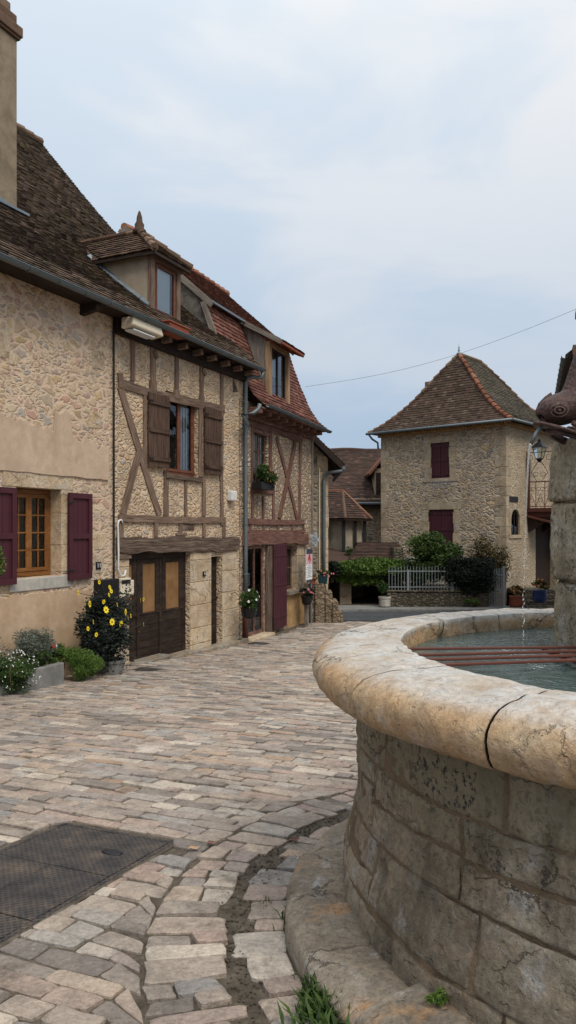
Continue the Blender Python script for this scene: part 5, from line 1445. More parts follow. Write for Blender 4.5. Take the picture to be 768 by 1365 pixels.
def frustum(b, c, w0, z0, w1, z1):
    b.hexa([(c[0] - w0, c[1] - w0, z0), (c[0] + w0, c[1] - w0, z0), (c[0] + w0, c[1] + w0, z0), (c[0] - w0, c[1] + w0, z0), (c[0] - w1, c[1] - w1, z1), (c[0] + w1, c[1] - w1, z1), (c[0] + w1, c[1] + w1, z1), (c[0] - w1, c[1] + w1, z1)])
b = MB(); frustum(b, (lx, yy), .03, zt - .12, .09, zt); frustum(b, (lx, yy), .11, zt - .0, .11, zt + .03)
for sx in (-1, 1):
    for sy in (-1, 1): b.tube([(lx + sx * .105, yy + sy * .105, zt + .02), (lx + sx * .185, yy + sy * .185, zt + .42)], .012, 4)
b.build('lantern_frame', M['iron'], Ln)
b = MB(); frustum(b, (lx, yy), .23, zt + .42, .19, zt + .47); frustum(b, (lx, yy), .19, zt + .471, .07, zt + .62); frustum(b, (lx, yy), .045, zt + .621, .045, zt + .70); b.lathe([(.05, 0), (.06, .02), (.0, .07)], (lx, yy, zt + .70), 8)
b.build('lantern_roof', M['iron'], Ln)
b = MB(); frustum(b, (lx, yy), .10, zt + .03, .175, zt + .415); b.build('lantern_glass', M['glass'], Ln)
# little tiled awning over the doorway
b = MB(); z_ = sdz + .12; b.hexa([(ba - .02, -.95, z_ - .10), (bb, -.95, z_ - .10), (bb, -.003, z_ + .15), (ba - .02, -.003, z_ + .15), (ba - .02, -.95, z_ - .02), (bb, -.95, z_ - .02), (bb, -.003, z_ + .23), (ba - .02, -.003, z_ + .23)])
b = b.build('door_canopy', M['rust'], None, fr=TS, bevel=.01); tag(b, 'rusty red canopy over the dark doorway below the balcony', 'canopy')

# ------------------------------------------------------------------ right-hand roof edge and chimney, behind the fish
RB = Frame(6.2, 16.7, .325, 1)
Q_ = thing('corner_house', 'house at the right edge of which only the eave and a small brick chimney show', 'house', RB, (0, 0, gz(16.7)))
b = MB(); D_ = -6
b.box(.35, 6.0, -6, -.40, -1.6, 5.1); b.build('wall', M['stoneT2'], Q_)
def PQ(s, q): return (s, 0 - q * .8, 5.45 + q * .6)
b = MB(); sheet(b, PQ, [0, 6.3], [0, 3.8]); tiles(b, PQ, 0, 3.8, lambda q: (0, 6.3), .17, .12)
b.quad((0, -3.04, 7.73), (6.3, -3.04, 7.73), (6.3, -6.3, 5.45), (0, -6.3, 5.45))
rq = b.build('roof', M['tileT'], Q_)
b = MB(); b.poly([(.3, -.4, 5.1), (.3, -6, 5.1), (.3, -3.04, 7.6)]); b.build('gable', M['ochre'], Q_)
b = MB(); b.box(-.02, 6.3, -.40, .0, 5.33, 5.42); b.bar((-.02, -.02, 5.42), (-.02, -3.04, 7.68), .06, .14); b.build('eave_board', M['darkwood'], rq)
gutter(Q_, ((-.05, .04, 5.46), (6.3, .04, 5.46)), .07, 'zinc')
b = MB(); b.box(-.3, .35, -.9, -.12, 5.4, 5.62); b.build('chimney_base', M['hipB'], rq)
b = MB(); b.box(-.1, .40, -.80, -.32, 5.6, 6.35); b.box(-.16, .46, -.86, -.20, 6.36, 6.5)
b.build('chimney', M['terracotta'], rq, bevel=.01)

# ------------------------------------------------------------------ houses behind the road
V = thing('long_roof_house', 'house behind with a broad dark red tiled roof and a small dormer', 'house', WF, (1.5, 33, -1.35))
b = MB(); b.box(-5, 7.5, 33, 41, -1.6, 2.95); b.build('wall', M['stoneT'], V)
Lv = math.hypot(4.2, 2.85)
def PV(s, q): k_ = q / Lv; return (s, 32.7 + 4.2 * k_, 2.72 + 2.75 * max(0, k_) ** 1.08)
b = MB(); sheet(b, PV, [-5.3, 7.6], [Lv * i / 6 for i in range(7)]); tiles(b, PV, 0, Lv, lambda q: (-1, 5.6), .19, .13)
b.quad((-5.3, 36.9, 5.47), (7.6, 36.9, 5.47), (7.6, 41.2, 2.7), (-5.3, 41.2, 2.7))
rV = b.build('roof', M['tileV'], V)
b = MB(); b.tube([(-5.3 + i * .4, 36.9, 5.48 + .03 * math.sin(i)) for i in range(33)], .09, 7); b.build('ridge_tile', M['tileV'], rV)
b = MB(); b.box(3.0, 7.5, 32.62, 32.95, 2.50, 2.66); b.build('eave_board', M['darkwood'], V)
b = MB(); b.tube([(-5, 32.58, 2.70), (7.6, 32.58, 2.70)], .06, 6); b.tube([(2.95, 32.6, 2.6), (2.95, 32.85, 2.3), (2.95, 32.9, -.5)], .05, 6); b.build('gutter', M['zinc'], V)
b = MB(); b.box(3.86, 4.9, 33.4, 35.4, 3.0, 4.30); b.build('dormer', M['cheek'], rV)
b = MB(); b.box(3.92, 4.8, 33.35, 33.39, 3.1, 4.1); b.build('dormer_window', M['darkwood'], rV)
b = MB(); b.hexa([(3.55, 33.1, 4.05), (4.38, 33.1, 5.0), (4.38, 36.5, 5.0), (3.55, 36.5, 4.05), (3.62, 33.1, 3.97), (4.38, 33.1, 4.90), (4.38, 36.5, 4.90), (3.62, 36.5, 3.97)])
b.hexa([(4.38, 33.1, 5.0), (5.25, 33.1, 4.05), (5.25, 36.5, 4.05), (4.38, 36.5, 5.0), (4.38, 33.1, 4.90), (5.18, 33.1, 3.97), (5.18, 36.5, 3.97), (4.38, 36.5, 4.90)])
b.build('dormer_roof', M['tileC2'], rV)

# little loggia with a hipped roof
LG = thing('loggia', 'small upper loggia with dark posts and a hipped tile roof above the vine', 'loggia', WF, (2.2, 29.6, -1.35))
cA, cB, cC, cD = (2.2, 29.6), (3.15, 30.9), (1.9, 32.2), (.9, 30.9)
def ext(c, k_): m_ = (2.04, 30.9); return (m_[0] + (c[0] - m_[0]) * k_, m_[1] + (c[1] - m_[1]) * k_)
b = MB()
b.prism([ext(p_, .97) for p_ in (cA, cB, cC, cD)], -1.4, .72)
b.prism([ext(p_, .9) for p_ in (cA, cB, cC, cD)], .72, 1.98)
b.build('wall', M['cheek2'], LG)
b = MB()
for p_ in (cA, cB, cD): b.bar((p_[0], p_[1], .70), (p_[0], p_[1], 2.0), .13, .13)
m_ = ((cA[0] * .45 + cB[0] * .55), (cA[1] * .45 + cB[1] * .55)); b.bar((m_[0], m_[1] - .05, .7), (m_[0], m_[1] - .05, 2.0), .10, .10)
m2 = ((cA[0] * .5 + cD[0] * .5), (cA[1] * .5 + cD[1] * .5)); b.bar((m2[0], m2[1] - .05, .7), (m2[0], m2[1] - .05, 2.0), .10, .10)
b.build('post', M['iron'], LG, split=True)
b = MB(); o4 = [ext(p_, 1.28) for p_ in (cA, cB, cC, cD)]
ap = (2.26, 31.0, 3.18); ap2 = (.9, 31.9, 3.2)
b.prism(o4, 1.92, 2.0); b.build('eave_board', M['darkwood'], LG)
def face(b, e0, e1, a0, a1):
    e0, e1, a0, a1 = map(Vector, (e0, e1, a0, a1)); L = ((a0 + a1) / 2 - (e0 + e1) / 2).length; W_ = (e1 - e0).length; Wt = (a1 - a0).length
    def Pf(s, q): k_ = min(1, max(-.05, q / L)); l_, r_ = e0.lerp(a0, k_), e1.lerp(a1, k_); return l_.lerp(r_, s)
    b.add([tuple(x) for x in (e0, e1, a1, a0)], [(0, 1, 2, 3)] if Wt > .01 else [(0, 1, 2)])
    rows = int(L / .13)
    for i in range(rows + 1):
        q = i * .13; w_ = W_ + (Wt - W_) * q / L
        if w_ < .1: continue
        n_ = max(1, int(w_ / .18)); 
        for j in range(-1, n_ + 1):
            a, c = (j + .5 * (i % 2)) / n_, (j + 1 + .5 * (i % 2)) / n_ - .02 / n_
            a, c = max(0, a), min(1, c)
            if c - a < .1 / n_: continue
            A_, B2, C2, D2 = Pf(a, q), Pf(c, q), Pf(c, q + .16), Pf(a, q + .16); nn = (B2 - A_).cross(D2 - A_).normalized()
            if nn.z < 0: nn = -nn
            l0 = .03 + rr(0, .01)
            b.add([tuple(x) for x in (A_ + nn * l0, B2 + nn * l0, C2 + nn * .005, D2 + nn * .005, A_ + nn * .005, B2 + nn * .005)], [(0, 1, 2, 3), (4, 5, 1, 0)])
b = MB(); z_ = 2.01
q4 = [(p_[0], p_[1], z_) for p_ in o4]
face(b, q4[0], q4[1], ap, ap); face(b, q4[3], q4[0], ap2, ap); face(b, q4[1], q4[2], ap, ap2); b.poly([q4[2], q4[3], ap2])
rL = b.build('roof', M['tileV'], LG)
b = MB(); b.tube([q4[0], ap], .06, 6); b.build('hip_tile', M['tileD'], rL); b = MB(); b.tube([q4[1], ap], .06, 6); b.tube([ap, ap2], .05, 6); b.build('hip_tile', M['hip'], rL)

# lean-to porch with the stone pier and dark opening
K = thing('lean_to_porch', 'low lean-to porch with stone pier and dark opening under the vine', 'porch', WF, (2.6, 28, -1.35))
b = MB(); b.box(1.93, 2.36, 27.9, 28.25, -1.4, .15); b.build('pier', M['ashlar'], K, bevel=.02)
b = MB(); b.box(-.5, 1.55, 28.0, 28.2, -1.4, .2); b.box(-.5, 4.6, 31.2, 31.4, -1.4, .9); b.box(3.95, 4.3, 28.0, 31.2, -1.4, .9); b.box(-.5, -.3, 28.2, 31.2, -1.4, .9); b.build('wall', M['stoneDark'], K)
b = MB(); b.box(-.5, 4.3, 27.95, 28.25, .152, .32); b.build('beam', M['darkwood'], K)
b = MB(); face(b, (2.1, 27.75, .30), (4.35, 27.75, .30), (2.75, 29.4, 1.05), (4.35, 29.4, 1.05)); b.quad((2.75, 29.4, 1.05), (4.35, 29.4, 1.05), (4.35, 31.3, 1.05), (2.75, 31.3, 1.05)); b.quad((-.5, 27.8, .33), (2.75, 27.8, .33), (2.75, 31.3, 1.04), (-.5, 31.3, 1.04)); b.build('roof', M['tileV'], K)

# garden wall, fence, gate, railing
GW = thing('garden_wall', 'low dark mossy stone wall under the pale iron fence', 'wall', WF, (5.2, 25.6, -1.13))
b = MB()
n = 24
for i in range(n):
    x0, x1 = 3.38 + 3.45 * i / n, 3.38 + 3.45 * (i + 1) / n; h = -.57 + .015 * nz3(i * .7, 0, 0)
    b.box(x0, x1 + .0005 * (i % 2), 25.5, 25.8, -1.4, h)
b.build('masonry', M['stoneDark'], GW)
b = MB(); b.box(3.34, 6.86, 25.47, 25.83, -.55, -.50); b.build('coping', M['stoneDark'], GW, bevel=.015)
Fn = thing('iron_fence', 'pale grey iron fence of pointed bars on the garden wall', 'fence', WF, (4.9, 25.62, -.5))
b = MB()
for z in (-.40, .14): b.box(3.42, 6.80, 25.62, 25.64, z, z + .03)
b.build('rail', M['fence'], Fn)
b = MB(); x = 3.45
while x < 6.80:
    b.tube([(x, 25.63, -.5), (x, 25.63, .26), (x, 25.63, .34)], [.011, .011, .001], 5); x += .105
b.build('picket', M['fence'], Fn)
for x in (4.10, 5.6):
    b = MB(); b.box(x - .035, x + .035, 25.59, 25.67, -.5, .20); b.build('post', M['fence'], Fn)
Gt = thing('garden_gate', 'pale grey iron gate standing open at the end of the garden wall', 'gate', WF, (7.3, 25.4, -1.13))
b = MB(); p0, p1 = (6.92, 25.75), (7.20, 25.1)
for z in (-1.0, -.45, .05): b.bar((p0[0], p0[1], z), (p1[0], p1[1], z), .03, .04)
for i in range(9):
    k_ = i / 8; b.bar((p0[0] + (p1[0] - p0[0]) * k_, p0[1] + (p1[1] - p0[1]) * k_, -1.05), (p0[0] + (p1[0] - p0[0]) * k_, p0[1] + (p1[1] - p0[1]) * k_, .20 + .1 * k_), .02, .02)
b.build('gate_frame', M['fence'], Gt)
b = MB(); b.bar((7.22, 25.1, -1.12), (7.22, 25.1, .35), .07, .07); b.build('gate_post', M['fence'], Gt)
Bl = thing('garden_balustrade', 'white garden railing half hidden behind the hedge below the tower', 'railing', WF, (5.6, 27.0, .1))
b = MB(); b.box(4.3, 6.6, 27.2, 27.24, .50, .56); b.box(4.3, 6.6, 27.2, 27.24, .08, .12)
x = 4.35
while x < 6.6: b.tube([(x, 27.22, -.4), (x, 27.22, .52)], .018, 5); b.tube([(x + .06 + .045 * math.cos(a_), 27.22, .40 + .05 * math.sin(a_)) for a_ in [k_ * .8 for k_ in range(9)]], .010, 4); x += .13
b.build('bars', M['white'], Bl)
b = MB(); b.box(4.28, 4.42, 27.1, 27.3, -.5, .62); b.build('pier', M['concrete'], Bl)
b = MB(); b.box(4.2, 7.4, 26.9, 27.5, -1.4, -.42); b.build('base_wall', M['stoneDark'], Bl)

# ------------------------------------------------------------------ low rubble wall by the road
LWt = thing('rubble_wall', 'rough rubble wall stepping down beside the shop at the road', 'wall', WF, (.9, 22.4, -1.13))
b = MB()
for (x0, x1, y0, y1, zt) in ((.42, .80, 22.0, 23.5, -.02), (.80, 1.10, 21.9, 23.4, -.06), (1.10, 1.30, 21.85, 23.1, -.28), (1.30, 1.46, 21.8, 22.9, -.52), (1.46, 1.60, 21.8, 22.7, -.85)):
    n = 6
    for i in range(n):
        for j in range(7):
            ya, yb = y0 + (y1 - y0) * j / 7, y0 + (y1 - y0) * (j + 1) / 7; xa, xb = x0 + (x1 - x0) * i / n, x0 + (x1 - x0) * (i + 1) / n
            pass
    vs = []; m = 7
    gx, gy = 5, 7
    for i in range(gx + 1):
        for j in range(gy + 1):
            x, y = x0 + (x1 - x0) * i / gx, y0 + (y1 - y0) * j / gy; vs.append((x, y, zt + .05 * nz3(x * 5, y * 5, 1)))
    fs = [(i * (gy + 1) + j, (i + 1) * (gy + 1) + j, (i + 1) * (gy + 1) + j + 1, i * (gy + 1) + j + 1) for i in range(gx) for j in range(gy)]
    b.add(vs, fs)
    # front and right faces, bulging
    for (fa, L_, ax) in (((x0, y0), x1 - x0, 'x'), ((x1, y0), y1 - y0, 'y')):
        nu, nv = 8, 9; vs = []
        for i in range(nu + 1):
            for j in range(nv + 1):
                s = L_ * i / nu; z = -1.25 + (zt + 1.25) * j / nv
                x, y = (fa[0] + s, fa[1]) if ax == 'x' else (fa[0], fa[1] + s)
                d_ = .05 * nz3(x * 6, y * 6, z * 6) if 0 < i < nu or ax == 'y' else 0
                if ax == 'x': y += d_ - .0
                else: x += d_
                if j == nv: z = zt + .05 * nz3((fa[0] + s if ax == 'x' else fa[0]) * 5, (fa[1] if ax == 'x' else fa[1] + s) * 5, 1)
                vs.append((x, y, z))
        b.add(vs, [(i * (nv + 1) + j, (i + 1) * (nv + 1) + j, (i + 1) * (nv + 1) + j + 1, i * (nv + 1) + j + 1) for i in range(nu) for j in range(nv)])
b.build('masonry', M['stoneLow'], LWt)

# ------------------------------------------------------------------ overhead wire
b = MB(); a = Vector(LV.w(UC1, .2, 5.9)); c = Vector((7.5, 18.0, 1.6 + .3 * 18.4))
pts = [a.lerp(c, i / 20) - Vector((0, 0, .35 * math.sin(math.pi * i / 20))) for i in range(21)]
b.tube(pts, .004, 5); o = b.build('overhead_wire', M['cable']); tag(o, 'thin black wire slung across the sky from the shop roof', 'wire')

# ------------------------------------------------------------------ fountain
cx, cy = FC
Fo = thing('fountain', 'round stone fountain with a wide rounded rim in the foreground', 'fountain', WF, (cx, cy, gz(cy)))
def arc_block(b, th0, th1, profl, nth, amp=.006, gap=.004, fr_=3.0, seed=0, rough2=.003, tint=None):
    """stone lying along the ring: a closed (r,z) profile swept from th0 to th1, worn and chipped"""
    m = len(profl); vs = []
    rc = sum(p_[0] for p_ in profl) / m; zc = sum(p_[1] for p_ in profl) / m
    g0 = gap / rc
    a0, a1 = th0 + g0, th1 - g0; tl = rr(-.004, .004)
    for i in range(nth + 1):
        k_ = i / nth; th = a0 + (a1 - a0) * k_
        ed = min(k_, 1 - k_) * (a1 - a0) * rc
        sh = 1 - .018 * max(0, 1 - ed / .012) ** 2
        for (r_, z_) in profl:
            r2, z2 = rc + (r_ - rc) * sh, zc + (z_ - zc) * sh
            x, y = math.cos(th), math.sin(th)
            q = (x * r2 * fr_, y * r2 * fr_, z2 * fr_ + seed * 7)
            d_ = amp * noise.noise(Vector(q)) + rough2 * noise.noise(Vector(q) * 6)
            ch = max(0, noise.noise(Vector(q) * 1.7 + Vector((9, 9, 9))) - .38) * amp * 5 * (1 if ed < .06 else .25)
            dr, dz = r2 - rc, z2 - zc; L_ = math.hypot(dr, dz) or 1
            r3 = r2 + dr / L_ * (d_ - ch) + tl; z3 = z2 + dz / L_ * (d_ - ch)
            vs.append((cx + r3 * x, cy + r3 * y, z3))
    fs = [(i * m + j, i * m + (j + 1) % m, (i + 1) * m + (j + 1) % m, (i + 1) * m + j) for i in range(nth) for j in range(m)]
    fs += [tuple(range(m)), tuple(range(nth * m + m - 1, nth * m - 1, -1))]
    b.add(vs, fs, tint)
def refine(pr, step):
    out = []
    for a, c in zip(pr, pr[1:] + pr[:1]):
        n_ = max(1, int(math.dist(a, c) / step)); out += [(a[0] + (c[0] - a[0]) * i / n_, a[1] + (c[1] - a[1]) * i / n_) for i in range(n_)]
    return out
def smoothp(pr, it=2):
    for _ in range(it):
        out = []
        for a, c in zip(pr, pr[1:] + pr[:1]): out += [(a[0] * .75 + c[0] * .25, a[1] * .75 + c[1] * .25), (a[0] * .25 + c[0] * .75, a[1] * .25 + c[1] * .75)]
        pr = out
    return pr
RIM = 1.055
rimp = smoothp([(1.42, .84), (1.42, RIM - .004), (1.425, RIM), (1.58, RIM + .004), (1.70, RIM - .004), (1.785, RIM - .022), (1.838, RIM - .06), (1.850, RIM - .115), (1.822, RIM - .175), (1.765, RIM - .205), (1.60, .845)], 1)
for i in range(17):
    a0 = R(222 - 360 / 17 * (i + 1)); a1 = R(222 - 360 / 17 * i)
    mid = math.degrees((a0 + a1) / 2) % 360; near = 120 < mid < 290
    b = MB(); p_ = refine(rimp, .016 if near else .06); arc_block(b, a0, a1, p_, 110 if near else 14, .018, .0030, 2.9, 0, .008)
    b.build('coping_stone', M['coping'], Fo, smooth=True)
# mortar beds, set back
b = MB()
rm_ = (sum(p_[0] for p_ in rimp) / len(rimp), sum(p_[1] for p_ in rimp) / len(rimp)); arc_block(b, 0, 2 * math.pi, refine([(rm_[0] + (r_ - rm_[0]) * .925, rm_[1] + (z_ - rm_[1]) * .80) for r_, z_ in rimp], .04), 200, .004, 0, 2.6, 0, .003)
arc_block(b, 0, 2 * math.pi, refine([(1.50, -.4), (1.50, .835), (1.625, .835), (1.630, .36), (1.652, .22), (1.682, .12), (1.697, .02), (1.712, -.4)], .05), 240, .012, 0, 3, 5, .004)
b.build('mortar', M['mortarF'], Fo, smooth=True)
# wall courses: irregular blocks
def rw(z): return float(np.interp(z, [-.4, .02, .12, .22, .36, .84], [1.72, 1.705, 1.69, 1.66, 1.638, 1.632]))
b = MB()
def wall_block(b, th0, th1, za0, za1, zb0, zb1, seed, fine=True):
    """curved face block with bevelled irregular edges; z bounds may differ at each end"""
    nt, nzz = (40, 26) if fine else (8, 4); vs = []
    off = rr(-.004, .005); tone = (rng.random(), rng.random(), rng.random())
    gp = .005
    for i in range(nt + 1):
        for j in range(nzz + 1):
            a, c = i / nt, j / nzz
            # cluster samples towards the borders so that the arris is crisp
            a = .5 - .5 * math.cos(math.pi * a) if fine else a; c = .5 - .5 * math.cos(math.pi * c) if fine else c
            th = th0 + (th1 - th0) * a; z0 = za0 + (za1 - za0) * a; z1 = zb0 + (zb1 - zb0) * a
            z = z0 + gp + (z1 - z0 - 2 * gp) * c; thh = th + (gp * (1 - 2 * a)) / 1.65
            e1 = .012 * nz3(th * 9, z * 9, seed); e2 = .012 * nz3(th * 9, z * 9, seed + 50)
            if i in (0, nt): thh += e1 / 1.65
            if j in (0, nzz): z += e2
            ed = min(min(a, 1 - a) * (th1 - th0) * 1.65, min(c, 1 - c) * (z1 - z0))
            bulge = .013 * (1 - math.exp(-ed / .007)) - .010
            r_ = rw(z) + bulge + off + .014 * nz3(th * 5 + seed, z * 5, seed) + .007 * nz3(th * 22, z * 16, seed) + .004 * nz3(th * 60, z * 40, seed)
            sc_ = nz3(th * 4.5, z * 3.5, seed + 20)
            if sc_ > .30: r_ -= min(.007, (sc_ - .30) * .08)
            vs.append((cx + r_ * math.cos(thh), cy + r_ * math.sin(thh), z))
    n_ = nzz + 1
    b.add(vs, [(i * n_ + j, i * n_ + j + 1, (i + 1) * n_ + j + 1, (i + 1) * n_ + j) for i in range(nt) for j in range(nzz)], tone)
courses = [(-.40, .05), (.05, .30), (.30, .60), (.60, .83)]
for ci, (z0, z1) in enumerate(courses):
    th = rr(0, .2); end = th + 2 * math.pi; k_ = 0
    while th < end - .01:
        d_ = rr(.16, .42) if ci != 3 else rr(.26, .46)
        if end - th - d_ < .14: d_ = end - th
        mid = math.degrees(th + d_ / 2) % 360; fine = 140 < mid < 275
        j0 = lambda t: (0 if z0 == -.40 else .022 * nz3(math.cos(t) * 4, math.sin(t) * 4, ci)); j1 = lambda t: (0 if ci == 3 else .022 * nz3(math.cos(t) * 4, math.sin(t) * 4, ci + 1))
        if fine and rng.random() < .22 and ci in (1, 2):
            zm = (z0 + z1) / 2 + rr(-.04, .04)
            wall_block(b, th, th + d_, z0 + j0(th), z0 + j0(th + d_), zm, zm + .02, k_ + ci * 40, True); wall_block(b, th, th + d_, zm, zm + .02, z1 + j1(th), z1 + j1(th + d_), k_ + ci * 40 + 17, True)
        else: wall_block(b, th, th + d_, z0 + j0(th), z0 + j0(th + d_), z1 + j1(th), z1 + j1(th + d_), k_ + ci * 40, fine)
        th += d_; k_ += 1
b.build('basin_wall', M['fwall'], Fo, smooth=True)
# step ring
th = 0
while th < 2 * math.pi - .01:
    d_ = rr(.28, .46)
    if 2 * math.pi - th - d_ < .2: d_ = 2 * math.pi - th
    mid = math.degrees(th + d_ / 2) % 360; fine = 140 < mid < 275
    zc_ = gz(cy + 1.9 * math.sin(th + d_ / 2)); ht = .115 + rr(-.012, .012)
    b = MB(); p_ = refine(smoothp([(1.66, zc_ - .2), (1.66, zc_ + ht + .012), (1.80, zc_ + ht + .008), (1.955, zc_ + ht - .012), (1.985, zc_ + ht - .05), (1.985, zc_ - .2)], 1), .03 if fine else .1)
    arc_block(b, th, th + d_, p_, 36 if fine else 8, .022, .004, 3.2, th, .005); b.build('step_stone', M['fstep'], Fo, smooth=True); th += d_
# inside of the basin and its floor
b = MB(); arc_block(b, 0, 2 * math.pi, refine([(1.43, .2), (1.43, .84), (1.5, .84), (1.5, .2)], .06), 200, .012, 0, 3, 5, .004); b.build('inner_wall', M['fwall'], Fo, smooth=True)
b = MB(); b.lathe([(.01, .45), (1.48, .45), (1.48, .40), (.01, .40)], (cx, cy, 0), 48); b.build('basin_floor', M['fwall'], Fo)
# central pillar: worn round drums
pcx, pcy = 2.02, 3.93
def drum(z0, z1, r0, r1, seed, n=90, m=40):
    b = MB(); vs = []
    for j in range(m + 1):
        c = j / m; z = z0 + (z1 - z0) * c; ed = min(c, 1 - c) * (z1 - z0)
        for i in range(n):
            a = 2 * math.pi * i / n; oc = 1 - .035 * (1 - abs(math.cos(4 * a / 1.0)) ) * 0
            r_ = (r0 + (r1 - r0) * c) * (.25 + .75 * (math.cos(math.pi / 8) / math.cos(((a + .12) % (math.pi / 4)) - math.pi / 8)) * 1.035) - .014 * max(0, 1 - ed / .02) ** 2 + .022 * nz3(math.cos(a) * 2, math.sin(a) * 2, z * 5 + seed) * .5 + .009 * nz3(math.cos(a) * 9, math.sin(a) * 9, z * 14)
            vs.append((pcx + r_ * math.cos(a), pcy + r_ * math.sin(a), z))
    fs = [(j * n + i, j * n + (i + 1) % n, (j + 1) * n + (i + 1) % n, (j + 1) * n + i) for j in range(m) for i in range(n)] + [tuple(range(n - 1, -1, -1)), tuple(range(m * n, m * n + n))]
    b.add(vs, fs); return b.build('pillar_drum', M['pillar'], Fo, smooth=True)
drum(.42, 1.32, .585, .585, 1); drum(1.33, 1.735, .60, .61, 2); drum(1.745, 2.07, .625, .60, 3)
b = MB(); b.lathe([(.2, 0), (.57, .0), (.57, .02), (.2, .02)], (pcx, pcy, 1.322), 30); b.lathe([(.2, 0), (.59, .0), (.59, .014), (.2, .014)], (pcx, pcy, 1.733), 30); b.build('pillar_joint', M['mortarF'], Fo)
b = MB(); a_ = R(203); 
for k_ in range(2):
    pass
c_ = Vector((pcx + .615 * math.cos(a_), pcy + .615 * math.sin(a_), 2.02))
b.bar(c_ + Vector((-.0, .06, -.0)), c_ + Vector((.02, -.06, -.0)), .02, .085); b.build('pillar_plate', M['fence'], Fo, bevel=.004)
# bars for resting jugs
b = MB()
for i, (pa, pb) in enumerate((((553, 865), (745, 863)), ((570, 873), (760, 868)), ((585, 879), (790, 873)), ((600, 886), (820, 878)))):
    def gp_(px, py, z): Y = (1.6 - z) / ((py - 705) / 1000); return ((px - 384) / 1000 * Y, Y, z)
    p0, p1 = Vector(gp_(*pa, 1.0)), Vector(gp_(*pb, 1.0)); d_ = (p1 - p0).normalized()
    p0 = p0 - d_ * .06; p1 = p0 + d_ * 1.35
    bb_ = MB(); bb_.bar(p0, p1, .026, .012); bb_.build('jug_bar', M['rust'], Fo, bevel=.003)
bb_ = MB(); bb_.bar((1.30, 3.80, .985), (1.36, 3.20, .985), .03, .012); bb_.build('cross_bar', M['rust'], Fo)
# water
b = MB(); n = 96; vs = [(cx + 1.445 * math.cos(2 * math.pi * i / n), cy + 1.445 * math.sin(2 * math.pi * i / n), .955) for i in range(n)]
b.add(vs, [tuple(range(n))]); o = b.build('water', M['water']); tag(o, kind='structure')

# bronze fish: head hangs over the edge of the pillar, tail rises
fishroot = Fo
path = [(1.285, 3.80, 2.160, .030, .040), (1.300, 3.80, 2.172, .052, .062), (1.330, 3.80, 2.190, .072, .080), (1.372, 3.80, 2.204, .083, .088), (1.415, 3.805, 2.218, .084, .088), (1.460, 3.81, 2.252, .084, .088), (1.500, 3.82, 2.32, .088, .092),
        (1.535, 3.83, 2.41, .090, .094), (1.575, 3.84, 2.52, .088, .092), (1.63, 3.85, 2.65, .080, .084), (1.67, 3.87, 2.80, .068, .072), (1.68, 3.88, 2.94, .052, .056), (1.66, 3.89, 3.05, .038, .042), (1.65, 3.90, 3.12, .025, .03)]
pts = [Vector(p_[:3]) for p_ in path]; A_ = [p_[3] for p_ in path]; B__ = [p_[4] for p_ in path]
def interp(v_, s): i = min(int(s), len(v_) - 2); k_ = s - i; return v_[i] * (1 - k_) + v_[i + 1] * k_
def cat(s):
    i = min(int(s), len(pts) - 2); t = s - i; p0, p1, p2, p3 = pts[max(i - 1, 0)], pts[i], pts[i + 1], pts[min(i + 2, len(pts) - 1)]
    return .5 * ((2 * p1) + (p2 - p0) * t + (2 * p0 - 5 * p1 + 4 * p2 - p3) * t * t + (3 * p1 - p0 - 3 * p2 + p3) * t ** 3)
b = MB(); n = 36; m = 110; vs = []
for i in range(m + 1):
    s = (len(pts) - 1) * i / m; c = cat(s); d_ = (cat(min(s + .05, len(pts) - 1)) - cat(max(s - .05, 0))).normalized()
    side_ = Vector((0, 1, 0)); side_ = (side_ - d_ * side_.dot(d_)).normalized(); up2 = side_.cross(d_)
    ra, rb_ = interp(A_, s), interp(B__, s)
    for j in range(n):
        a = 2 * math.pi * j / n
        sc_ = 1 + (.022 * abs(math.sin(s * 9 + (j % 2) * 1.5)) if s > 5 else 0)
        vs.append(tuple(c + up2 * math.cos(a) * ra * sc_ + side_ * math.sin(a) * rb_ * sc_))
b.add(vs, [(i * n + j, i * n + (j + 1) % n, (i + 1) * n + (j + 1) % n, (i + 1) * n + j) for i in range(m) for j in range(n)] + [tuple(range(n)), tuple(range((m + 1) * n - 1, m * n - 1, -1))])
fish = b.build('fish_figure', M['castiron'], Fo, smooth=True)
# brow ridges and eyes on both cheeks
for sg in (-1, 1):
    ec = Vector((1.345, 3.800 + sg * .079, 2.186)); nn = Vector((-.16, sg * 1.0, .04)).normalized(); x_ = Vector((1, 0, 0)); x_ = (x_ - nn * x_.dot(nn)).normalized(); y_ = nn.cross(x_)
    if y_.z < 0: y_ = -y_
    b = MB()
    for (r1, r2, w_, dd) in ((.024, .017, .005, .010), (.042, .030, .006, .000),):
        b.tube([ec + nn * dd + x_ * r1 * math.cos(a_) + y_ * r2 * math.sin(a_) for a_ in [k_ * 2 * math.pi / 24 for k_ in range(25)]], w_, 8, caps=False)
    for (r1, w_, dd, a0, a1) in ((.060, .006, -.010, -.2, 3.4), (.078, .006, -.030, .1, 3.0)):
        b.tube([ec + nn * dd + x_ * r1 * math.cos(a_) + y_ * r1 * .78 * math.sin(a_) for a_ in [a0 + (a1 - a0) * k_ / 20 for k_ in range(21)]], [w_ * (.3 + .7 * math.sin(math.pi * max(.02, k_ / 20))) for k_ in range(21)], 8)
    b.lathe([(.0, -.009), (.007, -.006), (.009, 0), (.007, .006), (.0, .009)], tuple(ec + nn * .010), 10)
    b.build('eye', M['castiron'], fish, smooth=True)
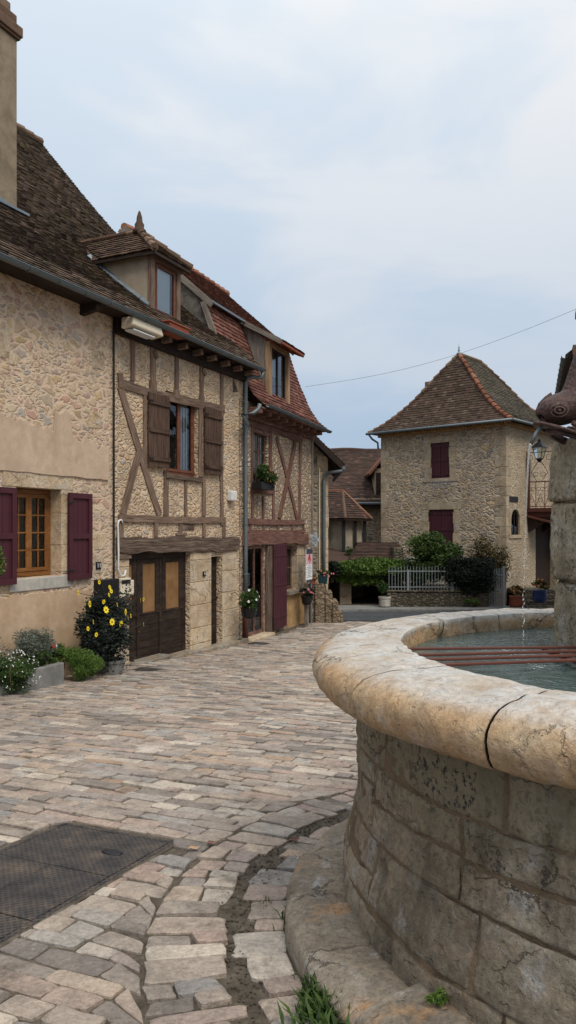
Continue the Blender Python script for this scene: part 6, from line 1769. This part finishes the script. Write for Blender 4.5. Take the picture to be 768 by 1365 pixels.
def blade(b, pts2, y0, th, bend=0):
    """thick leaf-like fin through (x,z) outline points about plane y0"""
    n_ = len(pts2); cxm = sum(p_[0] for p_ in pts2) / n_; czm = sum(p_[1] for p_ in pts2) / n_
    vs = [(x, y0, z) for x, z in pts2] + [(cxm, y0 - th, czm), (cxm, y0 + th, czm)]
    b.add(vs, [(i, (i + 1) % n_, n_) for i in range(n_)] + [((i + 1) % n_, i, n_ + 1) for i in range(n_)])
# upper lip: a flared shelf round the snout, lower jaw beneath
def lip(b, zc, rx, ry, x0, th, dz, curl):
    n_ = 28; vs = []
    for i in range(n_ + 1):
        a = math.pi * (.5 + i / n_)                      # half ellipse open to the right
        for (k_, z_) in ((1.0, zc + curl), (1.02, zc + curl - th), (.78, zc - th * 1.1 + dz * 0), (.76, zc + th * .3)):
            x = x0 + rx * k_ * math.cos(a); y = 3.805 + ry * k_ * math.sin(a); zz = z_ + dz * (x - x0 + rx) / rx
            vs.append((x, y, zz))
    b.add(vs, [(i * 4 + j, i * 4 + (j + 1) % 4, (i + 1) * 4 + (j + 1) % 4, (i + 1) * 4 + j) for i in range(n_) for j in range(4)] + [(0, 1, 2, 3), (n_ * 4 + 3, n_ * 4 + 2, n_ * 4 + 1, n_ * 4)])
b = MB(); lip(b, 2.142, .205, .115, 1.452, .016, -.075, .004); lip(b, 2.112, .15, .105, 1.46, .020, -.06, -.005)
# neck frill running right
b.tube([(1.40, 3.70, 2.125), (1.46, 3.69, 2.10), (1.54, 3.69, 2.095), (1.66, 3.71, 2.12)], [.012, .024, .03, .02], 8); b.tube([(1.46, 3.92, 2.118), (1.52, 3.93, 2.105), (1.60, 3.93, 2.11), (1.70, 3.92, 2.13)], [.02, .028, .03, .02], 8)
b.build('lip', M['castiron'], fish, smooth=True)
b = MB(); b.lathe([(.10, -.0), (.16, .01), (.17, .05), (.12, .08)], (1.62, 3.83, 2.05), 20); b.build('fish_base', M['castiron'], fish, smooth=True)
b = MB(); blade(b, [(1.275, 2.175), (1.268, 2.205), (1.285, 2.245), (1.315, 2.277), (1.350, 2.302), (1.358, 2.285), (1.385, 2.285), (1.45, 2.27), (1.42, 2.22), (1.35, 2.19)], 3.85, .022); b.build('crest', M['castiron'], fish, smooth=False)
b = MB(); blade(b, [(1.66, 3.06), (1.56, 3.22), (1.50, 3.30), (1.60, 3.28), (1.67, 3.22), (1.74, 3.30), (1.84, 3.30), (1.78, 3.2), (1.71, 3.06)], 3.90, .03); b.build('tail_fin', M['castiron'], fish)
b = MB(); b.tube([(1.34, 3.80, 2.13), (1.305, 3.795, 2.130), (1.275, 3.79, 2.112), (1.25, 3.785, 2.08), (1.225, 3.78, 2.03)], [.012, .011, .010, .0095, .009], 10); b.build('spout_pipe', M['zinc'], fish, smooth=True)
# stream of water
b = MB(); pts3 = []
x0, z0 = 1.222, 2.028
for i in range(30):
    z = z0 - (z0 - .955) * (i / 29) ** 1.3; dtm = math.sqrt(max(0, (z0 - z)) * 2 / 9.81); pts3.append((x0 - .085 * dtm, 3.78, z))
# continuous at first, then breaking into drops
b.tube(pts3[:16], [.0075 - .0050 * i / 15 for i in range(16)], 8)
for i in range(34):
    k_ = i / 33; z = 1.62 - (1.62 - .97) * k_; dtm = math.sqrt((z0 - z) * 2 / 9.81); s_ = rr(.002, .0055); l_ = rr(1.2, 3.0)
    b.lathe([(.0005, -s_ * l_), (s_ * .8, -s_ * .5), (s_, s_ * .1), (s_ * .6, s_ * l_ * .6), (.0005, s_ * l_)], (x0 - .085 * dtm + rr(-.004, .004), 3.78 + rr(-.004, .004), z), 7)
o = b.build('water_jet', M['stream'], smooth=True); tag(o, kind='structure')
b = MB()
for r_ in (.05, .10, .17, .25): b.tube([(x0 - .04 + r_ * math.cos(a_), 3.78 + r_ * math.sin(a_), .954) for a_ in [k_ * math.pi / 16 for k_ in range(33)]], .004, 5, caps=False)
for i in range(26): a_ = rr(0, 6.3); r_ = rr(.0, .12); b.lathe([(.001, 0), (.006, .004), (.001, .010)], (x0 - .04 + r_ * math.cos(a_), 3.78 + r_ * math.sin(a_), .955 + rr(0, .03)), 6)
o = b.build('water_ripple', M['stream'], smooth=True); tag(o, kind='structure')

# ------------------------------------------------------------------ chamber cover in the paving
Cv = thing('chamber_cover', 'dark metal utility cover with chequer plates set in the paving', 'utility cover', Frame(-.68, 4.57, *AB.u), (0, 0, gz(4.57)))
cf = Frame(-.68, 4.57, *AB.u)
def cz(u, t): x, y, _ = cf.w(u, t, 0); return gz(y)
def cslab(b, u0, u1, t0, t1, h0, h1):
    b.hexa([(u, t, cz(u, t) + h) for h in (h0, h1) for (u, t) in ((u0, t0), (u1, t0), (u1, t1), (u0, t1))])
b = MB(); L_ = 2.35; Wd = .87
for (a, c, d_, e_) in ((-L_, 0, -.0, .03), (-L_, 0, Wd - .03, Wd), (-.03, 0, .031, Wd - .031), (-L_, -L_ + .03, .031, Wd - .031)): cslab(b, a, c, d_, e_, -.04, -.008)
b.build('frame', M['plate'], Cv, bevel=.003)
n_ = 4
for i in range(n_):
    a = -.035 - (L_ - .07) * (i + 1) / n_ + .004; c = -.035 - (L_ - .07) * i / n_ - .004
    for j in range(2):
        if i % 2 == 0: t0, t1 = (.035, Wd * .5 - .003) if j == 0 else (Wd * .5 + .003, Wd - .035)
        else: t0, t1 = (.035, Wd * .5 - .003) if j == 0 else (Wd * .5 + .003, Wd - .035)
        b = MB(); cslab(b, a, c, t0, t1, -.04, -.007 + rr(-.002, .002)); pl = b.build('cover_plate', M['plate'], Cv, bevel=.002)
        if (i + j) % 2 == 0:
            h = MB(); u_, t_2 = (a + c) / 2, (t0 + t1) / 2; h.lathe([(.0, 0), (.05, .0), (.055, .004), (.035, .008), (.0, .009)], (u_, t_2, cz(u_, t_2) - .006), 16, sq=(.7, 1.3)); h.build('lifting_key', M['iron'], pl, smooth=True)
# mortar edge round the cover
b = MB()
for (a, c, d_, e_) in ((-L_ - .08, .03, -.03, -.002), (-L_ - .08, .03, Wd + .002, Wd + .03), (.002, .03, .0, Wd)): cslab(b, a, c, d_, e_, -.04, -.010)
o = b.build('cover_bed', M['dirt'], Cv)
for (px, py, lab) in ((196, 893, 'small dark drain plate at the garage door threshold'), (345, 861, 'small dark drain plate in front of the shop door')):
    Y = (1.6) / ((py - 705) / 1000 - .065); x = (px - 384) / 1000 * Y; b = MB()
    if Y > 16: Y = 2.74 / ((py - 705) / 1000); x = (px - 384) / 1000 * Y
    fr_ = Frame(x, Y, *AB.u); b.box(-.16, .16, -.22, .22, gz(Y) - .02, gz(Y) + .012)
    o = b.build('drain_plate', M['plate'], None, bevel=.004, fr=fr_); tag(o, lab, 'drain cover', 'drain plates by the houses')

# ------------------------------------------------------------------ plants and pots
def PA(px, py, t): u_, z_ = AB.p(px, py, t); return u_, t, z_
def plant(name, label, cat, fr, c, rad, n, size, mat, seed, group=None, clumps=14, **k):
    """bush rooted at the ground below c"""
    zb = c[2] - rad[2]; root = thing(name, label, cat, fr, (c[0], c[1], zb), group)
    b = MB(); foliage(b, c, rad, n, size, seed, clumps, **k); b.build('foliage', M[mat], root)
    b = MB()
    g = random.Random(seed)
    for i in range(7):
        e_ = (c[0] + g.uniform(-.6, .6) * rad[0], c[1] + g.uniform(-.6, .6) * rad[1], c[2] + g.uniform(-.2, .6) * rad[2])
        b.tube([(c[0] + g.uniform(-.2, .2) * rad[0], c[1], zb - .03), ((c[0] + e_[0]) / 2, (c[1] + e_[1]) / 2, c[2] - rad[2] * .4), e_], [.012, .008, .004], 5)
    b.build('stem', M['timber'], root)
    return root
# flower bed with a concrete kerb
Bd = thing('flower_bed', 'grey concrete edged flower bed at the foot of the stone house', 'flower bed', AB, (P(60, 890)[0], -.4, gz(11)))
k0 = P(30, 915, -.70)[0]; k1 = P(83, 890, -.70)[0]; zt_ = P(80, 884, -.70)[1]
b = MB(); yb = AB.w(k0, 0, 0)[1]
b.hexa([(k0, -.78, -1.0), (k1, -.74, -1.1), (k1, -.64, -1.1), (k0, -.66, -1.0), (k0, -.78, P(36, 896, -.78)[1]), (k1, -.74, P(90, 882, -.74)[1]), (k1, -.64, P(90, 882, -.74)[1]), (k0, -.66, P(36, 896, -.78)[1])])
b.hexa([(U0A, -.78, -.9), (k0 - .003, -.78, -1.0), (k0 - .003, -.66, -1.0), (U0A, -.66, -.9), (U0A, -.78, -.35), (k0 - .003, -.78, -.52), (k0 - .003, -.66, -.52), (U0A, -.66, -.35)])
b.hexa([(k1 - .06, -.639, -1.1), (k1, -.639, -1.1), (k1, -.02, -1.1), (k1 - .06, -.02, -1.1), (k1 - .06, -.639, -.62), (k1, -.639, -.62), (k1, -.02, -.62), (k1 - .06, -.02, -.62)])
b.build('kerb', M['concrete'], Bd, bevel=.012)
b = MB(); b.hexa([(U0A, -.655, -1.0), (k1 - .062, -.635, -1.1), (k1 - .062, -.02, -1.1), (U0A, -.02, -1.0), (U0A, -.655, -.45), (k1 - .062, -.635, -.68), (k1 - .062, -.02, -.68), (U0A, -.02, -.45)]); b.build('soil', M['dirt'], Bd)
c = PA(12, 897, -.75); r1 = plant('daisy_bush', 'low green bush dotted with tiny white flowers at the left end of the flower bed', 'bush', AB, (c[0] + .02, c[1], c[2]), (.42, .38, .32), 5200, .038, 'leafG', 1, None, 22)
b = MB(); g = random.Random(5)
for i in range(170):
    a, e_ = g.uniform(0, 6.28), g.uniform(-.6, 1.3); p_ = (c[0] + .02 + .43 * math.cos(a) * math.cos(e_), c[1] + .40 * math.sin(a) * math.cos(e_), c[2] + .31 * math.sin(e_)); flower(b, p_, .011, 5, i)
b.build('blossom', M['wpetal'], r1)
c = PA(-12, 880, -.5); plant('lavender_bush', 'grey green bush at the left frame edge behind the white flowered bush', 'bush', AB, c, (.4, .3, .34), 2600, .05, 'leafS', 2, None, 16, elong=4)
c = PA(42, 866, -.42); plant('lavender_bush', 'silvery grey leaved bush above the concrete kerb below the window', 'bush', AB, c, (.52, .27, .32), 5200, .055, 'leafS', 3, None, 18, elong=4)
c = PA(52, 874, -.40); plant('herb_bush', 'dark green undergrowth behind the grey leaved bush on the flower bed', 'bush', AB, c, (.55, .25, .20), 3000, .04, 'leafG', 13, None, 18)
c = PA(72, 869, -.35); r1 = plant('poppy_plant', 'small green plant with one red and white flower near the wall', 'plant', AB, c, (.22, .18, .17), 1000, .045, 'leafG', 4, None, 9)
fb_ = MB(); flower(fb_, PA(71, 861, -.56), .055, 7, 3, (.2, -1, .1)); fb_.build('red_blossom', M['rpetal'], r1); fb_ = MB(); flower(fb_, PA(75, 862, -.54), .05, 7, 4, (.5, -1, .1)); fb_.build('white_blossom', M['wpetal'], r1)
c = PA(90, 873, -.55); plant('green_bush', 'dense bright green feathery bush', 'bush', AB, (c[0] - .1, c[1], c[2]), (.30, .22, .18), 2400, .045, 'leafL', 6, None, 14, elong=3.2)
c = PA(109, 885, -.72); plant('green_bush', 'round bright green feathery bush between the concrete kerb and the dahlia pot', 'bush', AB, c, (.34, .32, .27), 8000, .04, 'leafL', 7, None, 30, elong=3.2)
# dahlia in its pot
dc = PA(140, 838, -.62)
DH = thing('dahlia_plant', 'dark leaved bush with yellow flowers in front of the meter box', 'plant', AB, (dc[0], -.62, -.75))
b = MB(); foliage(b, (dc[0] + .04, dc[1], dc[2] - .10), (.52, .42, .50), 8500, .062, 8, 22, tb=(0, 1)); foliage(b, (dc[0] + .05, dc[1], dc[2] - .05), (.72, .46, .74), 2600, .055, 18, 40); foliage(b, (dc[0] - .05, dc[1], dc[2] + .32), (.36, .32, .38), 2600, .06, 9, 16)
foliage(b, (dc[0] + .40, dc[1], dc[2] + .25), (.36, .22, .55), 900, .05, 10, 18)
b.build('foliage', M['leafX'], DH)
b = MB(); fl = [(104, 790), (119, 805), (132, 776), (134, 771), (148, 788), (141, 813), (124, 829), (149, 829), (161, 832), (167, 816), (174, 821), (191, 832), (185, 842), (187, 800), (191, 799), (145, 793), (161, 776), (146, 783), (113, 818), (156, 806), (128, 846), (170, 848), (138, 802), (117, 838)]
st = MB(); ce = MB(); g = random.Random(11)
for i, (px, py) in enumerate(fl):
    t__ = -.98 if i not in (2, 3, 4, 13, 14, 16) else -.85
    q = PA(px, py, t__); r_ = .066 if i in (1, 5, 7, 8, 9, 16) else .042; nn = (g.uniform(-.1, .9), -1, g.uniform(-.1, .3)); flower(b, q, r_, 8, i, nn)
    nv = Vector(nn).normalized(); ce.lathe([(.0, -.012), (r_ * .24, -.006), (r_ * .24, .006), (.0, .012)], tuple(Vector(q) + nv * r_ * .12), 8)
    st.tube([(dc[0] + g.uniform(-.2, .3), dc[1], dc[2]), ((q[0] + dc[0]) / 2, (q[1] + dc[1]) / 2, q[2] - .1), (q[0], q[1] + .02, q[2])], [.008, .006, .004], 5)
b.build('blossom', M['yellow'], DH); ce.build('blossom_centre', M['centre'], DH, smooth=True); st.build('stem', M['leafX'], DH)
b = MB(); pc = PA(148, 878, -.62); b.lathe([(.17, 0), (.20, .03), (.23, .2), (.25, .21), (.25, .25), (.22, .25), (.21, .2)], (pc[0], pc[1], gz(AB.w(pc[0], pc[1], 0)[1]) - .01), 24)
o = b.build('plant_pot', M['concrete'], None, smooth=False, fr=AB); tag(o, 'weathered grey pot under the yellow flowered dahlia', 'pot')
# a sprig with yellow leaves at the very left
sp = PA(1, 748, -.75); r1 = thing('leafy_sprig', 'tall sprig with yellow green leaves at the left frame edge before the shutter', 'plant', AB, (sp[0] - .2, sp[1], -.6))
b = MB(); foliage(b, (sp[0] - .02, sp[1], sp[2]), (.09, .08, .26), 160, .06, 31, 8); b.build('foliage', M['leafL'], r1)
b = MB(); b.tube([(sp[0] - .2, sp[1], -.6), (sp[0] - .12, sp[1], .5), (sp[0] - .02, sp[1], sp[2] + .15)], [.01, .008, .004], 5); b.build('stem', M['leafG'], r1)

def PCc(px, py, t): u_, z_ = LV.p(px, py, t); return u_, t, z_
def hanging(name, label, px, py, t, r_, h, leaf, petals, rad, nleaf, seed, pot='black', nfl=14, group=None, standing=False):
    c = PCc(px, py, t); root = thing(name, label, 'planter', LV, (c[0], c[1], c[2]), group)
    b = MB(); b.lathe([(r_ * .6, 0), (r_ * .8, h * .2), (r_, h), (r_ * 1.05, h * 1.02), (r_ * .9, h * 1.02), (r_ * .85, h * .9)], c, 18); b.build('pot', M[pot], root, smooth=False)
    b = MB(); foliage(b, (c[0], c[1], c[2] + h + rad[2] * .6), rad, nleaf, .07, seed, 12, droop=.2); b.build('foliage', M[leaf], root)
    g = random.Random(seed); b = MB()
    for i in range(nfl):
        a, e_ = g.uniform(math.pi, 2 * math.pi), g.uniform(-.2, 1.2); flower(b, (c[0] + rad[0] * math.cos(a) * math.cos(e_) * 1.05, c[1] + rad[1] * math.sin(a) * math.cos(e_) * 1.05, c[2] + h + rad[2] * .6 + rad[2] * math.sin(e_)), .035, 5, i, (math.cos(a), math.sin(a), .3))
    b.build('blossom', M[petals], root)
    if not standing:
        b = MB(); b.tube([(c[0], c[1], c[2] + h), (c[0], -.1, c[2] + h + .35), (c[0], .0, c[2] + h + .30)], .008, 5); b.build('hook', M['iron'], root)
    return root
hanging('hanging_basket', 'black hanging pot of white petunias by the shop door', 332, 824, -.45, .20, .24, 'leafG', 'wpetal', (.30, .24, .28), 1400, 41, nfl=9)
hanging('hanging_basket', 'dark hanging pot of pink flowers below the banner', 409, 806, -.40, .17, .26, 'leafD', 'ppetal', (.28, .22, .16), 900, 42, nfl=12)
c = PCc(352, 652, -.22); root = thing('window_planter', 'leafy window planter under the upper shop house window', 'planter', LV, (c[0], c[1], c[2]))
b = MB(); b.box(c[0] - .42, c[0] + .38, -.34, -.08, c[2] - .02, c[2] + .16); b.build('box', M['black'], root, bevel=.01)
b = MB(); foliage(b, (c[0] + .05, -.26, c[2] + .33), (.52, .24, .34), 2600, .08, 44, 18); b.build('foliage', M['leafG'], root)
b = MB(); g = random.Random(2)
for i in range(26): flower(b, (c[0] + g.uniform(-.3, .42), -.46 + g.uniform(0, .05), c[2] + g.uniform(.12, .5)), .026, 5, i)
b.build('blossom', M['opetal'], root)
# planter standing on the rubble wall
c = (1.02, 22.25, -.02); root = thing('box_planter', 'dark green planter with pink geraniums standing on the rubble wall', 'planter', WF, c)
b = MB(); b.hexa([(c[0] - .10, c[1] - .10, c[2]), (c[0] + .13, c[1] - .10, c[2]), (c[0] + .13, c[1] + .12, c[2]), (c[0] - .10, c[1] + .12, c[2]), (c[0] - .13, c[1] - .13, c[2] + .26), (c[0] + .16, c[1] - .13, c[2] + .26), (c[0] + .16, c[1] + .15, c[2] + .26), (c[0] - .13, c[1] + .15, c[2] + .26)]); b.build('box', M['greenpot'], root, bevel=.01)
b = MB(); foliage(b, (c[0] + .04, c[1], c[2] + .32), (.22, .16, .12), 700, .06, 45, 10); b.build('foliage', M['leafG'], root)
b = MB(); g = random.Random(3)
for i in range(8): flower(b, (c[0] + g.uniform(-.05, .32), c[1] - .16, c[2] + g.uniform(.20, .42)), .032, 5, i)
b.build('blossom', M['ppetal'], root)
c = (.72, 21.98, -.02); root = thing('low_planter', 'small pot of orange flowers on the rubble wall behind the pole', 'planter', WF, c)
b = MB(); b.lathe([(.07, 0), (.10, .12), (.11, .13), (.09, .13)], c, 14); b.build('pot', M['terracotta'], root)
b = MB(); foliage(b, (c[0], c[1], c[2] + .18), (.15, .12, .09), 350, .06, 46, 8); b.build('foliage', M['leafR'], root)
b = MB()
for i in range(10): flower(b, (c[0] + rr(-.12, .12), c[1] - .12, c[2] + rr(.14, .26)), .03, 5, i)
b.build('blossom', M['opetal'], root)

# banner on its pole, metal flower sign
c = PCc(411.5, 750, -.35)
Bn = thing('shop_banner', 'narrow upright banner with a pink rose picture and grey text beside the shop window', 'banner', LV, (c[0], c[1], -1.13))
u0, zt = PCc(407.5, 731, -.35)[0], PCc(411, 732, -.35)[2]; u1 = PCc(415.5, 731, -.35)[0]; zb = PCc(411, 776, -.35)[2]
b = MB(); b.box(u0, u1, -.37, -.35, zb, zt); b.build('cloth', M['paper'], Bn)
b = MB(); b.box(u0 - .002, u1 + .002, -.374, -.371, zt - .14, zt + .005); b.box(u0 - .002, u1 + .002, -.374, -.371, zb - .005, zb + .07); b.build('dark_band', M['ink'], Bn)
b = MB(); b.box(u0, u1, -.3735, -.3705, zt - .43, zt - .142); b.build('picture', M['palepink'], Bn)
b = MB()
for (a, e_, r_) in ((.5, -.22, .07), (.35, -.28, .05), (.65, -.30, .05), (.5, -.36, .035), (.55, -.18, .04)): 
    x = u0 + (u1 - u0) * a; b.add([(x + r_ * math.cos(q * math.pi / 5), -.376, zt + e_ + r_ * math.sin(q * math.pi / 5)) for q in range(10)], [tuple(range(10))])
b.build('rose', M['rpetal'], Bn)
b = MB(); z = zt - .48
while z > zb + .10:
    w_ = rr(.35, .8) * (u1 - u0) / 2; m_ = (u0 + u1) / 2; b.box(m_ - w_, m_ + w_, -.3725, -.3705, z, z + .014); z -= .045
b.build('text_line', M['lead'], Bn)
b = MB(); b.tube([(u1 + .03, -.33, -1.13), (u1 + .03, -.33, zt + .2)], .02, 6); b.tube([(u0, -.34, zt), (u1 + .03, -.34, zt)], .010, 5); b.build('pole', M['lead'], Bn)
sx_, sy_ = .78, 21.9
Sg = thing('metal_sign', 'cut out grey metal flower sign high on a slim pale pole past the shop', 'sign', WF, (sx_, sy_, -1.13))
sz_ = 1.6 - .014 * sy_
b = MB(); n_ = 48; pts_ = [(sx_ + (.13 + .035 * math.cos(5 * a_)) * math.cos(a_), sz_ + (.18 + .035 * math.cos(5 * a_)) * math.sin(a_)) for a_ in [2 * math.pi * i / n_ for i in range(n_)]]
b.slab(pts_, sy_ - .01, sy_); pl = b.build('plate', M['signgrey'], Sg)
b = MB()
for k_ in range(5):
    a0 = k_ * 1.2566 + .3; b.tube([(sx_ + .075 * math.cos(a0) + .035 * math.cos(a_), sy_ - .02, sz_ + .10 * math.sin(a0) + .045 * math.sin(a_)) for a_ in [q * math.pi / 8 for q in range(14)]], .006, 4, caps=False)
b.tube([(sx_ + .03 * math.cos(a_), sy_ - .02, sz_ + .04 * math.sin(a_)) for a_ in [q * math.pi / 8 for q in range(17)]], .007, 4, caps=False)
b.build('scroll', M['lead'], pl)
b = MB(); b.tube([(sx_ - .10, sy_ + .02, -1.13), (sx_ - .10, sy_ + .02, sz_)], .026, 7); b.build('pole', M['signgrey'], Sg)
b = MB(); c = PCc(408.5, 815, -.32); b.beam((c[0], -1.13), (c[0] - .02, -.42), .11, -.38, -.28)
o = b.build('wooden_post', M['greywood'], None, fr=LV, bevel=.01); tag(o, 'short grey wooden post below the hanging pot at the shop corner', 'post')

# vine, shrubs, hedge, climbing plants beyond the road
plant('vine', 'bright green vine covering the front of the lean-to porch', 'vine', WF, (3.0, 27.5, .06), (1.75, .5, .52), 11000, .13, 'leafL', 51, None, 34, droop=.6)
c_ = plant('ivy_mass', 'dark green leaves hanging over the dark opening beside the white pot', 'ivy', WF, (3.75, 27.5, -.45), (.38, .35, .55), 2600, .12, 'leafD', 52, None, 14, droop=.6)
plant('wall_creeper', 'dark green creeper at the foot of the gabled stone house', 'creeper', WF, (1.55, 27.3, .10), (.50, .45, .42), 2600, .12, 'leafD', 53, None, 14, droop=.6)
plant('loggia_plant', 'small leafy plants on the tiles below the loggia', 'plant', WF, (2.5, 29.0, .55), (.45, .3, .36), 700, .11, 'leafG', 58, None, 12)
plant('garden_shrub', 'loose mid green shrub rising above the fence below the tower shutters', 'shrub', WF, (4.95, 26.2, .52), (1.15, .6, 1.0), 7500, .13, 'leafG', 54, None, 17)
hd = plant('hedge', 'clipped dark green hedge behind the right half of the fence', 'hedge', WF, (6.28, 25.62, .06), (1.10, .42, .78), 14000, .085, 'leafD', 55, None, 36)
plant('climbing_rose', 'straggly climbing plant with reddish leaves on the corner of the tower', 'climber', WF, (7.15, 26.7, .45), (.85, .3, 1.25), 3200, .10, 'leafR', 56, None, 20)
plant('wall_fern', 'small light green fern growing on the dark garden wall', 'fern', WF, (6.2, 25.42, -.85), (.36, .10, .13), 420, .07, 'leafL', 57, None, 8)
root = thing('white_pot', 'round whitish stone pot with a small shrub at the end of the garden wall', 'pot', WF, (3.28, 25.45, -1.08))
b = MB(); b.lathe([(.15, .0), (.19, .04), (.20, .28), (.22, .30), (.22, .36), (.18, .36), (.17, .3)], (3.28, 25.45, -1.05), 20); b.build('pot', M['sillstone'], root)
b = MB(); foliage(b, (3.25, 25.45, -.40), (.25, .2, .34), 420, .09, 59, 9); b.build('foliage', M['leafG'], root)
for (x, y, lab, m_) in ((8.35, 24.9, 'blue glazed pot with orange flowers by the dark doorway', 'bluepot'), (7.75, 25.5, 'reddish pot with orange flowers by the steps under the balcony', 'terracotta')):
    root = thing('flower_pot', lab, 'pot', WF, (x, y, -1.0))
    b = MB(); b.lathe([(.16, 0), (.24, .15), (.22, .38), (.25, .42), (.2, .42)], (x, y, -.85 if m_ == 'bluepot' else -1.1), 18); b.build('pot', M[m_], root, smooth=True)
    z_ = -.25 if m_ == 'bluepot' else -.5
    b = MB(); foliage(b, (x, y, z_), (.35, .3, .2), 500, .1, 61, 8); b.build('foliage', M['leafR'], root)
    b = MB()
    for i in range(7): flower(b, (x + rr(-.3, .3), y - .25, z_ + rr(-.1, .2)), .05, 5, i)
    b.build('blossom', M['opetal'], root)
b = MB()
for i in range(4): b.box(7.9, 9.4, 25.2 + .28 * i, 27.2, -1.2 + .0 * i, -1.0 + .16 * i)
o = b.build('stone_steps', M['stoneDark'], None); tag(o, 'dark stone steps leading up to the doorway under the balcony', 'steps')

# weeds and leaves near the fountain
def weed(px, py, h, n_, seed, lab, mat='leafG', wd=.05):
    Y = 1.6 / ((py - 705) / 1000 - .065); x = (px - 384) / 1000 * Y; z = gz(Y) - .01
    root = thing('weed_tuft', lab, 'weed', WF, (x, Y, z), 'weeds round the fountain step'); g = random.Random(seed); b = MB()
    for i in range(n_):
        a = g.uniform(0, 6.28); l_ = h * g.uniform(.4, 1.1); w_ = l_ * .07; bx, by = x + g.gauss(0, wd), Y + g.gauss(0, wd * 1.5)
        d = Vector((math.cos(a), math.sin(a), 0)); s_ = Vector((-d.y, d.x, 0)) * w_; p0 = Vector((bx, by, z)); lean = g.uniform(.2, .9)
        p1 = p0 + d * l_ * lean * .4 + Vector((0, 0, l_ * .55)); p2 = p0 + d * l_ * lean + Vector((0, 0, l_ * (1 - lean * .3)))
        b.add([tuple(q) for q in (p0 - s_ * .3, p0 + s_ * .3, p1 + s_, p2, p1 - s_)], [(0, 1, 2, 4), (4, 2, 3)])
    b.build('leaves', M[mat], root)
weed(436, 1352, .12, 420, 1, 'largest green weed tuft at the bottom of the picture against the fountain step', wd=.05)
weed(404, 1240, .09, 110, 2, 'thin weed tuft in the joint halfway along the fountain step', wd=.035)
weed(404, 1196, .05, 60, 3, 'small weed sprig just above the halfway tuft by the step', wd=.02)
weed(399, 1148, .035, 50, 4, 'tiny weed in the gully at the far side of the step', wd=.02)
weed(409, 1268, .07, 90, 6, 'low weed tuft between the big tuft and the halfway tuft by the step', wd=.03)
weed(420, 1310, .06, 80, 7, 'low sprawling weed just above the largest tuft against the step', wd=.03)
weed(352, 1205, .03, 40, 8, 'tiny weed alone in the dark gully left of the step', wd=.02)
def step_z(x, y): return .0
for (px, py, z, lab) in ((585, 1338, -.02, 'small weed tuft growing on the step at the foot of the basin wall'),):
    Y = (1.6 - z) / ((py - 705) / 1000); x = (px - 384) / 1000 * Y
    root = thing('weed_tuft', lab, 'weed', WF, (x, Y, z), 'weeds round the fountain step'); b = MB(); foliage(b, (x, Y, z + .015), (.045, .03, .03), 200, .02, 5, 8); b.build('leaves', M['leafL'], root)
Y = 16.9; c = PA(318, 857, -.12); plant('weed_tuft', 'green weed at the foot of the grey downpipe', 'weed', AB, (c[0], c[1], c[2]), (.12, .1, .10), 300, .05, 'leafG', 66, None, 6)
for i, (px, py, lab) in enumerate(((282, 1127, 'brown dead leaf lying right of the metal cover'), (258, 1134, 'small orange dead leaf at the corner of the metal cover'), (392, 1123, 'brown dead leaf in the gully near the fountain'))):
    Y = 1.6 / ((py - 705) / 1000 - .065); x = (px - 384) / 1000 * Y; b = MB(); z = gz(Y) + .012; s_ = .035
    pts_ = [(x - s_, Y, z), (x - s_ * .4, Y - s_ * .6, z + .012), (x + s_ * .6, Y - s_ * .5, z + .004), (x + s_ * 1.1, Y + .01, z + .014), (x + s_ * .5, Y + s_ * .6, z + .003), (x - s_ * .5, Y + s_ * .5, z + .012), (x, Y, z - .001)]
    b.add(pts_, [(j, (j + 1) % 6, 6) for j in range(6)]); o = b.build('dead_leaf', M['palewood'] if i == 1 else M['timberR']); tag(o, lab, 'leaf', 'fallen leaves on the paving')
